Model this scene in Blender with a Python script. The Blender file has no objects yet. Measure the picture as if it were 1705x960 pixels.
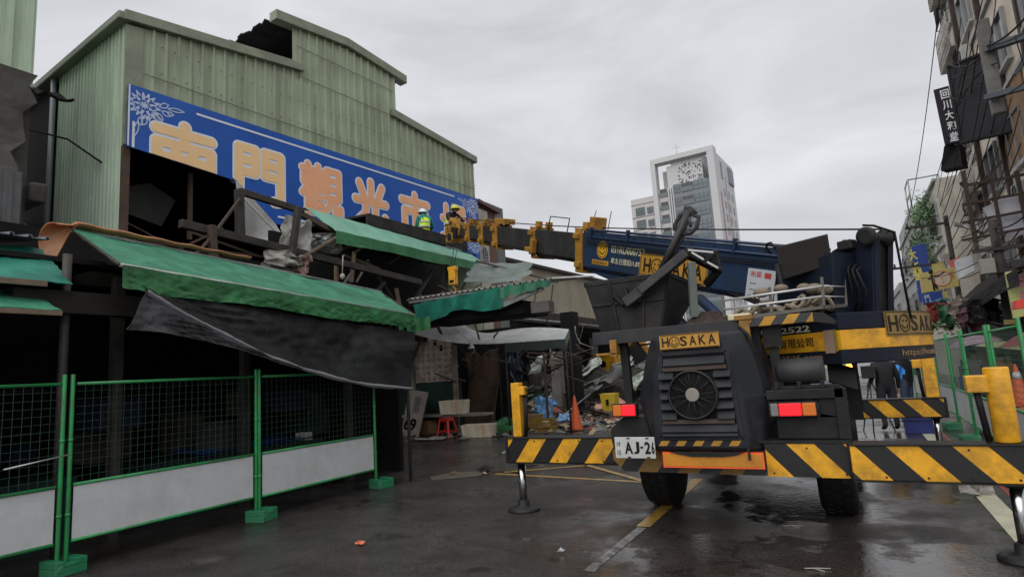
import bpy, bmesh, math, random
from mathutils import Vector as V, Matrix, noise as MN
RND = random.Random(11)
scene = bpy.context.scene
COL = scene.collection
rad = math.radians

# ---------------------------------------------------------------- camera
CAM_H, YAW, PITCH, ROLL, FPX = 1.7, rad(29.0), rad(8.2), rad(3.6), 1000.0
FWD = V((-math.sin(YAW) * math.cos(PITCH), math.cos(YAW) * math.cos(PITCH), math.sin(PITCH)))
RT0 = V((math.cos(YAW), math.sin(YAW), 0)); UP0 = RT0.cross(FWD)
RT = RT0 * math.cos(ROLL) - UP0 * math.sin(ROLL); UP = RT0 * math.sin(ROLL) + UP0 * math.cos(ROLL)
EYE = V((0, 0, CAM_H))
cam_data = bpy.data.cameras.new('camera'); cam = bpy.data.objects.new('camera', cam_data); COL.objects.link(cam)
cam_data.sensor_width = 36; cam_data.lens = FPX / 1705 * 36; cam_data.clip_start = 0.05; cam_data.clip_end = 3000
cam.matrix_world = Matrix(((RT.x, UP.x, -FWD.x, 0), (RT.y, UP.y, -FWD.y, 0), (RT.z, UP.z, -FWD.z, CAM_H), (0, 0, 0, 1)))
scene.camera = cam
# ---------------------------------------------------------------- sky, sun, exposure
world = bpy.data.worlds.new('World'); scene.world = world; world.use_nodes = True
wt = world.node_tree; wt.nodes.clear()
def wn(t, **k):
    n = wt.nodes.new(t)
    for a, b in k.items(): setattr(n, a, b)
    return n
wout = wn('ShaderNodeOutputWorld'); wbg = wn('ShaderNodeBackground'); wbg.inputs['Strength'].default_value = 0.0915
wsky = wn('ShaderNodeTexSky', sky_type='NISHITA', sun_disc=False, sun_elevation=rad(52), sun_rotation=rad(178), dust_density=4.0, air_density=1.5)
wtc = wn('ShaderNodeTexCoord'); wmap = wn('ShaderNodeMapping'); wmap.inputs['Scale'].default_value = (1.0, 1.0, 2.6)
wno = wn('ShaderNodeTexNoise'); wno.inputs['Scale'].default_value = 2.3; wno.inputs['Detail'].default_value = 6; wno.inputs['Roughness'].default_value = .55; wno.inputs['Distortion'].default_value = .5
wr = wn('ShaderNodeValToRGB'); e = wr.color_ramp.elements
e[0].position = .36; e[0].color = (4.75, 4.85, 5.1, 1); e[1].position = .68; e[1].color = (6.75, 6.85, 7.15, 1)
wmix = wn('ShaderNodeMix', data_type='RGBA'); wmix.inputs['Factor'].default_value = .96
L = wt.links.new
L(wtc.outputs['Generated'], wmap.inputs[0]); L(wmap.outputs[0], wno.inputs['Vector']); L(wno.outputs['Fac'], wr.inputs[0])
L(wsky.outputs[0], wmix.inputs['A']); L(wr.outputs[0], wmix.inputs['B']); L(wmix.outputs['Result'], wbg.inputs[0]); L(wbg.outputs[0], wout.inputs[0])
sun_d = bpy.data.lights.new('sun', 'SUN'); sun_d.energy = 1.5; sun_d.angle = rad(85); sun_d.color = (1, .985, .96)
sun = bpy.data.objects.new('sun', sun_d); COL.objects.link(sun)
sd = V((math.sin(rad(178)) * math.cos(rad(52)), math.cos(rad(178)) * math.cos(rad(52)), math.sin(rad(52))))
sun.rotation_euler = sd.to_track_quat('Z', 'Y').to_euler(); sun.location = (10, -30, 60)
vs = scene.view_settings; vs.view_transform = 'Standard'; vs.look = 'None'; vs.gamma = 1; vs.exposure = 0.4; vs.use_curve_mapping = False
scene.cycles.use_denoising = True
scene.cycles.max_bounces = 6; scene.cycles.diffuse_bounces = 3; scene.cycles.glossy_bounces = 3; scene.cycles.transmission_bounces = 3
scene.cycles.sample_clamp_indirect = 6

# ---------------------------------------------------------------- measuring helpers (world points seen at a photo pixel on a known plane)
def ray(x, y): return FWD + RT * ((x - 852.5) / FPX) - UP * ((y - 480.0) / FPX)
def PX(x, y, X): d = ray(x, y); return EYE + d * (X / d.x)
def PY(x, y, Y): d = ray(x, y); return EYE + d * (Y / d.y)
def PZ(x, y, Z=0): d = ray(x, y); return EYE + d * ((Z - CAM_H) / d.z)
def PD(x, y, D): return EYE + ray(x, y) * D
def PP(x, y, o, n): d = ray(x, y); return EYE + d * ((o - EYE).dot(n) / d.dot(n))

# ---------------------------------------------------------------- materials
MATS = {}
def srgb(r, g, b):
    f = lambda c: (c / 255 / 12.92) if c / 255 <= .04045 else ((c / 255 + .055) / 1.055) ** 2.4
    return (f(r), f(g), f(b))
def mat(name, col, rough=.6, metal=0., var=.18, scale=2.5, dirt=None, dirt_amt=.5, dirt_scale=1.2, streak=0., bump=0., bscale=40., trans=0., emit=None, estr=0., rough_var=.12, coat=0., alpha=None):
    if name in MATS: return MATS[name]
    m = bpy.data.materials.new(name); m.use_nodes = True; t = m.node_tree; N = t.nodes; Lk = t.links.new
    p = N['Principled BSDF']
    tc = N.new('ShaderNodeTexCoord')
    n1 = N.new('ShaderNodeTexNoise'); n1.inputs['Scale'].default_value = scale; n1.inputs['Detail'].default_value = 7; n1.inputs['Roughness'].default_value = .62
    Lk(tc.outputs['Object'], n1.inputs['Vector'])
    r1 = N.new('ShaderNodeValToRGB'); el = r1.color_ramp.elements
    el[0].position = .3; el[1].position = .7
    el[0].color = tuple(max(0, c * (1 - var)) for c in col) + (1,); el[1].color = tuple(min(1, c * (1 + var)) for c in col) + (1,)
    Lk(n1.outputs['Fac'], r1.inputs[0]); last = r1.outputs[0]
    if dirt:
        mp = N.new('ShaderNodeMapping'); Lk(tc.outputs['Object'], mp.inputs[0])
        if streak: mp.inputs['Scale'].default_value = (streak, streak, .25)
        n2 = N.new('ShaderNodeTexNoise'); n2.inputs['Scale'].default_value = dirt_scale; n2.inputs['Detail'].default_value = 9; n2.inputs['Roughness'].default_value = .7
        Lk(mp.outputs[0], n2.inputs['Vector'])
        r2 = N.new('ShaderNodeValToRGB'); r2.color_ramp.elements[0].position = .44; r2.color_ramp.elements[1].position = .72
        r2.color_ramp.elements[0].color = (0, 0, 0, 1); r2.color_ramp.elements[1].color = (dirt_amt,) * 3 + (1,)
        Lk(n2.outputs['Fac'], r2.inputs[0])
        mx = N.new('ShaderNodeMix'); mx.data_type = 'RGBA'; Lk(r2.outputs[0], mx.inputs['Factor']); Lk(last, mx.inputs['A']); mx.inputs['B'].default_value = tuple(dirt) + (1,)
        last = mx.outputs['Result']
    Lk(last, p.inputs['Base Color'])
    mr = N.new('ShaderNodeMapRange'); mr.inputs['To Min'].default_value = max(.02, rough - rough_var); mr.inputs['To Max'].default_value = min(1, rough + rough_var)
    Lk(n1.outputs['Fac'], mr.inputs['Value']); Lk(mr.outputs[0], p.inputs['Roughness'])
    p.inputs['Metallic'].default_value = metal
    if max(col) < .07 and rough > .3: p.inputs['Specular IOR Level'].default_value = .22   # matt grime
    if coat: p.inputs['Coat Weight'].default_value = coat; p.inputs['Coat Roughness'].default_value = .15
    if bump:
        n3 = N.new('ShaderNodeTexNoise'); n3.inputs['Scale'].default_value = bscale; n3.inputs['Detail'].default_value = 5; Lk(tc.outputs['Object'], n3.inputs['Vector'])
        b = N.new('ShaderNodeBump'); b.inputs['Strength'].default_value = bump; b.inputs['Distance'].default_value = .02; Lk(n3.outputs['Fac'], b.inputs['Height']); Lk(b.outputs[0], p.inputs['Normal'])
    if emit: p.inputs['Emission Color'].default_value = tuple(emit) + (1,); p.inputs['Emission Strength'].default_value = estr
    if trans:
        out = N['Material Output']; tr = N.new('ShaderNodeBsdfTranslucent'); Lk(last, tr.inputs['Color']); ms = N.new('ShaderNodeMixShader'); ms.inputs[0].default_value = trans
        Lk(p.outputs[0], ms.inputs[1]); Lk(tr.outputs[0], ms.inputs[2]); Lk(ms.outputs[0], out.inputs['Surface'])
    MATS[name] = m; return m
def stripes(name, ca, cb, axis, period, off=0., duty=.5, wear=.42):
    """diagonal hazard bands painted on the plate, in the object's own coordinates"""
    m = mat(name, ca, .45, 0, .12, 6, dirt=(.03, .027, .024), dirt_amt=wear + .25, dirt_scale=5)
    t = m.node_tree; N = t.nodes; Lk = t.links.new; p = N['Principled BSDF']
    tc = N.new('ShaderNodeTexCoord'); d = N.new('ShaderNodeVectorMath'); d.operation = 'DOT_PRODUCT'; d.inputs[1].default_value = tuple(a / period for a in axis)
    Lk(tc.outputs['Object'], d.inputs[0])
    a = N.new('ShaderNodeMath'); a.operation = 'ADD'; a.inputs[1].default_value = off + 100; Lk(d.outputs['Value'], a.inputs[0])
    f = N.new('ShaderNodeMath'); f.operation = 'FRACT'; Lk(a.outputs[0], f.inputs[0])
    g = N.new('ShaderNodeMath'); g.operation = 'GREATER_THAN'; g.inputs[1].default_value = duty; Lk(f.outputs[0], g.inputs[0])
    src = p.inputs['Base Color'].links[0].from_socket
    mx = N.new('ShaderNodeMix'); mx.data_type = 'RGBA'; Lk(g.outputs[0], mx.inputs['Factor']); Lk(src, mx.inputs['A']); mx.inputs['B'].default_value = tuple(cb) + (1,)
    Lk(mx.outputs['Result'], p.inputs['Base Color']); return m

# ---------------------------------------------------------------- objects
ROOTS = {}
def wloc(o):
    l = V((0, 0, 0))
    while o: l = l + o.location; o = o.parent
    return l
def tag(o, label=None, cat=None, group=None, kind=None):
    if label: o['label'] = label
    if cat: o['category'] = cat
    if group: o['group'] = group
    if kind: o['kind'] = kind
    return o
def thing(name, label, cat, loc=(0, 0, 0), group=None):
    o = bpy.data.objects.new(name, None); COL.objects.link(o); o.location = loc; o.empty_display_size = .2
    return tag(o, label, cat, group)
def copy_tree(o, parent=None):
    c = o.copy(); COL.objects.link(c); c.parent = parent
    for ch in list(o.children): copy_tree(ch, c)
    return c

class MB:
    def __init__(s, M=None): s.v = []; s.f = []; s.sm = []; s.M = M
    def add(s, vs, fs, smooth=False):
        b = len(s.v); s.v += [V(p) for p in vs]; s.f += [tuple(i + b for i in f) for f in fs]; s.sm += [smooth] * len(fs); return s
    def hexa(s, p): return s.add(p, [(0, 3, 2, 1), (4, 5, 6, 7), (0, 1, 5, 4), (1, 2, 6, 5), (2, 3, 7, 6), (3, 0, 4, 7)])
    def box(s, x0, x1, y0, y1, z0, z1):
        return s.hexa([(x0, y0, z0), (x1, y0, z0), (x1, y1, z0), (x0, y1, z0), (x0, y0, z1), (x1, y0, z1), (x1, y1, z1), (x0, y1, z1)])
    def obox(s, c, size, ax, ay, az=None):
        c = V(c); ax = V(ax).normalized(); ay = V(ay).normalized(); az = V(az).normalized() if az else ax.cross(ay)
        hx, hy, hz = [k / 2 for k in size]
        return s.hexa([c + ax * (i * hx) + ay * (j * hy) + az * (k * hz) for k in (-1, 1) for i, j in ((-1, -1), (1, -1), (1, 1), (-1, 1))])
    def beam(s, a, b, w, h, up=(0, 0, 1)):
        a = V(a); b = V(b); d = (b - a); l = d.length; d.normalize(); upv = V(up)
        if abs(d.dot(upv)) > .98: upv = V((0, 1, 0))
        sd_ = d.cross(upv).normalized(); u2 = sd_.cross(d)
        return s.obox((a + b) / 2, (l, w, h), d, sd_, u2)
    def tube(s, pts, r, n=8, caps=True, smooth=True):
        pts = [V(p) for p in pts]; rs = r if isinstance(r, (list, tuple)) else [r] * len(pts); base = len(s.v); prev = None
        for i, p in enumerate(pts):
            d = (pts[min(i + 1, len(pts) - 1)] - pts[max(i - 1, 0)]).normalized()
            if prev is None: a = d.orthogonal().normalized()
            else: a = (prev - d * prev.dot(d)); a = a.normalized() if a.length > 1e-6 else d.orthogonal().normalized()
            prev = a; b = d.cross(a)
            for k in range(n): t = 2 * math.pi * k / n; s.v.append(p + (a * math.cos(t) + b * math.sin(t)) * rs[i])
        for i in range(len(pts) - 1):
            for k in range(n):
                k2 = (k + 1) % n; q = base + i * n
                s.f.append((q + k, q + k2, q + n + k2, q + n + k)); s.sm.append(smooth)
        if caps:
            s.f.append(tuple(base + k for k in reversed(range(n)))); s.sm.append(False)
            q = base + (len(pts) - 1) * n; s.f.append(tuple(q + k for k in range(n))); s.sm.append(False)
        return s
    def cyl(s, a, b, r, r2=None, n=20): return s.tube([a, b], [r, r if r2 is None else r2], n)
    def ring(s, c, ax, R, r, n=28, m=6):
        ax = V(ax).normalized(); a = ax.orthogonal().normalized(); b = ax.cross(a); c = V(c); base = len(s.v)
        for i in range(n):
            t = 2 * math.pi * i / n; e = a * math.cos(t) + b * math.sin(t)
            for k in range(m): q = 2 * math.pi * k / m; s.v.append(c + e * (R + r * math.cos(q)) + ax * (r * math.sin(q)))
        for i in range(n):
            for k in range(m):
                i2 = (i + 1) % n; k2 = (k + 1) % m
                s.f.append((base + i * m + k, base + i2 * m + k, base + i2 * m + k2, base + i * m + k2)); s.sm.append(True)
        return s
    def lathe(s, c, prof, ax=(0, 0, 1), n=24):
        ax = V(ax).normalized(); a = ax.orthogonal().normalized(); b = ax.cross(a); c = V(c); base = len(s.v)
        for r, h in prof:
            for k in range(n): t = 2 * math.pi * k / n; s.v.append(c + ax * h + (a * math.cos(t) + b * math.sin(t)) * r)
        for i in range(len(prof) - 1):
            for k in range(n): k2 = (k + 1) % n; q = base + i * n; s.f.append((q + k, q + k2, q + n + k2, q + n + k)); s.sm.append(True)
        s.f.append(tuple(base + k for k in reversed(range(n)))); s.sm.append(False)
        q = base + (len(prof) - 1) * n; s.f.append(tuple(q + k for k in range(n))); s.sm.append(False)
        return s
    def ball(s, c, r, n=12, sc=(1, 1, 1)):
        c = V(c); base = len(s.v); m = n // 2
        for i in range(m + 1):
            a = math.pi * i / m
            for k in range(n): t = 2 * math.pi * k / n; s.v.append(c + V((math.sin(a) * math.cos(t) * sc[0], math.sin(a) * math.sin(t) * sc[1], math.cos(a) * sc[2])) * r)
        for i in range(m):
            for k in range(n): k2 = (k + 1) % n; q = base + i * n; s.f.append((q + k, q + n + k, q + n + k2, q + k2)); s.sm.append(True)
        return s
    def prism(s, poly, off):
        """polygon (3-D points) pulled along the vector off"""
        off = V(off); n = len(poly); a = [V(p) for p in poly]; b = [p + off for p in a]
        return s.add(a + b, [tuple(reversed(range(n))), tuple(range(n, 2 * n))] + [(i, (i + 1) % n, n + (i + 1) % n, n + i) for i in range(n)])
    def loft(s, rings, smooth=False):
        base = len(s.v); n = len(rings[0])
        for r in rings: s.v += [V(p) for p in r]
        for i in range(len(rings) - 1):
            for k in range(n): k2 = (k + 1) % n; q = base + i * n; s.f.append((q + k, q + k2, q + n + k2, q + n + k)); s.sm.append(smooth)
        s.f.append(tuple(base + k for k in reversed(range(n)))); s.sm.append(False)
        q = base + (len(rings) - 1) * n; s.f.append(tuple(q + k for k in range(n))); s.sm.append(False)
        return s
    def grid(s, fn, nu, nv, smooth=True):
        base = len(s.v)
        for i in range(nu + 1):
            for j in range(nv + 1): s.v.append(V(fn(i / nu, j / nv)))
        for i in range(nu):
            for j in range(nv): q = base + i * (nv + 1) + j; s.f.append((q, q + nv + 1, q + nv + 2, q + 1)); s.sm.append(smooth)
        return s
    def build(s, name, m, parent=None, bevel=0, solid=0, label=None, fix=True, mats=None, fmat=None):
        pts = [s.M @ p for p in s.v] if s.M else s.v
        if parent is None:
            xs = [p.x for p in pts]; ys = [p.y for p in pts]; zs = [p.z for p in pts]
            loc = V(((min(xs) + max(xs)) / 2, (min(ys) + max(ys)) / 2, min(zs))); off = loc
        else: loc = V((0, 0, 0)); off = wloc(parent)
        me = bpy.data.meshes.new(name); me.from_pydata([p - off for p in pts], [], s.f); me.polygons.foreach_set('use_smooth', s.sm)
        if fix:
            bm = bmesh.new(); bm.from_mesh(me); bmesh.ops.recalc_face_normals(bm, faces=bm.faces); bm.to_mesh(me); bm.free()
        if mats:
            for q in mats: me.materials.append(q)
            me.polygons.foreach_set('material_index', fmat)
        else: me.materials.append(m)
        me.update()
        o = bpy.data.objects.new(name, me); COL.objects.link(o); o.parent = parent; o.location = loc
        if solid: q = o.modifiers.new('thick', 'SOLIDIFY'); q.thickness = solid; q.offset = 0; es = o.modifiers.new('hard_rim', 'EDGE_SPLIT'); es.split_angle = rad(50)
        if bevel: q = o.modifiers.new('edge', 'BEVEL'); q.width = bevel; q.segments = 2; q.limit_method = 'ANGLE'; q.angle_limit = rad(35); q.harden_normals = False
        if label: o['label'] = label
        return o

def frame(o, e1, e2): # plane map (x, y, height above plane) -> world
    o = V(o); e1 = V(e1).normalized(); e2 = V(e2); e2 = (e2 - e1 * e2.dot(e1)).normalized(); n = e1.cross(e2)
    return lambda x, y, z=0: o + e1 * x + e2 * y + n * z
def txt(mb, s, fm, x, y, w, h, z=.003, depth=.004, bold=0.):
    """lettering inside the box x..x+w, y..y+h of the plane fm"""
    c = bpy.data.curves.new('lettering', 'FONT'); c.body = s; c.size = 1; c.extrude = .5; c.offset = bold; c.resolution_u = 3
    o = bpy.data.objects.new('lettering', c); COL.objects.link(o); bpy.context.view_layer.update()
    me = bpy.data.meshes.new_from_object(o.evaluated_get(bpy.context.evaluated_depsgraph_get()))
    xs = [v.co.x for v in me.vertices]; ys = [v.co.y for v in me.vertices]
    if xs:
        x0, y0 = min(xs), min(ys); sx = w / max(1e-6, max(xs) - x0); sy = h / max(1e-6, max(ys) - y0)
        mb.add([fm(x + (v.co.x - x0) * sx, y + (v.co.y - y0) * sy, z + (v.co.z + .5) * depth) for v in me.vertices], [tuple(p.vertices) for p in me.polygons])
    bpy.data.objects.remove(o); bpy.data.curves.remove(c); bpy.data.meshes.remove(me)
def plate(mb, fm, x, y, w, h, z=0., d=.01, n=1):
    for i in range(n):
        a, b = x + w * i / n, x + w * (i + 1) / n
        mb.hexa([fm(a, y, z), fm(b, y, z), fm(b, y + h, z), fm(a, y + h, z), fm(a, y, z + d), fm(b, y, z + d), fm(b, y + h, z + d), fm(a, y + h, z + d)])
def stroke(mb, fm, pts, r, z, d, n=10):
    """round-ended brush strokes standing slightly proud of the plane fm"""
    for k, (a, b) in enumerate(zip(pts[:-1], pts[1:])):
        dx, dy = b[0] - a[0], b[1] - a[1]; an = math.atan2(dy, dx); out = []
        for i in range(n + 1): t = an + math.pi / 2 + math.pi * i / n; out.append((a[0] + r * math.cos(t), a[1] + r * math.sin(t)))
        for i in range(n + 1): t = an - math.pi / 2 + math.pi * i / n; out.append((b[0] + r * math.cos(t), b[1] + r * math.sin(t)))
        zz = z + RND.uniform(0, .004)
        mb.prism([fm(px, py, zz) for px, py in out], fm(0, 0, d) - fm(0, 0, 0))
def disc(mb, fm, x, y, r, z, d, n=24, a0=0, a1=2 * math.pi, sx=1):
    mb.prism([fm(x + r * sx * math.cos(a0 + (a1 - a0) * i / n), y + r * math.sin(a0 + (a1 - a0) * i / n), z) for i in range(n)], fm(0, 0, d) - fm(0, 0, 0))
def annulus(mb, fm, x, y, r0, r1, z, d, n=28, a0=0, a1=2 * math.pi):
    for i in range(n):
        t0, t1 = a0 + (a1 - a0) * i / n, a0 + (a1 - a0) * (i + 1) / n
        q = [(r0, t0), (r1, t0), (r1, t1), (r0, t1)]
        mb.hexa([fm(x + r * math.cos(t), y + r * math.sin(t), zz) for zz in (z, z + d) for r, t in q])
def smiley(mb, fm, x, y, r, z=.003, d=.003, w=.1):
    annulus(mb, fm, x, y, r * (1 - w), r, z, d)
    for s_ in (-1, 1): disc(mb, fm, x + s_ * r * .32, y + r * .25, r * .14, z, d, 12, sx=.75)
    annulus(mb, fm, x, y + r * .02, r * .5, r * .62, z, d, 14, math.pi * 1.08, math.pi * 1.92)
def brand(mb, fm, x, y, w, h, bold=.02, z=.003, d=.004, cut=6):
    """H, a smiling face for the O, S A K A"""
    p = w / 6.0; lw = p * .74
    for i, ch in enumerate('H SAKA'[:cut]):
        if ch == ' ': smiley(mb, fm, x + p * i + lw / 2, y + h / 2, h * .56, z, d, .13)
        else: txt(mb, ch, fm, x + p * i, y, lw, h, z, d, bold)
def cloth_mat(name, col, **k):
    k.setdefault('rough', .45); k.setdefault('trans', .3); k.setdefault('var', .22); k.setdefault('bump', .25); k.setdefault('bscale', 9.)
    return mat(name, col, **k)
def wob(u, v, a=1.): # gentle cloth unevenness
    return a * (math.sin(u * 17 + v * 5) * .4 + math.sin(u * 41 + v * 11 + 1.3) * .25 + math.sin(u * 73 - v * 17 + .4) * .15 + math.sin(u * 7.3 + 2 * v) * .5)
# ================================================================= ground
def wet_asphalt():
    m = mat('wet_asphalt', (.036, .032, .030), .3, 0, .55, 1.3, dirt=(.022, .0145, .0095), dirt_amt=.85, dirt_scale=.45)
    t = m.node_tree; N = t.nodes; Lk = t.links.new; p = N['Principled BSDF']; tc = N.new('ShaderNodeTexCoord')
    big = N.new('ShaderNodeTexNoise'); big.inputs['Scale'].default_value = .8; big.inputs['Detail'].default_value = 6; big.inputs['Roughness'].default_value = .6; Lk(tc.outputs['Object'], big.inputs['Vector'])
    rr = N.new('ShaderNodeValToRGB'); rr.color_ramp.elements[0].position = .4; rr.color_ramp.elements[0].color = (.03,) * 3 + (1,); rr.color_ramp.elements[1].position = .6; rr.color_ramp.elements[1].color = (.24,) * 3 + (1,)
    # the crown of the road by the stalls drains and stays rough; the wheel tracks hold a film of water
    sx = N.new('ShaderNodeSeparateXYZ'); Lk(tc.outputs['Object'], sx.inputs[0])
    gx = N.new('ShaderNodeMapRange'); gx.interpolation_type = 'SMOOTHSTEP'; gx.inputs['From Min'].default_value = -3.6; gx.inputs['From Max'].default_value = -1.4; gx.inputs['To Min'].default_value = .05; gx.inputs['To Max'].default_value = -.1; Lk(sx.outputs['X'], gx.inputs['Value'])
    dry = N.new('ShaderNodeMath'); dry.operation = 'ADD'; Lk(big.outputs['Fac'], dry.inputs[0]); Lk(gx.outputs[0], dry.inputs[1])
    Lk(dry.outputs[0], rr.inputs[0]); Lk(rr.outputs[0], p.inputs['Roughness'])
    f1 = N.new('ShaderNodeTexNoise'); f1.inputs['Scale'].default_value = 34; f1.inputs['Detail'].default_value = 4; f1.inputs['Roughness'].default_value = .7; Lk(tc.outputs['Object'], f1.inputs['Vector'])
    f2 = N.new('ShaderNodeTexNoise'); f2.inputs['Scale'].default_value = 5; f2.inputs['Detail'].default_value = 5; Lk(tc.outputs['Object'], f2.inputs['Vector'])
    f3 = N.new('ShaderNodeTexNoise'); f3.inputs['Scale'].default_value = 15; f3.inputs['Detail'].default_value = 4; Lk(tc.outputs['Object'], f3.inputs['Vector'])
    b1 = N.new('ShaderNodeBump'); b1.inputs['Distance'].default_value = .035; Lk(f1.outputs['Fac'], b1.inputs['Height'])
    ms = N.new('ShaderNodeMapRange'); ms.inputs['From Min'].default_value = .4; ms.inputs['From Max'].default_value = .58; ms.inputs['To Min'].default_value = .06; ms.inputs['To Max'].default_value = 1.0; Lk(dry.outputs[0], ms.inputs['Value']); Lk(ms.outputs[0], b1.inputs['Strength'])
    b2 = N.new('ShaderNodeBump'); b2.inputs['Distance'].default_value = .02; b2.inputs['Strength'].default_value = .12; Lk(f2.outputs['Fac'], b2.inputs['Height']); Lk(b1.outputs[0], b2.inputs['Normal'])
    b3 = N.new('ShaderNodeBump'); b3.inputs['Distance'].default_value = .02; b3.inputs['Strength'].default_value = .11; Lk(f3.outputs['Fac'], b3.inputs['Height']); Lk(b2.outputs[0], b3.inputs['Normal'])
    Lk(b3.outputs[0], p.inputs['Normal'])
    # stones of the worn surface: pale chips among dark binder
    sp = N.new('ShaderNodeTexNoise'); sp.inputs['Scale'].default_value = 38; sp.inputs['Detail'].default_value = 5; sp.inputs['Roughness'].default_value = .8; Lk(tc.outputs['Object'], sp.inputs['Vector'])
    src = p.inputs['Base Color'].links[0].from_socket
    mr = N.new('ShaderNodeMapRange'); mr.inputs['From Min'].default_value = .36; mr.inputs['From Max'].default_value = .66; mr.inputs['To Min'].default_value = .12; mr.inputs['To Max'].default_value = 2.6; Lk(sp.outputs['Fac'], mr.inputs['Value'])
    ck = N.new('ShaderNodeTexVoronoi'); ck.feature = 'DISTANCE_TO_EDGE'; ck.inputs['Scale'].default_value = .42; wv = N.new('ShaderNodeVectorMath'); wv.operation = 'MULTIPLY_ADD'; Lk(f2.outputs['Color'], wv.inputs[0]); wv.inputs[1].default_value = (.5, .5, 0); Lk(tc.outputs['Object'], wv.inputs[2]); Lk(wv.outputs[0], ck.inputs['Vector'])
    cm = N.new('ShaderNodeMapRange'); cm.inputs['From Min'].default_value = .003; cm.inputs['From Max'].default_value = .012; cm.inputs['To Min'].default_value = .62; cm.inputs['To Max'].default_value = 1; Lk(ck.outputs['Distance'], cm.inputs['Value'])
    mm = N.new('ShaderNodeMath'); mm.operation = 'MULTIPLY'; Lk(mr.outputs[0], mm.inputs[0]); Lk(cm.outputs[0], mm.inputs[1])
    mx = N.new('ShaderNodeVectorMath'); mx.operation = 'SCALE'; Lk(src, mx.inputs[0]); Lk(mm.outputs[0], mx.inputs['Scale']); Lk(mx.outputs[0], p.inputs['Base Color'])
    p.inputs['Specular IOR Level'].default_value = .62
    return m
def sheet(name, pts, m, z, kind='structure'):
    mb = MB(); mb.add([(x, y, z) for x, y in pts], [tuple(range(len(pts)))]); o = mb.build(name, m); return tag(o, kind=kind)
sheet('road', [(-400, -60), (400, -60), (400, 900), (-400, 900)], wet_asphalt(), 0)
def worn_paint(name, col, keep):
    m = mat(name, col, .35, 0, .2, 4); t = m.node_tree; N = t.nodes; Lk = t.links.new; p = N['Principled BSDF']; tc = N.new('ShaderNodeTexCoord')
    n = N.new('ShaderNodeTexNoise'); n.inputs['Scale'].default_value = 7; n.inputs['Detail'].default_value = 9; n.inputs['Roughness'].default_value = .75; Lk(tc.outputs['Object'], n.inputs['Vector'])
    r = N.new('ShaderNodeValToRGB'); r.color_ramp.elements[0].position = keep; r.color_ramp.elements[1].position = keep + .16; Lk(n.outputs['Fac'], r.inputs[0])
    src = p.inputs['Base Color'].links[0].from_socket; mx = N.new('ShaderNodeMix'); mx.data_type = 'RGBA'; Lk(r.outputs[0], mx.inputs['Factor']); Lk(src, mx.inputs['A']); mx.inputs['B'].default_value = (.035, .033, .032, 1)
    Lk(mx.outputs['Result'], p.inputs['Base Color']); return m
yel_p = worn_paint('worn_yellow_paint', (.42, .25, .05), .5); wht_p = worn_paint('worn_white_paint', (.24, .24, .24), .4); pale_p = worn_paint('pale_road_patch', (.13, .115, .095), .55); cream_p = worn_paint('cream_edge_paint', (.48, .46, .34), .62)
def strip(a, b, w): # a road line from a to b
    a = V(a).to_2d(); b = V(b).to_2d(); d = (b - a).normalized(); n = V((-d.y, d.x)) * w / 2
    return [a - n, b - n, b + n, a + n]
sheet('road_marking', strip((-2.2, 5.0, 0), (-2.2, 6.5, 0), .1), wht_p, .004)
sheet('road_marking', strip((-2.2, 6.54, 0), (-2.24, 9.4, 0), .15), yel_p, .004)
sheet('road_marking', strip((-2.24, 12.4, 0), (-2.3, 15.4, 0), .15), yel_p, .004)
sheet('road_marking', strip((-2.3, 18.4, 0), (-2.3, 21.4, 0), .15), yel_p, .004)
sheet('road_marking', strip((-5.75, 9.35, 0), (-2.35, 8.95, 0), .1), yel_p, .004)
sheet('road_marking', strip((-5.65, 9.5, 0), (-3.2, 11.3, 0), .1), yel_p, .008)
sheet('road_marking', strip((-5.0, 10.9, 0), (-2.8, 8.9, 0), .1), yel_p, .012)
sheet('lane_floor_sheen', [(-10.4, 15.6), (-2.6, 16.6), (-2.6, 24), (-12, 24)], mat('lane_sky_sheen_grey', (.2, .2, .2), .22, 0, .25, 1.2, dirt=(.07, .065, .06), dirt_amt=.7, dirt_scale=1.2, bump=.15), .004)  # pale grey sheet; the sky's reflection on the lane is put into its colour
sheet('road_patch', [(-6.55, 8.55), (-5.95, 9.1), (-6.0, 9.65), (-6.7, 9.35), (-6.85, 8.9)], pale_p, .004)
sheet('road_marking', strip((1.12, 5.2, 0), (1.12, 32, 0), .2), cream_p, .004)
sheet('road_marking', strip((1.36, 5.2, 0), (1.36, 32, 0), .06), worn_paint('worn_red_paint', (.3, .04, .03), .5), .004)

# pavement with a kerb on the right hand side, beyond the fence
pav = MB(); pav.box(3.1, 5.0, 4, 120, -.05, .12)
tag(pav.build('pavement', mat('pavement_concrete', (.16, .155, .15), .35, 0, .3, 2, dirt=(.06, .055, .05), bump=.2)), kind='structure')

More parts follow.
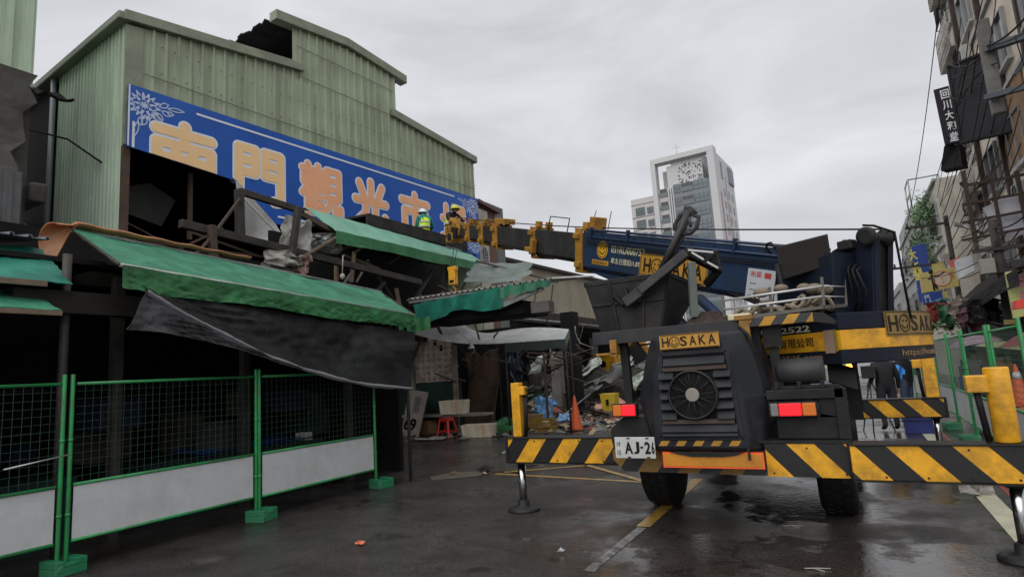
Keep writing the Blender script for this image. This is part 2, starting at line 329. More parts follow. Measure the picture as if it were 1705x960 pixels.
# ================================================================= the market hall
GREEN = mat('green_corrugated_paint', (.365, .425, .30), .5, 0, .14, .9, dirt=(.1, .105, .07), dirt_amt=.55, dirt_scale=1.0, streak=3.2, bump=.1, bscale=4)
GREEN_SIDE = mat('pale_green_corrugated_paint', (.52, .645, .49), .5, 0, .1, .7, dirt=(.2, .235, .17), dirt_amt=.6, dirt_scale=.8, streak=4)
TRIM = mat('green_grey_trim', (.24, .27, .195), .5, 0, .2, 1.5, dirt=(.11, .11, .08), dirt_amt=.7)
DARK = mat('near_black_and_shade', (.012, .011, .011), .9, 0, .4, 2)  # near-black: interior shade put into the colour; also serves plain black parts
RUST = mat('rusted_steel', (.075, .05, .038), .75, 0, .45, 4, dirt=(.12, .05, .02), dirt_amt=.5, bump=.3)
STEEL = mat('grimy_dark_steel', (.055, .053, .05), .55, .3, .4, 4, dirt=(.09, .06, .04), dirt_amt=.5, bump=.15)
GALV = mat('galvanised_sheet', (.3, .31, .31), .45, .5, .25, 2, dirt=(.1, .07, .05), dirt_amt=.6, streak=3)
WOOD = mat('weathered_wood', (.2, .145, .1), .8, 0, .35, 5, dirt=(.06, .045, .035), dirt_amt=.6, bump=.3)
P0 = V((-14, 7.28, 0)); FU = V((.0961, .9954, 0)).normalized(); FN = V((FU.y, -FU.x, 0))
def FW(s, z, o=0.): return P0 + FU * s + FN * o + V((0, 0, z))
def lin(x, pts):
    for (a, va), (b, vb) in zip(pts[:-1], pts[1:]):
        if x <= b: return va + (vb - va) * max(0, (x - a)) / (b - a)
    return pts[-1][1]
def rib_sheet(mb, P, s0, s1, zlo, zhi, pitch=.3, depth=.06, flat=.74):
    """box-ribbed metal sheet; P(s, z, out) places it"""
    xs = []; s = s0
    while s < s1 - .02:
        for f_, o in ((0, 0), (flat, 0), (flat + .05, depth), (.95, depth)):
            if s + f_ * pitch < s1: xs.append((s + f_ * pitch, o))
        s += pitch
    xs.append((s1, 0)); vs = []
    for s, o in xs: vs += [P(s, zlo(s), o), P(s, zhi(s), o)]
    mb.add(vs, [(2 * i, 2 * i + 2, 2 * i + 3, 2 * i + 1) for i in range(len(xs) - 1)])
hall = thing('market_hall', 'large pale green corrugated market hall with stepped gable roof behind the blue banner', 'market building', FW(6.5, 0, -6))
low = [(0, 7.5), (2.57, 7.35), (2.6, 7.2), (4.0, 6.5), (13.2, 6.55)]
mb = MB(); rib_sheet(mb, FW, .3, 4.5, lambda s: lin(s, low), lambda s: 10.5 + (s) * .155)
mb.build('front_wall', GREEN, hall, solid=.006)
mb = MB(); rib_sheet(mb, FW, 4.5, 8.69, lambda s: lin(s, low), lambda s: 12.62 - abs(s - 6.54) * .07 + .1)
rib_sheet(mb, FW, 8.69, 13.1, lambda s: lin(s, low), lambda s: 11.1 - (s - 8.69) * .11); mb.build('front_wall', GREEN, hall, solid=.006)
mb = MB(); mb.box(-.03, .3, 0, 1, 0, 1); mb = MB()
mb.hexa([FW(-.06, 3.0, -.3), FW(.34, 7.6, -.05), FW(.34, 7.6, .05), FW(-.06, 3, .05), FW(-.06, 10.5, -.3), FW(.34, 10.55, -.05), FW(.34, 10.55, .05), FW(-.06, 10.5, .05)])
mb = MB(); mb.prism([FW(-.05, 7.5, .045), FW(.33, 7.5, .045), FW(.33, 10.52, .045), FW(-.05, 10.47, .045)], -FN * .06); mb.build('corner_flashing', TRIM, hall)
# fasciae along the roof edges
def fascia(pts, h, name='fascia'):
    mb = MB()
    for a, b in zip(pts[:-1], pts[1:]): mb.prism([FW(a[0], a[1] - h, .16), FW(b[0], b[1] - h, .16), FW(b[0], b[1], .16), FW(a[0], a[1], .16)], -FN * .35)
    return mb.build(name, TRIM, hall, bevel=.015)
fascia([(-.12, 10.78), (4.82, 11.45)], .26); fascia([(3.86, 12.77), (6.55, 13.06), (9.22, 12.78)], .3); fascia([(8.45, 11.27), (13.2, 10.76)], .27)
def roof_plane(a, b, back, name, m=None, thick=.05, drop=.05):
    mb = MB(); n = 24; vs = []; k = 40
    for i in range(k + 1):
        e_ = -.15 - (back - .15) * i / k; w = .03 * (1 if i % 2 else -1)
        vs += [FW(a[0], a[1] - drop + w, e_), FW(b[0], b[1] - drop + w, e_)]
    mb.add(vs, [(2 * i, 2 * i + 1, 2 * i + 3, 2 * i + 2) for i in range(k)]); return mb.build(name, m or GALV, hall, solid=thick)
roof_plane((-.2, 10.72), (4.8, 11.42), 14, 'roof'); roof_plane((8.5, 11.22), (13.2, 10.72), 14, 'roof')
DKROOF = mat('dark_roof_sheet', (.035, .033, .033), .8, 0, .4, 2)  # dark grey sheet colour, mottled at random
mb = MB(); vs = []; k = 60
for i in range(k + 1):
    e_ = -.02 - 9 * i / k; w = .045 * (1 if i % 2 else -1); j = RND.uniform(-.1, .08)
    vs += [FW(3.9 + j, 12.66 + w, e_), FW(6.54, 12.95 + w, e_)]
mb.add(vs, [(2 * i, 2 * i + 1, 2 * i + 3, 2 * i + 2) for i in range(k)]); mb.build('monitor_roof', DKROOF, hall, solid=.04)
roof_plane((6.54, 12.98), (9.2, 12.72), 9, 'monitor_roof', DKROOF)
# side wall facing the camera, far wall, back wall, floor of the upper storey
def SIDE(s, z, o): return P0 - FN * s - FU * o + V((0, 0, z))
mb = MB(); rib_sheet(mb, SIDE, .0, 4.1, lambda s: 2.5, lambda s: 10.62, .2, .04, .5); mb.build('side_wall', GREEN_SIDE, hall, solid=.006)
mb = MB(); rib_sheet(mb, lambda s, z, o: SIDE(s, z, o - .35), 4.1, 6.5, lambda s: 2.0, lambda s: 10.0, .2, .03, .5); mb.build('side_wall', GREEN_SIDE, hall, solid=.006)
mb = MB(); mb.beam(SIDE(-.12, 10.62, .1), SIDE(7, 10.62, .1), .3, .2); mb.build('gutter', TRIM, hall, bevel=.03)
mb = MB(); mb.tube([SIDE(4.15, 10.5, .12), SIDE(4.15, 2.5, .12)], .07); mb.build('downpipe', mat('grey_plastic_pipe', (.22, .24, .25), .4), hall)
mb = MB(); mb.beam(SIDE(4.0, 5.9, .15), SIDE(6.3, 6.9, .15), .12, .14); mb.beam(SIDE(4.2, 6.2, .1), SIDE(5.4, 6.05, .5), .06, .06); mb.build('broken_bracket', RUST, hall)
mb = MB(); mb.tube([SIDE(.95, 7.3, .1), SIDE(2.6, 8.3, .25), SIDE(4.4, 9.0, .5), SIDE(6.5, 9.3, 1.0)], .025); mb.build('cable', DARK, hall)
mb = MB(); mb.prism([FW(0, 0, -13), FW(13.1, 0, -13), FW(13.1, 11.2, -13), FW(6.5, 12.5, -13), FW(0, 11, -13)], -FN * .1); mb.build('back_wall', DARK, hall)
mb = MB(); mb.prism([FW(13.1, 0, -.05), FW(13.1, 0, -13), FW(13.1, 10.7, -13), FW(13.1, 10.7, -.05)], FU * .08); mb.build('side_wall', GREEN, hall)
mb = MB(); mb.prism([FW(.05, 7.9, -.1), FW(13.05, 7.9, -.1), FW(13.05, 7.9, -12.9), FW(.05, 7.9, -12.9)], (0, 0, .06)); mb.prism([FW(.0, 2.5, -4.3), FW(.0, 10.5, -4.3), FW(.0, 10.5, -12.9), FW(.0, 2.5, -12.9)], FU * .06); mb.build('daylight_block_lining', DARK, hall)  # dark ceiling and side panel added to keep daylight out of the hall
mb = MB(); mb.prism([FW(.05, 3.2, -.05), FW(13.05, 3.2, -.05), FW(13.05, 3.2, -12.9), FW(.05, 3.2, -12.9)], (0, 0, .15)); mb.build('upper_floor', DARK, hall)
mb = MB(); mb.prism([FW(8.69, 11.05, -.02), FW(8.69, 12.6, -.02), FW(8.69, 12.6, -9), FW(8.69, 11.05, -9)], FU * .05); mb.build('monitor_wall', GREEN, hall)
# lap joints with their screw rows, rust runs
mb = MB()
for z, a, b in ((9.35, .34, 13.05), (11.0, 4.6, 8.6), (11.95, 4.6, 8.6)):
    mb.prism([FW(a, z, .062), FW(b, z, .062), FW(b, z + .022, .062), FW(a, z + .022, .062)], FN * .006)
mb.build('lap_joint', mat('dark_lap_seam', (.1, .12, .085), .6, 0, .3, 3), hall)  # thin dark seam strips across the cladding
mb = MB()
for z, a, b in ((9.5, .5, 13), (10.2, .5, 13), (11.6, 4.7, 8.6)):
    s_ = a
    while s_ < b:
        if z < 10.4 + .15 * min(s_, 4.5) - (s_ > 9.2) * .05 : mb.cyl(FW(s_ + .255, z, .06), FW(s_ + .255, z, .075), .018, n=6)
        s_ += .3
mb.build('cladding_screw', mat('rusty_screw', (.08, .05, .03), .7), hall)
# steel posts and braces standing in the torn opening
for a, b, w in (((.05, 3.2, -.05), (.05, 7.5, -.05), .14), ((.12, 3.3, .15), (.3, 4.6, -.1), .07), ((1.72, 5.6, -.4), (1.72, 7.35, -.4), .09), ((.4, 5.35, -.3), (4.6, 5.4, -.3), .06), ((1.2, 5.15, -.25), (2.5, 6.0, -.25), .06), ((1.7, 5.8, -.4), (4.2, 5.3, -.4), .06), ((.2, 5.9, -.6), (1.6, 5.2, -.3), .03)):
    mb = MB(); mb.beam(FW(*a), FW(*b), w, w); mb.build('steel_brace', RUST, hall)
mb = MB(); mb.prism([FW(.3, 6.3, -1.2), FW(1.5, 6.1, -1.4), FW(1.9, 6.9, -1.5), FW(1.2, 7.2, -1.4), FW(.5, 6.9, -1.2)], -FN * .03); mb.build('sagging_ceiling_panel', mat('dull_ceiling_board', (.07, .068, .065), .8), hall)

# ---------------------------------------------------------------- the banner
BLUE = mat('banner_blue', (.009, .095, .44), .35, 0, .14, .8, dirt=(.025, .07, .28), dirt_amt=.4, dirt_scale=.5)
BWHITE = mat('banner_white_print', (.72, .76, .84), .4, 0, .06)
ORANGE = mat('banner_faded_orange', (.92, .45, .25), .4, 0, .05, 1.2, dirt=(.9, .5, .24), dirt_amt=.5, dirt_scale=.6)
ORANGE2 = mat('banner_faded_tan', (.93, .63, .32), .4, 0, .06, 1.0, dirt=(.92, .54, .3), dirt_amt=.4, dirt_scale=.7)
ban = thing('market_banner', 'long blue banner with big orange lettering, torn at its lower left, on the green hall', 'banner', FW(6.5, 6.3, .1))
tear = [(0, 7.44), (2.57, 7.24)]
def BF(s, z): # slight billow of the cloth
    return .13 + .02 * math.sin(s * 1.3) * math.sin(z * 2) + .012 * math.sin(s * 3.1 + z)
out = [(0, 7.44), (2.57, 7.24), (2.75, 7.0), (3.1, 6.72), (3.69, 6.26), (13.08, 6.46), (13.11, 8.94), (0, 8.96)]
mb = MB(); mb.prism([FW(a, b, .10) for a, b in out], FN * .03); mb.build('banner_cloth', BLUE, ban)
fb = frame(FW(0, 0, .132), FU, (0, 0, 1))
GL = {
 '南': [[(.06, .86), (.94, .86)], [(.5, 1), (.5, .66)], [(.07, 0), (.07, .64), (.93, .64), (.93, 0)], [(.34, .58), (.4, .46)], [(.66, .58), (.6, .46)], [(.2, .4), (.8, .4)], [(.2, .2), (.8, .2)], [(.5, .42), (.5, .0)]],
 '門': [[(.07, 0), (.07, .95), (.4, .95), (.4, .5), (.07, .5)], [(.07, .725), (.4, .725)], [(.8, .02), (.93, .04), (.93, .95), (.6, .95), (.6, .5), (.93, .5)], [(.6, .725), (.93, .725)]],
 '觀': [[(.03, .9), (.54, .9)], [(.16, 1), (.16, .82)], [(.41, 1), (.41, .82)], [(.06, .76), (.23, .76), (.23, .62), (.06, .62), (.06, .76)], [(.34, .76), (.51, .76), (.51, .62), (.34, .62), (.34, .76)], [(.16, .56), (.03, .38)], [(.15, .48), (.15, 0)], [(.15, .5), (.52, .5)], [(.15, .34), (.5, .34)], [(.15, .18), (.5, .18)], [(.13, .02), (.55, .02)], [(.33, .5), (.33, .02)], [(.64, .97), (.94, .97), (.94, .38), (.64, .38), (.64, .97)], [(.64, .77), (.94, .77)], [(.64, .575), (.94, .575)], [(.71, .38), (.69, .2), (.57, .03)], [(.85, .38), (.85, .06), (.98, .05), (.98, .18)]],
 '光': [[(.5, 1), (.5, .56)], [(.17, .93), (.3, .64)], [(.83, .93), (.7, .64)], [(.06, .54), (.94, .54)], [(.37, .54), (.33, .24), (.1, .03)], [(.62, .54), (.62, .08), (.9, .07), (.92, .22)]],
 '市': [[(.5, 1), (.5, .84)], [(.06, .82), (.94, .82)], [(.14, .18), (.14, .58), (.86, .58), (.86, .2)], [(.5, .82), (.5, 0)]],
 '場': [[(.05, .62), (.36, .62)], [(.2, .96), (.2, .22)], [(.03, .14), (.38, .27)], [(.52, .97), (.9, .97), (.9, .63), (.52, .63), (.52, .97)], [(.52, .8), (.9, .8)], [(.42, .5), (.98, .5)], [(.56, .48), (.4, .27)], [(.5, .36), (.94, .36), (.9, .03), (.79, .05)], [(.66, .36), (.5, .08)], [(.8, .36), (.66, .06)]],
}
def cut_below(o, a, b): # trim a part along the tear
    me = o.data; bm = bmesh.new(); bm.from_mesh(me); off = wloc(o)
    pa = FW(*a) - off; d = (FW(*b) - FW(*a)).normalized(); n = FN.cross(d).normalized()
    if n.z < 0: n = -n
    bmesh.ops.bisect_plane(bm, geom=bm.verts[:] + bm.edges[:] + bm.faces[:], plane_co=pa, plane_no=n, clear_inner=True); bm.to_mesh(me); bm.free()
for (ch, s0, w, lift) in (('南', .46, 1.68, 0), ('門', 2.53, 1.62, 0), ('觀', 4.58, 1.6, 0), ('光', 6.52, 1.62, 0), ('市', 8.58, 1.63, 0), ('場', 10.72, 1.6, 0)):
    z0, hh = 6.84, 1.44
    for nm, m_, rr, zz, dd in (('letter_outline', BWHITE, .172, .002, .004), ('letter', ORANGE2 if ch in '南門' else ORANGE, .118 if ch != '觀' else .098, .012, .004)):
        mb = MB(); fl = (lambda b: (lambda x, y, z=0: fb(s0 + .08 + x * (w - .16), z0 + y * hh, z)))(0)
        fl2 = lambda x, y, z=0: fb(x, y, z)
        for st in GL[ch]: stroke(mb, fl2, [(s0 + .08 + x * (w - .16), z0 + y * hh) for x, y in st], rr if ch != '觀' or nm == 'letter' else .148, zz, dd)
        o = mb.build(nm, m_, ban, fix=False)
        if ch == '南': cut_below(o, (0, 7.445), (2.57, 7.245))
        if ch == '門': cut_below(o, (2.57, 7.28), (3.8, 6.3))
mb = MB()
stroke(mb, fb, [(1.6, 8.74), (11.6, 8.72)], .028, .002, .003); stroke(mb, fb, [(3.9, 6.48), (12.0, 6.64)], .028, .002, .003); stroke(mb, fb, [(.13, 8.05), (.13, 7.46)], .028, .002, .003)
plate(mb, fb, .005, 7.46, .035, 1.49, .001, .004)
mb.build('banner_border', BWHITE, ban)
def flourish(cx, cy, sx, sy):
    mb = MB(); r = random.Random(6); q = lambda x, y: (cx + sx * x * .8, cy + sy * y * .8)
    def leaf(x, y, an, L_, wd): # an outlined leaf
        n = 8; d = (math.cos(an), math.sin(an)); p_ = (-d[1], d[0])
        for s_ in (-1, 1): stroke(mb, fb, [q(x + d[0] * L_ * i / n + s_ * p_[0] * wd * math.sin(math.pi * i / n), y + d[1] * L_ * i / n + s_ * p_[1] * wd * math.sin(math.pi * i / n)) for i in range(n + 1)], .013, .002, .003, 4)
    c = (.36, -.40)
    for ring_, rad_, n, ln in ((0, .29, 15, .13), (1, .17, 9, .1)):
        for i in range(n):
            t = 2 * math.pi * i / n + .3 * ring_; rr = rad_ * r.uniform(.85, 1.15)
            stroke(mb, fb, [q(c[0] + rr * math.cos(t - .12), c[1] + rr * math.sin(t - .12)), q(c[0] + (rr + ln) * math.cos(t), c[1] + (rr + ln) * math.sin(t)), q(c[0] + rr * math.cos(t + .14), c[1] + rr * math.sin(t + .14))], .017, .002, .003, 5)
    for i in range(9): t = i * .7; stroke(mb, fb, [q(c[0] + .12 * math.cos(t), c[1] + .1 * math.sin(t)), q(c[0] + .02 * math.cos(t + 1), c[1] + .02 * math.sin(t))], .014, .002, .003, 4)
    for k, (x, y, an, L_, wd) in enumerate(((.78, -.3, .5, .3, .07), (.85, -.42, -.3, .28, .07), (1.02, -.28, .1, .5, .055), (.72, -.52, -.9, .26, .07), (.6, -.68, -1.6, .28, .08), (.42, -.76, -1.9, .28, .07), (.25, -.8, -1.5, .25, .06), (.2, -.95, -1.75, .48, .055), (.62, -.6, -.6, .3, .06), (1.0, -.4, -.2, .2, .05))): leaf(x, y, an, L_, wd)
    return mb.build('banner_flourish', mat('banner_pale_blue_print', (.5, .58, .76), .4, 0, .1), ban, fix=False)
flourish(.06, 8.86, 1, 1); flourish(13.05, 8.86, -1, 1); flourish(13.05, 6.6, -1, -1)
mb = MB()
def flap(u, v): # the loosened corner folded over, showing the white back
    a = V((2.6, 7.25, .2)).lerp(V((3.75, 6.2, .25)), u); b = V((2.45, 5.5, .55)).lerp(V((3.9, 5.75, .35)), u); p = a.lerp(b, v); return FW(p.x, p.y, p.z + .12 * math.sin(u * 6 + v * 3) * v)
mb.grid(flap, 14, 10); mb.build('folded_flap', cloth_mat('banner_back', (.4, .39, .38), trans=.15), ban, solid=.01)
mb = MB(); mb.beam(FW(2.6, 6.7, .5), FW(3.7, 5.85, .48), .05, .05); mb.build('batten', mat('pale_batten', (.5, .48, .45), .6), ban)

# ================================================================= neighbours of the hall
nb = thing('neighbour_building', 'grimy concrete building with green sheeting above and grey corrugated sheet below, left of the hall', 'building', (-18, 3, 0))
NX = -14.4
mb = MB(); rib_sheet(mb, lambda s, z, o: V((NX + o, s, z)), -6, 5.62, lambda s: 8.55 - (s - 5) * .35 * (s > 3), lambda s: 12.6, .34, .07, .6); mb.build('upper_cladding', GREEN_SIDE, nb, solid=.01)
mb = MB(); mb.box(NX - 8, NX - .1, -6, 5.55, 8.3, 12.6); mb.build('upper_storey', GREEN_SIDE, nb)
CONC = mat('stained_dark_concrete', (.075, .07, .062), .85, 0, .45, 1.2, dirt=(.02, .019, .017), dirt_amt=.85, dirt_scale=.7, bump=.5, bscale=9)
mb = MB(); mb.grid(lambda u, v: V((NX + .35 - .25 * v + .06 * math.sin(u * 19) * math.sin(v * 9), -6 + 11.2 * u + (.45 * v + .12 * math.sin(v * 19)) * u, 6.1 + 2.5 * v)), 40, 8, False); mb.box(NX - 8, NX, -6, 5.6, 0, 8.4); mb.build('concrete_band', CONC, nb)
mb = MB(); rib_sheet(mb, lambda s, z, o: V((NX + .45 + o, s, z)), -6, 5.35, lambda s: 0, lambda s: 6.3, .32, .05, .5); mb.build('lower_cladding', mat('grey_corrugated_sheet', (.12, .125, .13), .5, .2, .2, 1.5, dirt=(.05, .035, .03), dirt_amt=.8, streak=3), nb, solid=.01)
mb = MB(); mb.beam((NX + .3, 5.7, 6.0), (NX - 3.5, 6.6, 6.6), .3, .4); mb.box(NX - .1, NX + .2, 5.2, 5.5, 0, 6.2); mb.build('broken_column', CONC, nb, bevel=.05)
mb = MB(); mb.grid(lambda u, v: PY(40, 148, 6.5).lerp(PY(84, 160, 6.5), u) + V((0, .5 * v, .06 * math.sin(u * 9 + v * 4) + .08 * v)), 12, 6); mb.build('torn_roof_edge', DARK, nb, solid=.06)

# shop front strip, grey pillar and beige warehouse beyond the hall
shop = thing('shop_building', 'narrow brown brick shop with a printed panel between the banner and the grey pillar', 'building', (-14, 22, 0))
BRICK = mat('brown_brick', (.17, .09, .07), .8, 0, .25, 8, dirt=(.05, .04, .035), bump=.3)
mb = MB(); mb.box(-19, -13.0, 20.75, 22.3, 0, 9.0); mb.build('wall', BRICK, shop)
mb = MB(); mb.beam((-12.9, 20.7, 9.0), (-12.9, 22.4, 8.85), .25, .14); mb.build('coping', mat('dull_red_trim', (.13, .06, .055), .6), shop)
mb = MB(); mb.box(-13.0, -12.9, 20.75, 21.5, 3.0, 8.7); mb.build('sign_panel', mat('cream_panel', (.45, .42, .37), .5, dirt=(.2, .17, .14), dirt_amt=.6), shop)
fs = frame((-12.89, 20.85, 0), (0, 1, 0), (0, 0, 1)); mb = MB(); txt(mb, '鮮', fs, .05, 7.4, .5, .7, .0, .01); txt(mb, '魚', fs, .05, 6.4, .5, .7, 0, .01); mb.build('lettering', mat('navy_ink', (.06, .07, .18), .5), shop)
pil = MB(); a, b = PX(812, 335, -13), PX(840, 341, -13); pil.prism([(-13.1, a.y, 0), (-13.1, b.y, 0), (-14.4, b.y, 0), (-14.4, a.y, 0)], (0, 0, a.z))
tag(pil.build('concrete_pillar', mat('grey_board_concrete', (.17, .18, .18), .8, 0, .18, 1.5, dirt=(.09, .09, .085), dirt_amt=.5, bump=.25), bevel=.03), 'tall plain grey concrete pillar rising behind the crane boom', 'pillar')
wh = thing('beige_warehouse', 'low beige rendered warehouse with a dark stained base behind the boom', 'building', (-17, 30, 0))
BEIGE = mat('beige_render', (.36, .315, .24), .8, 0, .15, .6, dirt=(.2, .165, .12), dirt_amt=.6, dirt_scale=.5, streak=2)
mb = MB(); mb.prism([(-13.3, 23.4, 4.2), (-13.3, 44, 4.2), (-13.3, 44, 7.35), (-13.3, 23.4, 6.85)], (-9, 0, 0)); mb.build('wall', BEIGE, wh)
mb = MB(); mb.prism([(-13.28, 23.4, 4.15), (-13.28, 44, 4.15), (-13.28, 44, 4.75), (-13.28, 23.4, 4.75)], (.03, 0, 0)); mb.build('stained_skirt', mat('soot_stained_render', (.055, .045, .04), .85, 0, .5, 2), wh)
mb = MB(); mb.prism([(-13.1, 23.2, 6.85), (-13.1, 44, 7.35), (-13.1, 44, 7.5), (-13.1, 23.2, 7.0)], (-9, 0, 0)); mb.build('roof', mat('dark_brown_roof_edge', (.05, .04, .035), .7), wh)
mb = MB(); rib_sheet(mb, lambda s, z, o: V((-13.1 + 1.9 * (1 - z), s, 4.25 - .35 * (1 - z) + o)), 24.5, 40, lambda s: 0, lambda s: 1, .25, .06, .5); mb.build('eave_sheet', GALV, wh, solid=.01)
mb = MB(); mb.box(-13.9, -13.3, 23.4, 44, 0, 4.2); mb.build('ground_storey', DARK, wh)
bl = thing('far_tin_shed', 'small pale blue shed with white barrel roof far behind the boom', 'shed', (-22, 62, 0))
mb = MB(); mb.box(-24.5, -20.5, 60, 64, 0, 10.6); mb.build('wall', mat('pale_blue_sheet', (.36, .44, .5), .5, 0, .1, 3), bl)
mb = MB(); mb.prism([(-20.4, 59.5, 10.6)] + [(-20.5 + 3.6 * math.sin(t) * 0 + 3.0 - 3.0 * math.cos(t), 59.5, 10.6 - 1.2 + 1.4 * math.sin(t)) for t in [math.pi * i / 10 for i in range(11)]], (0, 5, 0)); mb.build('roof', mat('white_sheet_roof', (.7, .7, .72), .5), bl)
# ================================================================= stalls and awnings in front of the hall
TARP_G = cloth_mat('green_awning_cloth', (.075, .335, .2), var=.3, scale=1.3, dirt=(.02, .12, .065), dirt_amt=.75, dirt_scale=2.2, streak=1.3)
TARP_G2 = cloth_mat('dark_green_valance', (.04, .2, .07), var=.4, scale=3, dirt=(.02, .06, .03), dirt_amt=.7, dirt_scale=1.5, streak=2, trans=.15)
TEAL = cloth_mat('teal_awning_cloth', (.035, .29, .21), var=.3, scale=3, dirt=(.01, .07, .055), dirt_amt=.6)
GREYT = cloth_mat('black_shade_cloth', (.03, .03, .033), trans=.05, rough=.6, dirt=(.16, .16, .17), dirt_amt=.6, dirt_scale=1.0, bump=.5, bscale=22)
ORT = cloth_mat('orange_brown_tarp', (.55, .26, .12), dirt=(.13, .055, .025), dirt_amt=.6)
def quad_cloth(mb, A, B, C_, D_, nu=40, nv=10, sag=.0, wr=.03, seed=0.): # A-B top edge, D-C bottom edge
    A, B, C_, D_ = map(V, (A, B, C_, D_)); n = (B - A).cross(D_ - A).normalized(); n = n if n.z > 0 else -n
    def fn(u, v):
        p = A.lerp(B, u).lerp(D_.lerp(C_, u), v)
        return p + n * (wr * (wob(u + seed, v) * (.3 + v) * .6 + MN.noise(V((u * 12, v * 3 + u * 4, seed))) * .6 + (.4 - abs(MN.noise(V((u * 9 + v * 6, v * 2 - u * 5, seed + 2)))) * 2.5) * .5 + MN.noise(V((u * 40, v * 7, seed))) * .2)) + V((0, 0, -sag * math.sin(math.pi * u) * v - sag * .5 * math.sin(math.pi * v)))
    mb.grid(fn, nu * 2, nv * 2)
def valance(mb, a, b, h, nu=80, amp=.05, seed=0.):
    a, b = V(a), V(b); d = (b - a).normalized(); n = V((d.y, -d.x, 0)).normalized()
    if n.x < 0: n = -n
    def fn(u, v):
        p = a.lerp(b, u); w = MN.noise(V((u * 14, v * 1.2, seed))) * 1.1 + MN.noise(V((u * 42 + v * 3, v * 2.5, seed + 3))) * .6 + (.5 - abs(MN.noise(V((u * 34 - v * 5, v * 3 + u * 3, seed + 7)))) * 3) * .55 + (.5 - abs(MN.noise(V((u * 80 + v * 7, v * 5, seed + 1)))) * 3) * .2
        return p + n * (amp * (.25 + .75 * v) * w * .42 + .03) - V((0, 0, h * v * (1 + .07 * math.sin(u * 13 + seed) + .03 * MN.noise(V((u * 50, seed, 0)))) - .004 * math.sin(u * 50)))
    mb.grid(fn, nu * 2, 12)
# --- the long green awning nearest the camera
AF = lambda y: V((-6.9, y, 3.17 - (y - 3.58) * .053))
aw = thing('street_awning', 'long green cloth awning with crumpled darker valance over the fenced stalls', 'awning', (-7.8, 6.2, 0))
a0, a1 = AF(3.58), AF(8.7); b0, b1 = V((-9, 4.05, 4.03)), V((-9.0, 10.2, 3.72))
mb = MB(); quad_cloth(mb, b0, b1, a1, a0, 60, 14, .05, .03); mb.build('canopy', TARP_G, aw, solid=.008)
mb = MB(); valance(mb, a0 + V((.0, .02, .0)), a1, .26, 120, .06); mb.build('valance', TARP_G2, aw, solid=.006)
mb = MB(); mb.tube([a0, a1], .025); mb.tube([b0, b1], .03); mb.build('edge_tube', GALV, aw)
mb = MB(); mb.tube([b1 + V((0, .02, -.02)), a1], .02); mb.tube([b0 + V((0, .02, -.02)), a0], .02); mb.tube([(-7.0, 8.55, 2.88), (-7.0, 8.55, 0)], .03); mb.tube([(-7.75, 3.45, 3.4), (-7.75, 3.45, 0)], .05); mb.build('support_post', STEEL, aw)
# orange-brown tarp thrown over its top edge
mb = MB()
def ot(u, v):
    if u < .16:
        k = 1 - u / .16; c = V((-9.0, 4.05 - .22 * k, 4.07 - .04 * k)); r = .04 + .2 * k
        return c + V((r * .5 * math.cos(v * 5.2), -.12 * k * math.sin(v * 3.1), r * (math.sin(v * 5.2) * .5) - .4 * k * v))
    y = 4.05 + (u - .16) / .84 * 2.75; r = .065 - .03 * u
    return V((-8.98 + r * math.cos(v * 6.28) * 1.6, y, 4.09 - (y - 4) * .03 + r * math.sin(v * 6.28) * .6 + .008 * math.sin(u * 40)))
mb.grid(ot, 60, 12); o = mb.build('rolled_tarp', ORT, None, solid=.012); tag(o, 'faded orange brown tarpaulin rolled along the top edge of the long green awning', 'tarpaulin')
# black shade cloth drooping from the awning down over the fence
def pl(P_, u): k = u * (len(P_) - 1); i = min(int(k), len(P_) - 2); return P_[i].lerp(P_[i + 1], k - i)
rimp = [PX(242, 486, -6.84), PX(300, 521, -6.83), PX(380, 562, -6.82), PX(450, 596, -6.8), PX(500, 613, -6.79), PX(560, 630, -6.79), PX(610, 641, -6.79), PX(684, 647, -6.8)]
topp = [PX(236, 468, -6.97), PX(300, 480, -6.97), PX(380, 500, -6.97), PX(450, 515, -6.97), PX(500, 523, -6.97), PX(560, 533, -6.97), PX(610, 541, -6.97), PX(690, 553, -6.97)]
def wr(u, v, sc=1.): return MN.noise(V((u * 5, v * 2, 2.))) * .07 * sc + MN.noise(V((u * 22, v * 9, 5.))) * .012 * sc + (1 - abs(MN.noise(V((u * 9 + v * 5, v * 3.5 - u * 2, 9.)))) * 3) * .022 * sc + (1 - abs(MN.noise(V((u * 31 - v * 8, v * 9 + u * 6, 4.)))) * 3) * .008 * sc
mb = MB(); mb.grid(lambda u, v: pl(topp, u).lerp(pl(rimp, u), v) + V((wr(u, v) * math.sin(math.pi * min(1, v + .1)) + .035 * (1 - v) * MN.noise(V((u * 26 + v * 3, .5, 1))) + .025 * math.sin(math.pi * v) * MN.noise(V((u * 15 - v * 4, v, 3))), 0, -.015 * v * MN.noise(V((u * 16, 0, 7))))), 110, 24)
o = mb.build('drooping_shade_cloth', cloth_mat('black_mesh_cloth', (.016, .016, .017), trans=.04, rough=.65, dirt=(.045, .05, .05), dirt_amt=.7, dirt_scale=1.3, bump=.5, bscale=30), None, solid=.008); tag(o, 'black shade cloth drooping from the long green awning over the mesh fence', 'tarpaulin')
low = [PX(208, 549, -6.8), PX(262, 553, -6.8), PX(330, 566, -6.79), PX(400, 583, -6.78), PX(450, 599, -6.77), PX(500, 614, -6.77)]
mb = MB(); mb.grid(lambda u, v: pl(rimp[:5], u).lerp(pl(low, u), v) + V((.03 + wr(u, v, .7), 0, 0)), 60, 14); mb.build('folded_corner', GREYT, o, solid=.008)
mb = MB()
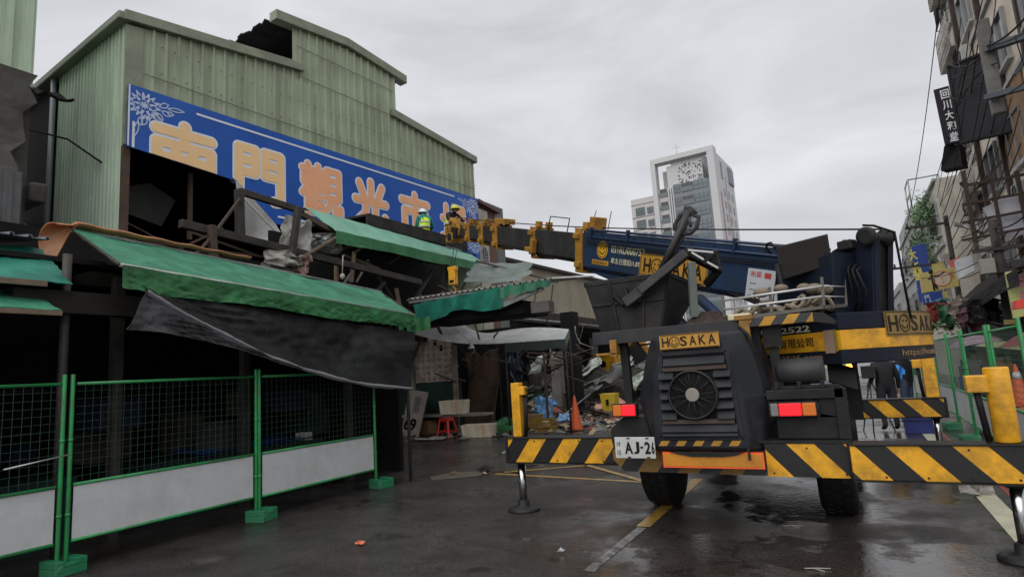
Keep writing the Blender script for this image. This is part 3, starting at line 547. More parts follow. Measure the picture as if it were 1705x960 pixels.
def rim(u, v): p = pl(rimp, u); a = v * 6.283; rr = .026 + .006 * math.sin(u * 30) + .008 * MN.noise(V((u * 40, v * 2, 0))); return p + V((.03 + rr * math.cos(a), 0, rr * math.sin(a) * 1.2))
mb.grid(rim, 90, 8); mb.build('rolled_hem', mat('pale_rolled_hem', (.2, .2, .215), .5, dirt=(.08, .08, .085), dirt_amt=.6), o)
# --- small awnings at the left edge
aw2 = thing('stall_awning', 'teal cloth awning sagging under grey sheet at the left edge, upper of two', 'awning', (-8, 2, 0))
mb = MB(); quad_cloth(mb, (-8.6, -1, 3.62), (-8.6, 3.55, 3.6), (-7.5, 3.4, 3.0), (-7.5, -1, 3.0), 30, 8, .03, .04); mb.build('canopy', TEAL, aw2, solid=.01)
mb = MB(); mb.beam((-7.5, -1, 2.98), (-7.5, 3.15, 2.99), .05, .06); mb.build('rail', WOOD, aw2)
aw3 = thing('stall_awning', 'small green awning with dripping pale front edge at the left edge, lower of two', 'awning', (-7.6, 2, 0))
mb = MB(); quad_cloth(mb, (-8.0, -1, 2.98), (-8.0, 3.2, 2.98), (-7.2, 3.17, 2.68), (-7.2, -1, 2.68), 30, 8, .0, .015, 2); mb.build('canopy', TARP_G, aw3, solid=.01)
mb = MB(); mb.beam((-7.2, -1, 2.64), (-7.2, 3.17, 2.64), .05, .05); mb.build('front_rail', WOOD, aw3)
mb = MB(); mb.beam((-7.9, 2.55, 2.6), (-8.0, 2.55, 0), .12, .12); mb.beam((-7.8, 2.5, 2.6), (-7.9, 2.75, 2.2), .12, .1); mb.build('post', WOOD, aw3)
mb = MB(); rib_sheet(mb, lambda s, z, o: V((-9.6 + 1.3 * z, s, 3.85 - .18 * z + o)), -1, 3.5, lambda s: 0, lambda s: 1, .18, .03); o = mb.build('loose_roof_sheet', mat('bluish_roof_sheet', (.2, .21, .24), .5, .2, .2, 2, dirt=(.09, .07, .06), dirt_amt=.6), None, solid=.01); tag(o, 'grey loose roof sheet lying above the teal awning at the left edge', 'roof sheet')

# --- stall block under the awnings: dark shells with posts, counters and rear walls
st = thing('stall_block', 'dark burnt market stalls behind the mesh fence under the long awning', 'market stall', (-9.5, 5, 0))
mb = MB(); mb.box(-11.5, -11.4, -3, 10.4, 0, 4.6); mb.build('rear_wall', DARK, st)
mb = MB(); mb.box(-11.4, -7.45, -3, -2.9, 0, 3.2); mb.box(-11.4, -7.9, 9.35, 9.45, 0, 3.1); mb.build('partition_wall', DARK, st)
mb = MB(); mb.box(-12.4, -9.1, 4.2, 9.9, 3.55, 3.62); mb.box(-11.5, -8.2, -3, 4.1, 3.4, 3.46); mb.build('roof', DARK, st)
mb = MB(); mb.box(-9.3, -9.1, 3.9, 9.8, 3.3, 3.5); mb.box(-7.8, -7.6, 2.9, 8.9, 2.7, 2.95); mb.build('roof_beam', mat('dark_timber', (.03, .026, .023), .85), st)
for y in (-1, 1.5, 4.3, 6.2, 8.4):
    mb = MB(); mb.beam((-8.3, y, 0), (-8.3, y, 3.3), .12, .12); mb.build('post', STEEL, st)
mb = MB(); mb.box(-9.6, -8.5, 1.4, 4.0, 0, .8); mb.box(-9.6, -8.5, 4.8, 8.0, 0, .78); mb.build('counter', mat('dark_teal_counter', (.016, .03, .03), .4), st)
BT = mat('blue_plastic_sheet', (.012, .035, .15), .3)
for y0, y1, lb in ((1.2, 3.2, 'blue plastic sheet on the stall counter at the left edge'), (5.6, 7.7, 'blue plastic sheet on the stall counter behind the third fence panel')):
    mb = MB(); mb.grid(lambda u, v: V((-8.45 - .8 * v, y0 + (y1 - y0) * u, .84 + .05 * math.sin(u * 14) * math.sin(v * 7) + .03 * v)), 24, 8); tag(mb.build('plastic_sheet', BT, None, solid=.01), lb, 'plastic sheet')
mb = MB(); mb.box(-8.75, -8.5, 7.55, 7.72, .8, .93); tag(mb.build('foam_block', mat('white_foam', (.6, .6, .57), .7, dirt=(.25, .2, .13), dirt_amt=.5), None, bevel=.01), 'small white foam block on the counter behind the third fence panel', 'foam block')
# --- upper steel frame and the higher green awning
fr = thing('steel_frame', 'broken dark steel channel frame standing in front of the torn banner corner', 'steel frame', (-10, 9, 0))
def pb(a, b, Xa, w=.14, h=.16, m=STEEL, nm='channel', Xb=None):
    mb = MB(); mb.beam(PX(*a, Xa), PX(*b, Xb or Xa), w, h); return mb.build(nm, m, fr, bevel=.01)
pb((398, 318), (505, 352), -10, .1, .13); pb((398, 316), (400, 392), -10, .14, .14, nm='post'); pb((300, 372), (700, 470), -9.9, .12, .15); pb((497, 345), (483, 445), -9.8, .12, .12, nm='post')
pb((400, 330), (352, 395), -9.9, .05, .05, RUST, 'brace'); pb((352, 375), (356, 430), -9.8, .12, .12, RUST, 'post'); pb((352, 395), (325, 425), -9.8, .05, .05, RUST, 'brace'); pb((482, 440), (560, 395), -9.8, .06, .06, WOOD, 'brace'); pb((493, 352), (560, 388), -10, .1, .12, RUST, 'channel')
pb((505, 347), (792, 425), -10.5, .04, .05, DARK, 'rail')
aw4 = thing('upper_awning', 'green awning on the upper level under the worker and the boom tip', 'awning', (-10.5, 13, 0))
c0, c1 = PX(558, 384, -9.8), PX(812, 441, -9.8); d0, d1 = PX(508, 345, -10.4), PX(786, 424, -10.5)
mb = MB(); quad_cloth(mb, d0, d1, c1, c0, 40, 8, .03, .02, 1); mb.build('canopy', cloth_mat('mint_highlight_cloth', (.2, .5, .36), var=.25, scale=1.2, dirt=(.4, .62, .52), dirt_amt=.7, dirt_scale=.8), aw4, solid=.008)  # pale mint patches put the canopy's highlight into its colour
mb = MB(); valance(mb, c0, c1, .27, 80, .03, 1); mb.build('valance', mat('green_valance', (.045, .2, .085), .5, dirt=(.02, .09, .04), dirt_amt=.6, streak=2), aw4, solid=.008)
ra, rb = PX(612, 358, -10.5), PX(778, 404, -10.5)
mb = MB(); rib_sheet(mb, lambda s, z, o: ra.lerp(rb, s) + V((-2.6 * (1 - z), 0, o + .1 * (1 - z))), 0, 1, lambda s: 0, lambda s: 1, .022, .05, .5); mb.prism([ra, rb, rb - V((0, 0, .27)), ra - V((0, 0, .25))], (-.05, 0, 0)); mb.build('roof_sheet', DKROOF, aw4, solid=.03)
mb = MB(); mb.box(-11.0, -10.5, 9.5, 16.4, 3.6, 3.75); mb.box(-12.5, -12.4, 10, 17.2, 3, 5.7); mb.build('rear_board', DARK, aw4)
for i, (a, b) in enumerate((((560, 430), (560, 540)), ((640, 470), (600, 520)), ((660, 480), (672, 545)), ((720, 450), (690, 500)), ((590, 420), (585, 470)), ((745, 440), (742, 520)))):
    mb = MB(); mb.beam(PX(*a, -10.3), PX(*b, -10.1), .09, .06); tag(mb.build('broken_timber', WOOD if i % 2 == 0 else STEEL, None), ['grey splintered timber hanging under the upper awning, leftmost', 'leaning steel strut under the middle of the upper awning', 'pale upright timber right of the long awning end', 'steel strut slanting under the right half of the upper awning', 'short pale timber under the left end of the upper awning', 'steel upright beside the hanging hook block'][i], 'timber')
# crumpled white and pink sheeting dangling on the frame
def crumple(name, c, ax, ay, m, amp, seed, label, cat, n=16):
    """creased sheet: soft folds plus a few sharp ridges"""
    mb = MB(); c, ax, ay = V(c), V(ax), V(ay); nn = ax.cross(ay).normalized(); sd_ = V((seed * 3.7, seed * 1.3, 0)); n = max(14, n + 6)
    def fn(u, v):
        p = V((u * 2.2, v * 2.2, 0)) + sd_; h1 = MN.noise(p) ; h2 = 1 - abs(MN.noise(p * 1.7 + V((5, 1, 0)))) * 2.2; h3 = MN.noise(p * 4)
        e = .16 * MN.noise(V((u * 3, v * 3, seed))) ; e2 = .16 * MN.noise(V((v * 3, u * 3, seed + 9.)))
        return c + ax * (u - .5 + e) + ay * (v - .5 + e2) * (1 - .35 * abs(u - .5)) + nn * amp * (h1 * 1.3 + h2 * .55 + h3 * .25)
    mb.grid(fn, n, n, True); return tag(mb.build(name, m, None, solid=.006), label, cat)
DIRTYW = cloth_mat('dirty_white_sheeting', (.5, .48, .44), dirt=(.09, .07, .055), dirt_amt=.9, dirt_scale=2.6, trans=.1)
p = PX(492, 400, -9.95); crumple('hanging_sheeting', p, (.1, .7, -.1), (.1, .1, .95), DIRTYW, .1, 3, 'dirty white sheeting draped over the broken steel frame', 'sheeting')
p = PX(540, 405, -10.1); crumple('crushed_sheet', p, (.2, .9, .1), (.3, 0, .5), mat('crushed_tin', (.33, .34, .33), .4, .6, .4, 4, dirt=(.1, .08, .06), dirt_amt=.6), .14, 5, 'crushed silvery tin sheet between the frame and the upper awning', 'tin sheet')
p = PX(470, 435, -9.85); crumple('torn_sheeting', p, (.1, .8, 0), (.2, 0, .4), DIRTYW, .1, 8, 'torn off white sheeting in a heap on the back of the long awning', 'sheeting')
p = PX(505, 440, -9.75); crumple('pinkish_rag', p, (.1, .25, 0), (.1, 0, .4), cloth_mat('pinkish_rag', (.4, .26, .23), dirt=(.1, .06, .05), dirt_amt=.6), .12, 9, 'faded pink rag on the broken frame beside the white heap', 'rag')
mb = MB(); mb.tube([PX(571, 425, -9.6), PX(570, 455, -9.6)], .012); mb.ball(PX(570, 460, -9.6), .06, 10, (1, 1, 1.2)); tag(mb.build('dangling_rope', mat('pale_rope', (.4, .37, .32), .8), None), 'pale rope with a knotted end dangling behind the long awning', 'rope')
# --- lane awning whose end faces the camera
aw5 = thing('lane_awning', 'teal awning under a pale corrugated sheet over the lane, hook block above it', 'awning', (-8, 12.3, 0))
mb = MB(); rib_sheet(mb, lambda s, z, o: V((s, 12.0 + 2.6 * z, 3.76 + .35 * z + o)), -9.75, -5.6, lambda s: 0, lambda s: 1, .16, .04, .5); mb.build('roof_sheet', mat('pale_grey_roof_sheet', (.42, .41, .37), .5, .1, .2, 2, dirt=(.17, .13, .1), dirt_amt=.6, streak=2), aw5, solid=.015)
mb = MB()
def tl(u, v):
    x = -9.5 + 2.55 * u; return V((x, 11.95 + .06 * math.sin(u * 31 + v * 3) + .05 * v, 3.62 + .12 * u - v * (.42 + .08 * math.sin(u * 9) + .1 * (u < .12)) ))
mb.grid(tl, 50, 8); mb.build('torn_valance', TEAL, aw5, solid=.01)
mb = MB(); mb.grid(lambda u, v: V((-6.97 + 1.3 * u, 11.97 + .04 * math.sin(u * 20), 3.74 + .02 * u - v * (.26 - .12 * u) - .02 * math.sin(u * 22))), 24, 6); mb.build('valance', TARP_G, aw5, solid=.01)
mb = MB(); mb.grid(lambda u, v: V((-9.9 + 1.0 * u, 11.8 + .03 * math.sin(u * 20), 3.2 + .05 * u - .32 * v)), 16, 4); mb.build('lower_valance', TARP_G2, aw5, solid=.01)
mb = MB(); mb.beam((-7.1, 12.1, 3.3), (-5.9, 12.1, 3.62), .07, .12); mb.beam((-9.7, 12.05, 3.7), (-5.7, 12.05, 3.72), .06, .06); mb.build('bracket', GALV, aw5)
mb = MB(); mb.box(-9.6, -6.55, 12.3, 13.6, 3.12, 3.42); mb.build('underside_shade_box', DARK, aw5)  # black box stands for the shade beneath the awning
mb = MB(); mb.box(-6.2, -5.75, 12.0, 12.3, 3.05, 3.3); mb.tube([(-6.1, 12, 3.3), (-6.0, 12, 3.7)], .02); mb.tube([(-5.75, 12.1, 3.2), (-5.65, 12.1, 3.65)], .02); tag(mb.build('hanging_wire_basket', mat('grimy_cage', (.12, .11, .1), .7), None, bevel=.02), 'grimy wire basket hanging at the street end of the lane awning', 'basket')
crumple('clear_sheet', PX(830, 455, -8.5), (1.7, .4, -.2), (0, .8, .7), mat('greenish_clear_sheet', (.25, .3, .28), .2, 0, .2, 3, trans=.4), .05, 21, 'greenish translucent plastic sheet sagging above the lane awning', 'plastic sheet')
mb = MB(); mb.beam(PX(792, 434, -9.2), PX(930, 470, -7.0), .05, .05); tag(mb.build('loose_beam', RUST, None), 'thin rusty beam lying from the upper awning to the lane awning', 'beam')
mb = MB(); mb.beam(PX(820, 440, -9), PX(856, 473, -8.4), .08, .08); tag(mb.build('aluminium_pole', mat('bright_aluminium', (.6, .6, .6), .35, .8), None), 'bright aluminium pole leaning above the lane awning', 'pole')
# --- white tent further in
tent = thing('market_tent', 'white roofed tent with green trim over the lane stalls', 'tent', (-8.6, 16, 0))
TENT = cloth_mat('white_tent_cloth', (.72, .73, .73), dirt=(.45, .45, .44), dirt_amt=.5, trans=.45)
q0, q1, q2, q3 = V((-9.0, 15.6, 2.66)), V((-7.05, 15.6, 2.62)), V((-7.6, 17.2, 3.0)), V((-10.2, 17.2, 3.15))
mb = MB(); mb.grid(lambda u, v: q0.lerp(q1, u).lerp(q3.lerp(q2, u), v) + V((0, 0, -.08 * math.sin(math.pi * u) * math.sin(math.pi * v) + .1 * math.sin(u * 3.1) * v)), 20, 10); mb.grid(lambda u, v: V((-11.4, 14.0, 3.15)).lerp(q0, u).lerp(V((-11.2, 16.6, 3.5)).lerp(q3, u), v) - V((0, 0, .15 * math.sin(math.pi * u))), 16, 8); mb.build('roof', TENT, tent, solid=.01)
mb = MB(); valance(mb, q0, q1, .26, 30, .01); mb.build('trim', mat('grey_green_trim_cloth', (.1, .13, .12), .6), tent, solid=.01)
mb = MB(); mb.grid(lambda u, v: q1.lerp(q2, u) - V((0, 0, .24 * v)), 10, 3); mb.build('trim', TARP_G2, tent, solid=.01)
for p_ in (q0, q1, q2, q3):
    mb = MB(); mb.tube([(p_.x, p_.y, 0), p_], .03); mb.build('leg', STEEL, tent)
# --- the open stall with the pierced block wall
ls = thing('pierced_wall_stall', 'burnt stall front with pierced screen blocks over a dark green panel', 'market stall', (-12.2, 16, 0))
mb = MB(); mb.box(-14.5, -11.2, 16.3, 16.42, 0, 1.62); mb.build('lower_panel', mat('dark_green_panel', (.03, .06, .05), .7, dirt=(.02, .02, .02), dirt_amt=.7), ls)
BLK = mat('dusty_screen_block', (.52, .42, .37), .9, 0, .25, 3, dirt=(.07, .055, .05), dirt_amt=.6)
mb = MB(); bw = .235
for i in range(7):
    for j in range(8):
        x, z = -12.95 + i * bw, 1.64 + j * .2
        if RND.random() < .06: continue
        mb.box(x, x + bw, 16.26, 16.4, z, z + .04); mb.box(x, x + bw, 16.26, 16.4, z + .16, z + .2)
        mb.box(x, x + .045, 16.26, 16.4, z + .04, z + .16); mb.box(x + bw - .045, x + bw, 16.26, 16.4, z + .04, z + .16)
        mb.obox((x + bw / 2, 16.33, z + .1), (.17, .11, .03), (1, 0, .8), (0, 1, 0)); mb.obox((x + bw / 2, 16.325, z + .1), (.17, .11, .03), (1, 0, -.8), (0, 1, 0))
mb.build('screen_blocks', BLK, ls)
mb = MB(); mb.box(-14.6, -12.95, 16.3, 16.4, 1.62, 3.4); mb.build('side_wall', mat('sooty_plaster', (.13, .11, .09), .9, 0, .4, 1.5, dirt=(.025, .022, .02), dirt_amt=.9, dirt_scale=.9), ls)
for x in (-13.0, -11.28):
    mb = MB(); mb.beam((x, 16.2, 0), (x, 16.2, 3.4), .14, .12); mb.build('post', mat('flaking_pale_timber', (.3, .27, .22), .85, dirt=(.05, .04, .035), dirt_amt=.8, dirt_scale=2), ls)
mb = MB(); mb.beam((-13.3, 16.0, 1.6), (-12.3, 15.9, 3.2), .07, .05); mb.beam((-11.3, 15.8, 3.1), (-10.0, 15.8, 2.0), .05, .05); mb.beam((-11.9, 16.0, 1.9), (-11.1, 16.0, 1.6), .04, .04); mb.build('brace', RUST, ls)
mb = MB(); mb.box(-13.3, -9.9, 15.6, 16.2, .55, .62); mb.build('ledge', mat('pale_ledge', (.33, .31, .27), .6), ls)
mb = MB(); mb.box(-16, -10.5, 18.6, 18.8, 0, 3.4); mb.build('rear_wall', DARK, ls)
mb = MB(); mb.grid(lambda u, v: V((-12.25 + 1.35 * u + .12 * v * (1 - u), 18.3 - .35 * v * v + .14 * math.sin(u * 7 + v * 5), 2.55 * (1 - v) + .1 * math.sin(u * 9) * (1 - v))), 20, 14); o = mb.build('rusty_hanging_panel', mat('rust_brown_panel', (.085, .05, .03), .8, 0, .35, 3, dirt=(.02, .015, .012), dirt_amt=.8, dirt_scale=1), None, solid=.03); tag(o, 'tall warped rust brown panel leaning in the lane beside the screen blocks', 'panel')
mb = MB(); mb.lathe((-9.75, 14.9, 2.55), [(.02, .14), (.05, .1), (.1, .02), (.1, 0)]); mb.tube([(-9.75, 14.9, 2.68), (-10.3, 14.9, 3.3)], .012); o = mb.build('hanging_lamp', mat('white_enamel', (.7, .7, .68), .3), None); tag(o, 'small white enamel lamp hanging in the burnt lane stall', 'lamp')

# ================================================================= mesh fence
FGREEN = mat('fence_green_paint', (.025, .29, .085), .4, 0, .15, 3, dirt=(.07, .1, .06), dirt_amt=.75, dirt_scale=5)
WIRE = mat('dull_green_wire', (.03, .066, .044), .5)
PANELW = mat('pale_grey_board', (.56, .58, .595), .6, 0, .07, 1.5, dirt=(.3, .285, .265), dirt_amt=.45, dirt_scale=1.6, bump=.06, bscale=4)
def make_fence(name, label, L_, group, pole=.035, wires=True):
    t = thing(name, label, 'fence', (0, 0, 0), group)
    for y in (.03, L_ - .03):
        mb = MB(); mb.tube([(0, y, .08), (0, y, 2.0)], pole * .62, 12); mb.build('post', FGREEN, t, bevel=.006)
    mb = MB()
    for z in (1.9, .86, .3): mb.tube([(0, .07, z), (0, L_ - .07, z)], .018, 8)
    mb.build('rail', FGREEN, t)
    mb = MB(); k = int((L_ - .14) / .078)
    for i in range(1, k): y = .07 + (L_ - .14) * i / k; mb.tube([(0.006, y, .86), (0.006, y, 1.9)], .0032, 4, False)
    for j in range(1, 13): z = .86 + 1.04 * j / 13; mb.tube([(0.0, .07, z), (0.0, L_ - .07, z)], .0032, 4, False)
    mb.build('wire_mesh', WIRE, t)
    mb = MB(); mb.grid(lambda u, v: (.006 * MN.noise(V((u * 3, v * 2, 0))), .075 + (L_ - .15) * u, .315 + .53 * v), 24, 6, False); mb.build('lower_board', PANELW, t, solid=.004)
    mb = MB(); pass
    for y in (.03, L_ - .03):
        for z in (.55, 1.3): mb = MB(); mb.lathe((0, y, z), [(.026, 0), (.026, .03)], n=12); mb.build('clamp', FGREEN, t)
    return t
FL = [('first green mesh fence panel, cut off by the left edge', (-7.3, 1.0)), ('green mesh fence panel between the two double green posts at left', (-7.25, 3.3)), ('green mesh fence panel at the far end, half under the black shade cloth', (-7.18, 5.56))]
fp = make_fence('mesh_fence', FL[0][0], 2.28, 'mesh fence panels along the stalls')
for i, (lb, (x, y)) in enumerate(FL):
    o = fp if i == 0 else copy_tree(fp); o['label'] = lb; o.location = (x, y, 0); o.rotation_euler = (0, 0, rad(-1.4))
def make_foot(label):
    mb = MB(); mb.box(-.14, .14, -.15, .15, 0, .08); mb.box(-.14, .14, -.15, -.06, .08, .15); mb.box(-.14, .14, .05, .15, .08, .15); mb.box(-.14, -.07, -.06, .05, .08, .12); mb.box(.07, .14, -.06, .05, .08, .12)
    mb.lathe((.14, -.1, .075), [(.04, -.01), (.035, .005)], (1, 0, 0), 14)
    return tag(mb.build('fence_foot', mat('green_plastic_block', (.022, .2, .09), .4, 0, .2, 5, dirt=(.08, .1, .07), dirt_amt=.5), None, bevel=.012), label, 'fence foot', 'green blocks holding up the fence')
ft = make_foot('green plastic foot block under the double post at the left')
for i, (lb, x, y, r) in enumerate((('green plastic foot block under the double post at the left', -7.22, 3.3, .1), ('green plastic foot block under the middle double post of the left fence', -7.12, 5.58, .25), ('green plastic foot block under the far single post of the left fence', -7.06, 7.86, -.2), )):
    o = ft if i == 0 else ft.copy()
    if i: COL.objects.link(o)
    o['label'] = lb; o.location = (x, y, 0); o.rotation_euler = (0, 0, r)
mb = MB(); mb.tube([(-7.14, 3.28, 1.18), (-7.08, 2.7, 1.12)], .008); tag(mb.build('loose_tie_wire', mat('bright_wire', (.5, .5, .5), .4, .7), None), 'bright loose tie wire sticking out of the double fence post', 'wire')
# right hand fence
RF = make_fence('mesh_fence', 'green mesh fence panel on the right, nearest visible, beside the yellow rear jack', 2.2, 'mesh fence panels on the right')
rl = ['on the right, nearest one, beside the yellow rear jack', 'on the right, second from the camera, left of the orange cone', 'on the right, third from the camera, below the pink umbrella', 'on the right, fourth from the camera, behind the front yellow jack', 'on the right, fifth from the camera', 'on the right, sixth from the camera', 'on the right, farthest one behind the man in blue']
for i, lb in enumerate(rl):
    o = RF if i == 0 else copy_tree(RF); o['label'] = 'green mesh fence panel ' + lb; o.location = (1.72 + (i % 2) * .03, 9.0 + 2.25 * i, 0); o.rotation_euler = (0, 0, rad((-1.5, .5, -1, 1, 0, -1, .5)[i]))
for i, (lb, y) in enumerate((('green plastic foot block at the right below the tied plastic bag', 9.0), ('green plastic foot block of the right fence near the front jack', 13.5), ('green plastic foot block of the right fence beside the blue crate', 15.75))):
    o = ft.copy(); COL.objects.link(o); o['label'] = lb; o.location = (1.62, y, 0); o.rotation_euler = (0, 0, .1 * i)

# stock in very dark tones left in the burnt stalls behind the fence
r_ = random.Random(33); ST = [mat('dim_stock_%d' % k, c, .7, 0, .3, 4) for k, c in enumerate(((.05, .04, .03), (.02, .035, .03), (.035, .035, .04), (.016, .02, .045), (.06, .05, .035)))]
for k in range(22):
    x = r_.uniform(-10.9, -8.6); y = r_.uniform(1.2, 8.8); z = r_.choice((0, 0, .82, 1.3)); w, h_ = r_.uniform(.3, .7), r_.uniform(.25, .6); a = r_.uniform(-.3, .3); mb = MB(); mb.obox((x, y, z + h_ / 2), (w, w * .8, h_), (math.cos(a), math.sin(a), 0), (-math.sin(a), math.cos(a), 0)); mb.obox((x, y, z + h_ + .012), (w * 1.05, w * .85, .03), (math.cos(a), math.sin(a), 0), (-math.sin(a), math.cos(a), 0)); tag(mb.build('stock_box', ST[k % 5], None, bevel=.012), 'dim box stacked in the dark stalls behind the left fence', 'box', 'dim boxes in the dark stalls')
for k in range(5):
    mb = MB(); y = 1.6 + 1.6 * k; mb.box(-11.3, -10.6, y, y + 1.3, 1.27, 1.3); mb.box(-11.3, -10.6, y, y + 1.3, 1.9, 1.93); mb.box(-10.65, -10.6, y, y + .04, 0, 2.1); tag(mb.build('wall_shelf', ST[2], None), ['wall shelf nearest the left edge in the dark stalls', 'second wall shelf from the left in the dark stalls', 'middle wall shelf in the dark stalls', 'fourth wall shelf from the left in the dark stalls', 'farthest wall shelf in the dark stalls'][k], 'shelf')
# ================================================================= crane truck
NAVY = mat('navy_crane_paint', (.006, .0105, .023), .45, 0, .25, 2.5, dirt=(.012, .012, .013), dirt_amt=.8, dirt_scale=1.6)
BOOMB = mat('blue_boom_paint', (.013, .034, .088), .4, 0, .18, 1.6, dirt=(.022, .026, .034), dirt_amt=.75, dirt_scale=1.2)
YEL = mat('crane_yellow_paint', (.8, .39, .016), .42, 0, .16, 3, dirt=(.1, .05, .018), dirt_amt=.8, dirt_scale=4.5, coat=.1)
YELD = mat('greasy_yellow_paint', (.4, .19, .02), .5, 0, .25, 5, dirt=(.07, .04, .02), dirt_amt=.8, dirt_scale=4)
BLKM = mat('black_truck_metal', (.017, .017, .018), .5, 0, .3, 3, dirt=(.05, .047, .044), dirt_amt=.6, dirt_scale=2, bump=.1)
BOOMK = mat('greasy_black_boom', (.028, .027, .028), .5, 0, .35, 3, dirt=(.06, .055, .05), dirt_amt=.6, dirt_scale=2, streak=2)
COVER = mat('dark_slate_cover', (.016, .018, .023), .5, 0, .2, 3, dirt=(.06, .06, .06), dirt_amt=.5, dirt_scale=2)
RUBBER = mat('wet_rubber', (.014, .014, .014), .55, 0, .3, 6, bump=.2)
CHROME = mat('jack_chrome', (.5, .5, .5), .18, 1, .1)
INK = mat('black_lettering', (.012, .011, .01), .5, 0, .1)
GOLD = mat('gold_lettering', (.6, .42, .1), .45, 0, .15); CREAML = mat('cream_lettering', (.62, .58, .4), .45, 0, .1); BROWNL = mat('faded_brown_lettering', (.32, .2, .1), .5, 0, .2)
PLATEY = mat('dirty_yellow_plate', (.5, .25, .03), .45, 0, .15, 4, dirt=(.2, .1, .03), dirt_amt=.5)
HZ_R = stripes('hazard_bands_falling', (.84, .41, .016), (.011, .010, .010), (1, 0, .9), .47, .1)
HZ_L = stripes('hazard_bands_rising', (.84, .41, .016), (.011, .010, .010), (1, 0, -.75), .47, .0)
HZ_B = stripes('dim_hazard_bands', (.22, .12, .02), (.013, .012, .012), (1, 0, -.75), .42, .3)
tr = thing('crane_truck', 'navy and yellow truck crane seen from behind with its boom reaching to the market hall', 'crane truck', (-1.2, 8.8, 0))
# chassis
mb = MB(); mb.box(-1.95, -1.6, 6.75, 12.6, .72, 1.05); mb.box(-.9, -.55, 6.75, 12.6, .72, 1.05)
for y in (7.0, 8.2, 9.4, 10.6, 12.2): mb.box(-1.6, -.9, y, y + .2, .75, 1.0)
mb.box(-1.75, -.75, 7.3, 8.2, .45, .75); mb.cyl((-2.3, 7.7, .5), (-.3, 7.7, .5), .09); mb.cyl((-2.3, 11.2, .5), (-.3, 11.2, .5), .08)
mb.build('chassis', BLKM, tr, bevel=.01)
mb = MB(); mb.box(-2.3, -.15, 9.9, 12.9, .72, 1.25); mb.box(-2.3, -1.5, 11.2, 12.9, 1.25, 1.9); mb.build('carrier_body', NAVY, tr, bevel=.04)
mb = MB(); mb.cyl((-1.15, 8.8, 1.05), (-1.15, 8.8, 1.6), .62, n=32); mb.build('slewing_ring', BLKM, tr)
# wheels
def wheel(x0, x1, y, r=.52):
    t = bpy.data.objects.new('wheel', None); COL.objects.link(t); t.parent = tr; t.location = V(((x0 + x1) / 2, y, r)) - tr.location
    w = x1 - x0; mb = MB(); prof = [(r * .58, 0), (r * .9, 0), (r * .98, w * .06), (r, w * .16), (r, w * .84), (r * .98, w * .94), (r * .9, w), (r * .58, w)]
    mb.lathe((x0, y, r), prof, (1, 0, 0), 40)
    for i in range(30):
        a = 2 * math.pi * i / 30
        for k in range(3): c = V((x0 + w * (.25 + .25 * k), y + math.cos(a + k * .1) * r, r + math.sin(a + k * .1) * r)); mb.obox(c, (w * .2, .05, .024), (1, 0, 0), (0, -math.sin(a), math.cos(a)))
    mb.build('tyre', RUBBER, t)
    mb = MB(); mb.lathe((x0 + .02, y, r), [(r * .2, 0), (r * .57, .03), (r * .58, w - .04), (r * .3, w - .1)], (1, 0, 0), 24); mb.build('rim', mat('dull_wheel_rim', (.2, .2, .2), .5, .4), t)
wheel(-2.42, -2.06, 7.72); wheel(-.5, -.14, 7.72); wheel(-2.4, -2.06, 11.2); wheel(-.42, -.1, 11.2)
# rear bumper with hazard bands
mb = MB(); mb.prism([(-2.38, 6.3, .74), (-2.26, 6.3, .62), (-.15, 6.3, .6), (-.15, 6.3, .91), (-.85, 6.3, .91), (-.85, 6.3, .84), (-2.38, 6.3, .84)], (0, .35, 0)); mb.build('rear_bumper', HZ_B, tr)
mb = MB(); mb.prism([(-.84, 6.28, .605), (-.155, 6.28, .605), (-.155, 6.28, .905), (-.84, 6.28, .905)], (0, .018, 0)); mb.build('bumper_panel', HZ_R, tr)
mb = MB(); mb.box(-.9, -.12, 6.27, 6.7, .912, .935); mb.box(-.150, -.12, 6.26, 6.9, .6, .91); mb.build('bumper_edge', BLKM, tr)
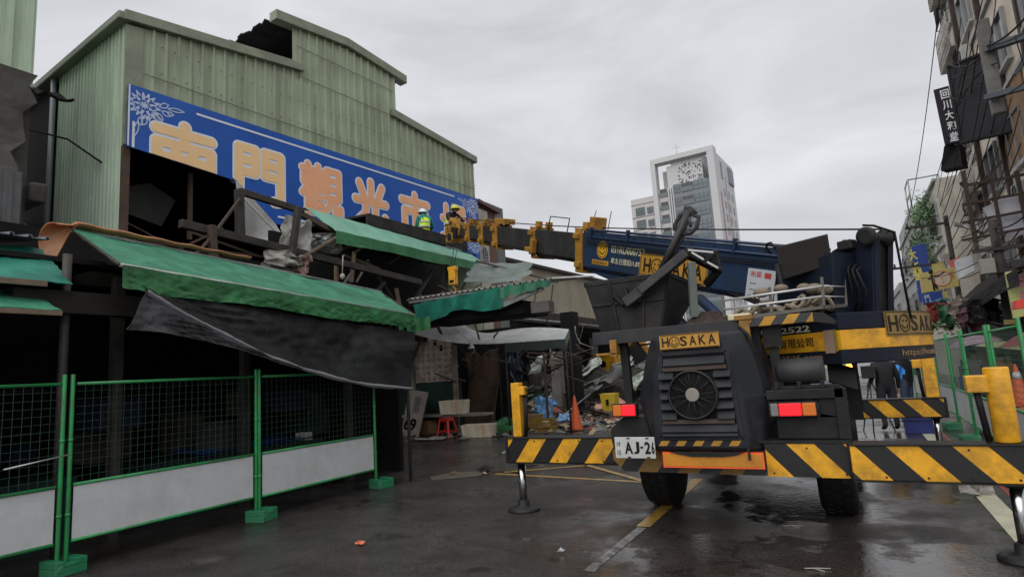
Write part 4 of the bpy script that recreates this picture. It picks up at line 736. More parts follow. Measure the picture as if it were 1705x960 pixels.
# outriggers
def outrigger(x0, x1, y0, y1, mz, jx, jr, ytop, foot_z=0, front=False):
    t = bpy.data.objects.new('outrigger', None); COL.objects.link(t); t.parent = tr; t.location = V((jx, (y0 + y1) / 2, 0)) - tr.location
    mb = MB(); mb.box(x0, x1, y0, y1, .61, .90); mb.build('beam', mz, t, bevel=.006)
    mb = MB(); mb.box(min(x0, x1), max(x0, x1), y0 - .015, y1 + .015, .902, .915); mb.box(min(x0, x1), max(x0, x1), y0 - .012, y1 + .012, .595, .608)
    e = x1 if abs(x1) > abs(x0) and x1 > 0 else x0
    mb.box(e - .02, e + .02, y0 - .012, y1 + .012, .6, .91); mb.build('edge_strip', BLKM, t)
    ym = (y0 + y1) / 2; yj = y0 + .12
    mb = MB()
    if ytop > 1.55: mb.box(jx - jr, jx + jr, yj - jr, yj + jr, .918, ytop)
    else: mb.lathe((jx, yj, .918), [(jr, 0), (jr, ytop - .93), (jr * .96, ytop - .918)], n=28)
    mb.box(jx - jr - .13, jx - jr + .02, yj - .06, yj + .06, ytop - .2, ytop - .06) if x1 > 0 else mb.box(jx + jr - .02, jx + jr + .07, yj - .05, yj + .05, ytop - .16, ytop - .05)
    mb.build('jack_housing', YEL, t, bevel=.008)
    mb = MB(); s_ = -1 if x1 > 0 else 1
    mb.tube([(jx + s_ * (jr + .06), yj, ytop - .2), (jx + s_ * (jr + .05), yj + .01, 1.2), (jx + s_ * (jr + .03), yj, .92)], .025); mb.ring((jx + s_ * (jr + .05), yj, ytop - .13), (0, 1, 0), .05, .012, 14, 5); mb.build('hydraulic_hose', RUBBER, t)
    mb = MB(); mb.cyl((jx, yj, .06), (jx, yj, .6), jr * .55 if jr > .08 else jr * .85); mb.build('jack_ram', CHROME, t)
    mb = MB(); mb.lathe((jx, yj, 0), [(.2, 0), (.2, .025), (.15, .045), (.08, .06), (.075, .13), (.06, .14)], n=28); mb.cyl((jx, yj, .57), (jx, yj, .61), jr * .9); mb.build('jack_foot', BLKM, t)
    return t
outrigger(-.13, 1.12, 6.18, 6.42, HZ_R, 1.0, .088, 1.52)
outrigger(-4.0, -2.36, 6.82, 7.06, HZ_L, -3.87, .06, 1.6)
HZ_F = stripes('front_hazard_bands', (.84, .41, .016), (.011, .010, .010), (1, 0, .9), .5, .25)
outrigger(.0, 1.2, 12.0, 12.24, HZ_F, 1.05, .09, 1.6)
outrigger(-2.7, -2.3, 11.4, 11.64, HZ_L, -2.6, .085, 1.3)
# ---- rear engine cover
ec = bpy.data.objects.new('engine_cover', None); COL.objects.link(ec); ec.parent = tr; ec.location = V((-1.4, 6.7, .84)) - tr.location
def ringz(rows, y): # rows: (z, xl, xr)
    return [(xl, y, z) for z, xl, xr in rows] + [(xr, y, z) for z, xl, xr in reversed(rows)]
f0 = ringz([(.86, -1.86, -.96), (1.34, -1.84, -.98), (1.78, -1.76, -1.05), (1.97, -1.72, -1.1)], 6.14)
f1 = ringz([(.83, -1.93, -.86), (1.36, -2.05, -.78), (1.78, -1.94, -.86), (2.0, -1.86, -.95)], 6.34)
f2 = ringz([(.83, -1.93, -.84), (1.36, -2.06, -.76), (1.8, -1.95, -.83), (2.02, -1.86, -.92)], 7.2)
mb = MB(); mb.loft([f0, f1, f2]); sh = mb.build('shell', COVER, ec, bevel=.03)
mb = MB(); mb.box(-2.065, -1.83, 6.33, 7.2, 1.345, 1.375); mb.box(-.985, -.755, 6.33, 7.2, 1.345, 1.375); mb.build('seam_ledge', COVER, ec, bevel=.006)
fg = frame((0, 6.137, 0), (1, 0, 0), (0, 0, 1))
mb = MB(); mb.prism([(-1.77, 6.136, 1.0), (-1.03, 6.136, 1.0), (-1.08, 6.136, 1.8), (-1.7, 6.136, 1.8)], (0, .003, 0)); mb.build('grille_recess', DARK, ec)
mb = MB()
for a, b in (((-1.79, .985), (-1.01, .985)), ((-1.01, .985), (-1.065, 1.815)), ((-1.065, 1.815), (-1.715, 1.815)), ((-1.715, 1.815), (-1.79, .985))): mb.beam((a[0], 6.13, a[1]), (b[0], 6.13, b[1]), .045, .022, up=(0, 1, 0))
mb.build('grille_frame', COVER, ec, bevel=.004)
mb = MB()
for z, xa, xb in [(1.73, -1.69, -1.09), (1.04, -1.76, -1.04), (1.08, -1.76, -1.04)] + [(zz, -1.75, -1.60) for zz in (1.2, 1.3, 1.4, 1.5, 1.6)] + [(zz, -1.21, -1.05) for zz in (1.2, 1.3, 1.4, 1.5, 1.6)]:
    mb.hexa([(xa, 6.13, z - .03), (xb, 6.13, z - .03), (xb, 6.09, z - .045), (xa, 6.09, z - .045), (xa, 6.13, z + .035), (xb, 6.13, z + .035), (xb, 6.085, z - .035), (xa, 6.085, z - .035)])
mb.build('louvre', COVER, ec)
mb = MB(); mb.box(-1.7, -1.08, 6.105, 6.125, 1.64, 1.68); mb.box(-1.75, -1.06, 6.105, 6.125, 1.12, 1.16); mb.build('rail', mat('rusty_rail', (.07, .045, .035), .6), ec)
fan = MB(); C0 = V((-1.42, 6.07, 1.4))
for k in range(1, 12): fan.ring(C0, (0, -1, 0), .05 + .0155 * k, .0022, 32, 4)
fan.ring(C0, (0, -1, 0), .23, .012, 40, 6)
for k in range(12): a = math.pi * k / 6 + .1; fan.tube([C0 + V((.04 * math.cos(a), 0, .04 * math.sin(a))), C0 + V((.235 * math.cos(a), .005, .235 * math.sin(a)))], .005, 6)
fo = fan.build('fan_guard', mat('fan_guard_metal', (.035, .035, .035), .4, .5), ec)
mb = MB(); mb.lathe(C0 + V((0, .04, 0)), [(.24, -.02), (.245, .03), (.235, .035), (.23, -.015)], (0, -1, 0), 36); mb.build('fan_shroud', BLKM, fo)
mb = MB()
for k in range(8):
    a = 2 * math.pi * k / 8; e1 = V((math.cos(a), 0, math.sin(a))); e2 = V((-math.sin(a), 0, math.cos(a))); mb.obox(C0 + e1 * .14 + V((0, .03, 0)), (.17, .09, .004), e1, e2 + V((0, .5, 0)))
mb.build('fan_blade', DARK, fo)
mb = MB(); mb.lathe(C0 + V((0, .005, 0)), [(.068, -.01), (.068, .012), (.06, .018)], (0, -1, 0), 28); mb.build('fan_hub', mat('grey_hub', (.26, .24, .21), .5, .3), fo)
hp = MB(); plate(hp, fg, -1.7, 1.855, .585, .15, .04, .006); hpo = hp.build('name_plate', PLATEY, ec)
mb = MB(); fh = frame((0, 6.09, 0), (1, 0, 0), (0, 0, 1)); brand(mb, fh, -1.675, 1.885, .55, .095, .01, .002, .003)
plate(mb, fh, -1.695, 1.858, .575, .006, .001, .002); plate(mb, fh, -1.695, 1.996, .575, .006, .001, .002); mb.build('lettering', INK, hpo)
mb = MB(); mb.box(-1.7, -1.12, 6.10, 6.14, 1.86, 2.0); mb.build('plate_backing', COVER, ec)
mb = MB(); mb.prism([(-1.88, 6.13, .9), (-.95, 6.13, .885), (-.95, 6.13, .96), (-1.85, 6.13, .965)], (0, .006, 0)); so = mb.build('warning_strip', COVER, ec)
mb = MB()
for k in range(5): x = -1.82 + k * .17; mb.prism([(x, 6.126, .905), (x + .085, 6.126, .905), (x + .12, 6.126, .955), (x + .035, 6.126, .955)], (0, .003, 0))
mb.build('yellow_bands', PLATEY, so)
# reflective board, number plate, lamps
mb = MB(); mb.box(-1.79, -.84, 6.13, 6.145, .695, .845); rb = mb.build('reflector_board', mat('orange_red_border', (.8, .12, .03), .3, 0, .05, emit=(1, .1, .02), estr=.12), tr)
mb = MB(); mb.box(-1.775, -.855, 6.124, 6.13, .712, .83); mb.build('reflector_face', mat('amber_reflector', (.6, .24, .02), .3, 0, .12, 4, dirt=(.3, .14, .03), dirt_amt=.5), rb)
mb = MB(); mb.prism([(-1.72, 6.11, .85), (-1.0, 6.11, .85), (-1.08, 6.11, .82), (-1.2, 6.11, .805), (-1.5, 6.11, .805), (-1.62, 6.11, .825)], (0, .02, 0)); mb.box(-.97, -.95, 6.08, 6.11, .78, .92); mb.build('under_tray', BLKM, tr)
mb = MB(); mb.box(-2.26, -1.84, 6.06, 6.075, .79, 1.0); npo = mb.build('number_plate', mat('white_number_plate', (.55, .56, .55), .4, 0, .08, 5, dirt=(.3, .28, .25), dirt_amt=.5), tr, bevel=.004)
fp_ = frame((0, 6.058, 0), (1, 0, 0), (0, 0, 1)); mb = MB()
for ch, x, w in (('A', -2.155, .085), ('J', -2.06, .06), ('-', -1.99, .03), ('2', -1.945, .06), ('6', -1.875, .03)): txt(mb, ch, fp_, x, .835 if ch != '-' else .89, w, .12 if ch != '-' else .018, 0, .003, .03)
txt(mb, '19', fp_, -2.235, .91, .035, .045, 0, .003); txt(mb, '15', fp_, -2.235, .825, .035, .045, 0, .003)
for x in (-2.13, -1.93): plate(mb, fp_, x, .795, .035, .012, 0, .003); plate(mb, fp_, x, .983, .035, .012, 0, .003)
mb.build('lettering', INK, npo)
RED = mat('lit_red_lens', (.5, .01, .02), .2, emit=(1, .012, .02), estr=.75); RED2 = mat('red_lens', (.4, .01, .02), .2, emit=(1, .012, .02), estr=.5)
AMB = mat('amber_lens', (.4, .1, .01), .2, emit=(1, .25, .03), estr=.18); CLR = mat('grey_clear_lens', (.2, .2, .2), .2)
def lamp(x0, z0, segs, y=6.24, h=.115):
    t = MB(); w = sum(s_[0] for s_ in segs); t.box(x0 - .012, x0 + w + .012, y + .012, y + .09, z0 - .012, z0 + h + .012); lo = t.build('tail_light', BLKM, tr, bevel=.005); x = x0
    for wd, m_, nm in segs:
        b = MB(); b.box(x + .004, x + wd - .004, y - .012, y + .02, z0, z0 + h); b.build(nm, m_, lo, bevel=.008); x += wd
lamp(-2.32, 1.2, [(.1, AMB, 'amber_lens'), (.15, RED, 'red_lens')]); lamp(-.75, 1.165, [(.075, CLR, 'clear_lens'), (.2, RED, 'red_lens'), (.12, AMB, 'amber_lens')])
GLOW = mat('lit_amber_marker', (.6, .2, .02), .3, emit=(1, .3, .04), estr=5); GLOW2 = mat('lit_white_marker', (.8, .8, .8), .3, emit=(1, .95, .9), estr=4)
mb = MB(); mb.lathe((-.06, 8.1, 1.48), [(.03, 0), (.035, .08), (.02, .12)], n=12); mb.build('marker_lamp', GLOW, tr); mb = MB(); mb.lathe((-.06, 8.08, 1.37), [(.025, 0), (.03, .09), (.02, .1)], n=12); mb.build('marker_lamp', GLOW2, tr); mb = MB(); mb.lathe((.0, 8.9, 1.6), [(.025, 0), (.03, .13), (.02, .16)], n=12); mb.build('marker_lamp', GLOW, tr)
mb = MB(); mb.box(-.12, .02, 8.05, 8.2, .95, 1.36); mb.box(-.05, .03, 8.85, 8.95, 1.0, 1.6); mb.tube([(-.02, 8.5, 1.55), (0, 8.9, 1.8)], .012); mb.build('marker_bracket', BLKM, tr)
# mudguards, right hand side boxes, air tank, steps
mb = MB(); mb.prism([(-2.4, 6.34, .93), (-2.36, 6.34, .76), (-1.9, 6.34, .76), (-1.9, 6.34, 1.18), (-2.25, 6.34, 1.18), (-2.4, 6.34, 1.05)], (0, .5, 0)); mb.box(-2.4, -2.04, 6.9, 8.5, 1.08, 1.12); mb.box(-.52, -.12, 6.9, 8.6, 1.08, 1.12); mb.prism([(-.72, 6.36, .94), (-.14, 6.36, .94), (-.14, 6.36, 1.14), (-.34, 6.36, 1.18), (-.72, 6.36, 1.16)], (0, .05, 0)); mb.build('mudguard', BLKM, tr, bevel=.01)
mb = MB(); mb.box(-.78, -.12, 6.32, 6.42, 1.31, 1.4); mb.box(-.2, -.1, 6.32, 6.4, .94, 1.4); mb.box(-.34, -.12, 6.36, 6.42, 1.13, 1.31); mb.box(-.75, -.15, 6.5, 6.8, 1.36, 1.42)
for x in (-.7, -.5, -.3): mb.box(x, x + .03, 6.34, 6.5, 1.4, 1.47)
mb.build('rear_shelf', BLKM, tr, bevel=.006)
mb = MB(); mb.lathe((-.72, 6.9, 1.56), [(.1, 0), (.135, .03), (.135, .42), (.1, .45)], (1, 0, 0), 28); mb.build('air_tank', mat('scuffed_black_tank', (.04, .042, .044), .4, 0, .3, 4, dirt=(.08, .075, .07), dirt_amt=.5), tr)
mb = MB(); mb.grid(lambda u, v: (-.26 + .26 * u, 7.4 - .1 * v, 1.42 + .22 * math.sin(math.pi * min(1, v + .1)) - .1 * u), 6, 8); mb.build('wheel_arch_flap', RUBBER, tr, solid=.02)
mb = MB()
for k in range(4): mb.tube([(-.68 + .08 * k, 6.5, 1.05), (-.6 + .05 * k, 6.42, .98 + .03 * k), (-.5 - .04 * k, 6.5, 1.08)], .018, 6); 
mb.build('brake_hose', RUBBER, tr)
# rear deck over the engine cover
mb = MB(); mb.box(-2.66, -.92, 6.72, 7.62, 2.06, 2.12); mb.box(-2.66, -.94, 6.68, 6.74, 1.985, 2.135); mb.build('deck', mat('worn_dark_deck', (.04, .04, .044), .5, .2, .3, 3, dirt=(.09, .075, .06), dirt_amt=.5), tr, bevel=.006)
mb = MB(); mb.box(-.93, -.3, 6.66, 6.76, 2.04, 2.135); mb.build('deck_beam', stripes('deck_hazard_bands', (.55, .28, .02), (.03, .03, .032), (1, 0, -.75), .22, .2), tr, bevel=.006)
mb = MB(); mb.prism([(-.3, 6.66, 2.135), (-.3, 6.66, 2.04), (-.12, 6.66, 2.0), (-.1, 6.66, 2.03), (-.2, 6.66, 2.12)], (0, .1, 0)); mb.build('deck_end', BLKM, tr)
mb = MB(); mb.box(-1.0, -.9, 6.64, 6.7, 1.88, 2.12); mb.box(-1.04, -.86, 6.63, 6.7, 2.12, 2.17); mb.box(-2.44, -2.36, 6.64, 6.7, 1.84, 2.03); mb.box(-2.62, -2.36, 6.64, 6.68, 1.86, 1.885); mb.build('deck_bracket', YELD, tr, bevel=.006)
mb = MB()
for x in (-2.32, -.86, -.7): mb.beam((x, 6.85, 1.2), (x - .02, 6.85, 2.06), .09, .07)
mb.beam((-2.32, 6.85, 1.2), (-2.05, 6.85, 1.2), .06, .06); mb.box(-.8, -.62, 6.78, 6.8, 1.82, 2.06); mb.build('deck_post', BLKM, tr)
# ---------------------------------------------------------------- slewing upper works
A = PD(1340, 465, 7.5); T = PD(762, 388, 16.5); bd = (T - A); BL = bd.length; bd.normalize(); bh = V((bd.x, bd.y, 0)).normalized(); br = V((bh.y, -bh.x, 0))
TC = V((-1.15, 8.75, 0)); S = Matrix(((br.x, bh.x, 0, TC.x), (br.y, bh.y, 0, TC.y), (0, 0, 1, 0), (0, 0, 0, 1)))
def SW(x, y, z): return S @ V((x, y, z))
R_T = 1.99
def plan(off=0, yf=.7):
    a0 = math.asin(.91 / R_T); pts = []
    for i in range(17): t = -a0 + 2 * a0 * i / 16; pts.append(((R_T + off) * math.sin(t), -(R_T + off) * math.cos(t)))
    return pts + [(.91 + off, yf), (-.91 - off, yf)]
def slab(mb, z0, z1, off=0): mb.prism([SW(x, y, z0) for x, y in plan(off)], (0, 0, z1 - z0))
up = bpy.data.objects.new('upper_works', None); COL.objects.link(up); up.parent = tr; up.location = V((TC.x, TC.y, 1.58)) - tr.location
mb = MB(); slab(mb, 1.60, 1.748); slab(mb, 1.95, 2.13); cw = mb.build('counterweight', NAVY, up, bevel=.012)
mb = MB(); slab(mb, 1.749, 1.949, .004); mb.build('yellow_band', YEL, up)
def arc(x, y, z=0): # rear face of the counterweight
    t = x / R_T; r = R_T + .004 + z; return SW(r * math.sin(t), -r * math.cos(t), y)
left = frame(SW(-.914, 0, 0), -bh, (0, 0, 1))   # left flank, read from front to rear: x grows to the rear
mb = MB()
for i in range(14): a, b = -.40 + 1.22 * i / 14, -.40 + 1.22 * (i + 1) / 14; mb.hexa([arc(a, 1.865, 0), arc(b, 1.865, 0), arc(b, 2.12, 0), arc(a, 2.12, 0), arc(a, 1.865, .012), arc(b, 1.865, .012), arc(b, 2.12, .012), arc(a, 2.12, .012)])
rp = mb.build('name_plate', mat('tarnished_gold_plate', (.3, .19, .05), .45, .2, .2, 4, dirt=(.15, .09, .03), dirt_amt=.5), up)
arc2 = lambda x, y, z=0: arc(x, y, z + .012)
mb = MB(); brand(mb, arc2, -.36, 1.905, 1.12, .17, .015, .001, .004)
for y in (1.873, 2.107): plate(mb, arc2, -.39, y, 1.2, .008, 0, .003, 12)
plate(mb, arc2, -.39, 1.873, .008, .24, 0, .003); plate(mb, arc2, .8, 1.873, .008, .24, 0, .003); mb.build('lettering', INK, rp)
mb = MB(); txt(mb, 'https://hosaka', arc, -.2, 1.63, .9, .085, .001, .003); mb.build('lettering', BROWNL, up)
mb = MB(); txt(mb, '信昌起重工程有限公司', left, .42, 1.8, 1.05, .105, .005, .003); mb.build('lettering', INK, up)
mb = MB(); txt(mb, '0975322522', left, .55, 1.965, .9, .07, .001, .003, .02); mb.build('lettering', CREAML, up)
mb = MB(); txt(mb, 'https://hosaka2525.com', left, .35, 1.655, 1.2, .065, .001, .003); mb.build('lettering', BROWNL, up)
mb = MB(); plate(mb, left, 1.60, 1.72, .11, .24, .006, .006); mb.build('taped_card', mat('brown_card', (.3, .2, .14), .8, 0, .1, 4), up); mb = MB(); plate(mb, left, 1.715, 1.735, .025, .225, .007, .004); mb.build('tape', mat('olive_tape', (.25, .22, .03), .5), up)
# boom bearing cheeks and winch
def cheek(xl, pts, th, nm):
    o_ = SW(xl, 0, 0); mb = MB(); mb.prism([PP(x, y, SW(-.36, 0, 0), br) + br * (xl + .36) for x, y in pts], br * th); return mb.build(nm, NAVY, up, bevel=.012)
ch = [(1384, 418), (1400, 409), (1424, 404), (1432, 382), (1452, 381), (1456, 522), (1386, 524)]
cheek(-.36, ch, .06, 'cheek_plate'); cheek(-.02, ch, .06, 'cheek_plate')
mb = MB(); mb.prism([PP(x, y, SW(-.3, 0, 0), br) for x, y in [(1425, 412), (1453, 396), (1455, 522), (1425, 522)]], br * .27); mb.build('rear_box', BLKM, up, bevel=.01)
mb = MB(); [mb.beam(PP(x, y0, SW(-.3, -.02, 0), br) - bh * .03 + br * k, PP(x, y1, SW(-.3, 0, 0), br) - bh * .03 + br * k, .05, .05) for x, y0, y1, k in ((1455, 400, 520, .0), (1455, 402, 520, .27))]; mb.build('stiffener', NAVY, up)
mb = MB(); [mb.tube([PP(1392 + 9 * k, 420 + 5 * k, SW(-.4, 0, 0), br) - br * .03, PP(1396 + 9 * k, 450, SW(-.4, 0, 0), br) - br * (.07 + .02 * k), PP(1390 + 12 * k, 485, SW(-.4, 0, 0), br) - br * .08, PP(1388 + 10 * k, 519, SW(-.4, 0, 0), br) - br * .05], .012, 6) for k in range(6)]; mb.build('hydraulic_hose', RUBBER, up)
mb = MB(); mb.prism([PP(x, y, SW(-.36, 0, 0), br) - br * .004 for x, y in [(1396, 440), (1412, 438), (1414, 470), (1397, 472)]], br * .01); mb.cyl(PP(1427, 502, SW(-.36, 0, 0), br) - br * .01, PP(1427, 502, SW(-.36, 0, 0), br) + br * .02, .04, n=16); mb.build('cheek_dark_patches', INK, up)  # black plate and disc stand in for the shade inside open holes
mb = MB(); w0 = PP(1440, 393, SW(-.45, 0, 0), br); mb.lathe(w0, [(.06, 0), (.1, .0), (.1, .05), (.05, .06), (.05, .34), (.095, .35), (.095, .41), (.06, .41)], br, 26); mb.build('winch_drum', BLKM, up)
mb = MB(); mb.tube([w0 + V((0, 0, .12)), w0 + V((0, 0, .13)) + br * .2, w0 + br * .4 + V((0, 0, .05)) - bh * .1, w0 + br * .42 - bh * .12 - V((0, 0, .9))], .014, 6); mb.build('winch_hose', RUBBER, up)
mb = MB(); mb.box(-.03, .03, -.03, .03, 0, .0001); mb = MB()
q = PP(1410, 408, SW(-.4, 0, 0), br); mb.obox(q + V((0, 0, .0)), (.16, .12, .1), bh, br); mb.cyl(q - br * .05, q + br * .1, .06); mb.build('valve_block', BLKM, up, bevel=.01)
# engine / hydraulic cabin on the left flank
mb = MB(); pts = [PP(x, y, SW(-.78, 0, 0), br) for x, y in [(1290, 455), (1386, 418), (1390, 522), (1296, 530)]]; mb.prism(pts, br * .42); mb.build('side_housing', NAVY, up, bevel=.015)
# oil cooler, tilted
oc = [PY(1291, 411, 7.25), PY(1378, 389, 7.3), PY(1386, 440, 7.3), PY(1302, 466, 7.25)]; on = (oc[1] - oc[0]).cross(oc[3] - oc[0]).normalized(); on = -on if on.y < 0 else on
mb = MB(); mb.prism(oc, on * .14); co = mb.build('oil_cooler', mat('dusty_black_cooler', (.022, .02, .02), .6, 0, .3, 8), up, bevel=.006)
mb = MB()
for i in range(1, 17): a = oc[0].lerp(oc[3], i / 17); b = oc[1].lerp(oc[2], i / 17); mb.beam(a + (b - a) * .04 - on * .006, a + (b - a) * .96 - on * .006, .012, .007, up=on)
mb.build('cooling_fin', mat('brown_dusty_fin', (.03, .024, .021), .6), co)
mb = MB(); mb.tube([PY(1291, 413, 7.25), PY(1283, 404, 7.3), PY(1277, 406, 7.35), PY(1276, 414, 7.4), PY(1284, 422, 7.4)], .015, 6); mb.tube([PY(1294, 440, 7.25), PY(1300, 470, 7.2), PY(1305, 488, 7.15)], .03, 8); mb.build('hose', RUBBER, co)
# railed stowage tray with slings
ty = 6.98; tray = [PY(1203, 533, ty), PY(1371, 511, ty)]
mb = MB(); mb.beam(tray[0], tray[1], .03, .035); mb.beam(tray[1], PY(1408, 508, 7.4), .03, .035); mb.beam(tray[0] + V((0, .4, 0)), tray[1] + V((0, .4, 0)), .03, .03); mb.add([tray[0] + V((0, 0, -.01)), tray[1] + V((0, 0, -.01)), tray[1] + V((0, .42, -.01)), tray[0] + V((0, .42, -.01))], [(0, 1, 2, 3)]); ts = mb.build('stowage_tray', mat('grimy_tray_frame', (.13, .12, .105), .6, .2, .3, 4), up, solid=.0)
mb = MB()
for x, y0, y1, yy in ((1203, 491, 533, ty), (1281, 478, 520, ty), (1368, 461, 509, ty), (1405, 465, 508, 7.4)): mb.beam(PY(x, y0, yy), PY(x + 4, y1, yy), .03, .03)
mb.build('rail_post', mat('grimy_tray_frame', (.1, .1, .1)), ts)
mb = MB()
for y0, y1 in ((500, 476), (515, 493)): mb.tube([PY(1205, y0, ty - .02), PY(1369, y1, ty - .02)], .013, 8); mb.tube([PY(1369, y1, ty), PY(1407, y1 + 1, 7.4)], .01, 6)
mb.build('tray_rail', mat('worn_bright_rail', (.55, .54, .54), .35, .4), ts)
# boom
bl_ = -br; bu = bd.cross(bl_).normalized(); bu = bu if bu.z > 0 else -bu
def BW(x, y, z): return A + bd * x + bl_ * y + bu * z
BM = lambda: MB()
def boom_sec(x0, x1, h, w, name, m, par, zo=0., belly=0.):
    mb = MB(); c = min(.08, h * .14)
    rs = []
    for x, e_ in ((x0, 0), (x1, 0)): rs.append([BW(x, y, z + zo) for y, z in ((-w / 2, h / 2), (w / 2, h / 2), (w / 2, -h / 2 + c), (w / 2 - c, -h / 2), (-w / 2 + c, -h / 2), (-w / 2, -h / 2 + c))])
    mb.loft(rs); return mb.build(name, m, par, bevel=.008)
boom = bpy.data.objects.new('boom', None); COL.objects.link(boom); boom.parent = tr; boom.location = A - tr.location
s1 = boom_sec(-.45, 4.36, .72, .52, 'base_section', BOOMB, boom)
boom_sec(4.36, 6.1, .56, .42, 'boom_section', BOOMK, boom, .03); boom_sec(6.1, 7.87, .48, .36, 'boom_section', BOOMK, boom, .05); boom_sec(7.87, 8.68, .43, .31, 'boom_section', BOOMK, boom, .06); boom_sec(8.68, 9.5, .38, .27, 'boom_section', BOOMK, boom, .06); boom_sec(9.5, 10.2, .34, .23, 'boom_section', BOOMK, boom, .06)
def collar(x, h, w, zo, lw=.2):
    mb = MB(); t = .05
    for y0, y1, z0, z1 in ((-w / 2 - t, w / 2 + t, h / 2, h / 2 + t), (-w / 2 - t, w / 2 + t, -h / 2 - t, -h / 2), (w / 2, w / 2 + t, -h / 2, h / 2), (-w / 2 - t, -w / 2, -h / 2, h / 2)):
        p = [BW(x + (lw if k else 0) + .12 * (z / h), y, z + zo) for z in (z0, z1) for k, y in ((0, y0), (1, y0), (1, y1), (0, y1))]; mb.hexa(p)
    for s_ in (-1, 1): mb.obox(BW(x + lw * .5 + .06 * s_, w / 2 + t + .02, zo + s_ * h * .36), (.16, .07, .1), bd, bl_, bu); mb.obox(BW(x + lw * .5, s_ * w * .3, zo + h / 2 + t + .06), (.16, .09, .12), bd, bl_, bu)
    return mb.build('boom_collar', YELD, boom, bevel=.01)
collar(4.3, .72, .52, 0); collar(6.05, .56, .42, .03, .14); collar(7.8, .48, .36, .05); collar(8.6, .43, .31, .06); collar(9.42, .38, .27, .06)
mb = MB(); mb.obox(BW(4.15, .1, .5), (.14, .3, .26), bd, bl_, bu); mb.obox(BW(6.0, .3, -.05), (.1, .12, .3), bd, bl_, bu); mb.obox(BW(7.85, 0, .42), (.5, .3, .13), bd, bl_, bu); mb.obox(BW(6.12, .28, -.12), (.26, .16, .1), bd, bl_, bu); mb.build('boom_bracket', YELD, boom, bevel=.015)
mb = MB()
for y in (.27, .2): mb.tube([BW(-.4, y, .39), BW(4.2, y, .39)], .022, 8)
mb.tube([BW(-.4, .275, .26), BW(4.2, .275, .26)], .018, 8)
for x in (-.2, .9, 2, 3.1, 4.1): mb.obox(BW(x, .27, .34), (.05, .05, .2), bd, bl_, bu)
mb.build('boom_pipe', BOOMB, boom)
mb = MB(); mb.tube([BW(4.4, .05, .47), BW(4.3, .05, .75)], .008, 6); mb.tube([BW(5.25, .0, .3), BW(5.2, 0, .58), BW(5.9, 0, .6), BW(5.95, 0, .3)], .012, 6); mb.tube([BW(3.85, .1, .4), BW(3.8, .1, .75)], .008, 6); mb.build('boom_guard', BLKM, boom)
mb = MB(); mb.prism([BW(4.2, .2, -.355), BW(2.0, .2, -.355), BW(2.6, .2, -.45), BW(3.4, .2, -.47)], -bl_ * .4); mb.build('boom_belly', BOOMB, boom, bevel=.01)
mb = MB()
for k, (dx, dz, sz) in enumerate(((10.2, .1, .3), (10.4, .2, .24), (10.45, -.1, .26), (10.65, .12, .22), (10.75, -.2, .2), (10.6, .32, .16))): mb.obox(BW(dx, .03 * (k % 3), dz), (sz, .3, sz * .8), (bd + bu * (.3 - .2 * k)).normalized(), bl_)
mb.cyl(BW(10.5, -.16, -.12), BW(10.5, .2, -.12), .16, n=20); mb.cyl(BW(10.75, -.16, .05), BW(10.75, .2, .05), .14, n=20); bh_o = mb.build('boom_head', YELD, boom, bevel=.012)
mb = MB(); mb.cyl(BW(10.5, -.2, -.12), BW(10.5, .24, -.12), .1, n=16); mb.obox(BW(10.3, .18, .0), (.35, .05, .3), bd, bl_); mb.build('sheave', BLKM, bh_o)
mb = MB(); r0 = w0 + V((0, 0, .1)) + br * .35; r1 = BW(10.6, 0, .42); mb.tube([r0.lerp(r1, i / 12) - V((0, 0, .12 * math.sin(math.pi * i / 12))) for i in range(13)], .011, 6); mb.build('hoist_rope', BLKM, boom)
# lettering on the boom flank (read from tip to root)
fbm = frame(BW(4.36, .262, 0), -bd, bu)
mb = MB(); disc(mb, fbm, .62, .06, .15, 0, .004, 32); sm = mb.build('badge', mat('badge_yellow', (.65, .34, .02), .4), boom); mb = MB(); smiley(mb, fbm, .62, .06, .13, .005, .003, .06); mb.build('face', INK, sm)
mb = MB(); txt(mb, '031RU000752', fbm, .86, .03, .85, .13, 0, .004, .02); txt(mb, '車主已登記/1.8T', fbm, .88, -.15, .75, .1, 0, .004, .01); mb.build('lettering', CREAML, boom)
mb = MB(); plate(mb, fbm, .36, -.21, .46, .085, 0, .004); mp = mb.build('small_plate', PLATEY, boom); mb = MB(); brand(mb, fbm, .385, -.195, .41, .05, .01, .005, .002); mb.build('lettering', INK, mp)
mb = MB(); plate(mb, fbm, 1.62, -.27, 1.42, .36, 0, .006); bp = mb.build('name_plate', PLATEY, boom); mb = MB(); brand(mb, fbm, 1.72, -.2, 1.28, .22, .02, .007, .003)
for y in (-.255, .072): plate(mb, fbm, 1.635, y, 1.39, .01, .006, .002)
plate(mb, fbm, 1.635, -.255, .01, .33, .006, .002); plate(mb, fbm, 3.015, -.255, .01, .33, .006, .002); mb.build('lettering', INK, bp)
mb = MB(); plate(mb, fbm, 3.72, -.33, .42, .4, 0, .006); plate(mb, fbm, 4.16, -.33, .3, .2, 0, .006); no = mb.build('notice_sheet', mat('white_notice', (.55, .56, .58), .5, dirt=(.4, .4, .4), dirt_amt=.4), boom)
mb = MB()
for k in range(5): plate(mb, fbm, 3.77 + (k % 2) * .2, -.29 + .04 * k, .1, .014, .006, .002); plate(mb, fbm, 4.2, -.3 + .033 * k, .2, .009, .006, .002)
mb.build('print', mat('grey_print', (.2, .21, .23), .5), no); mb = MB(); txt(mb, '吊掛', fbm, 3.77, -.04, .18, .08, .006, .002, .02); plate(mb, fbm, 3.98, -.04, .1, .07, .006, .002); mb.build('print', mat('red_print', (.5, .06, .05), .5), no)
mb = MB()
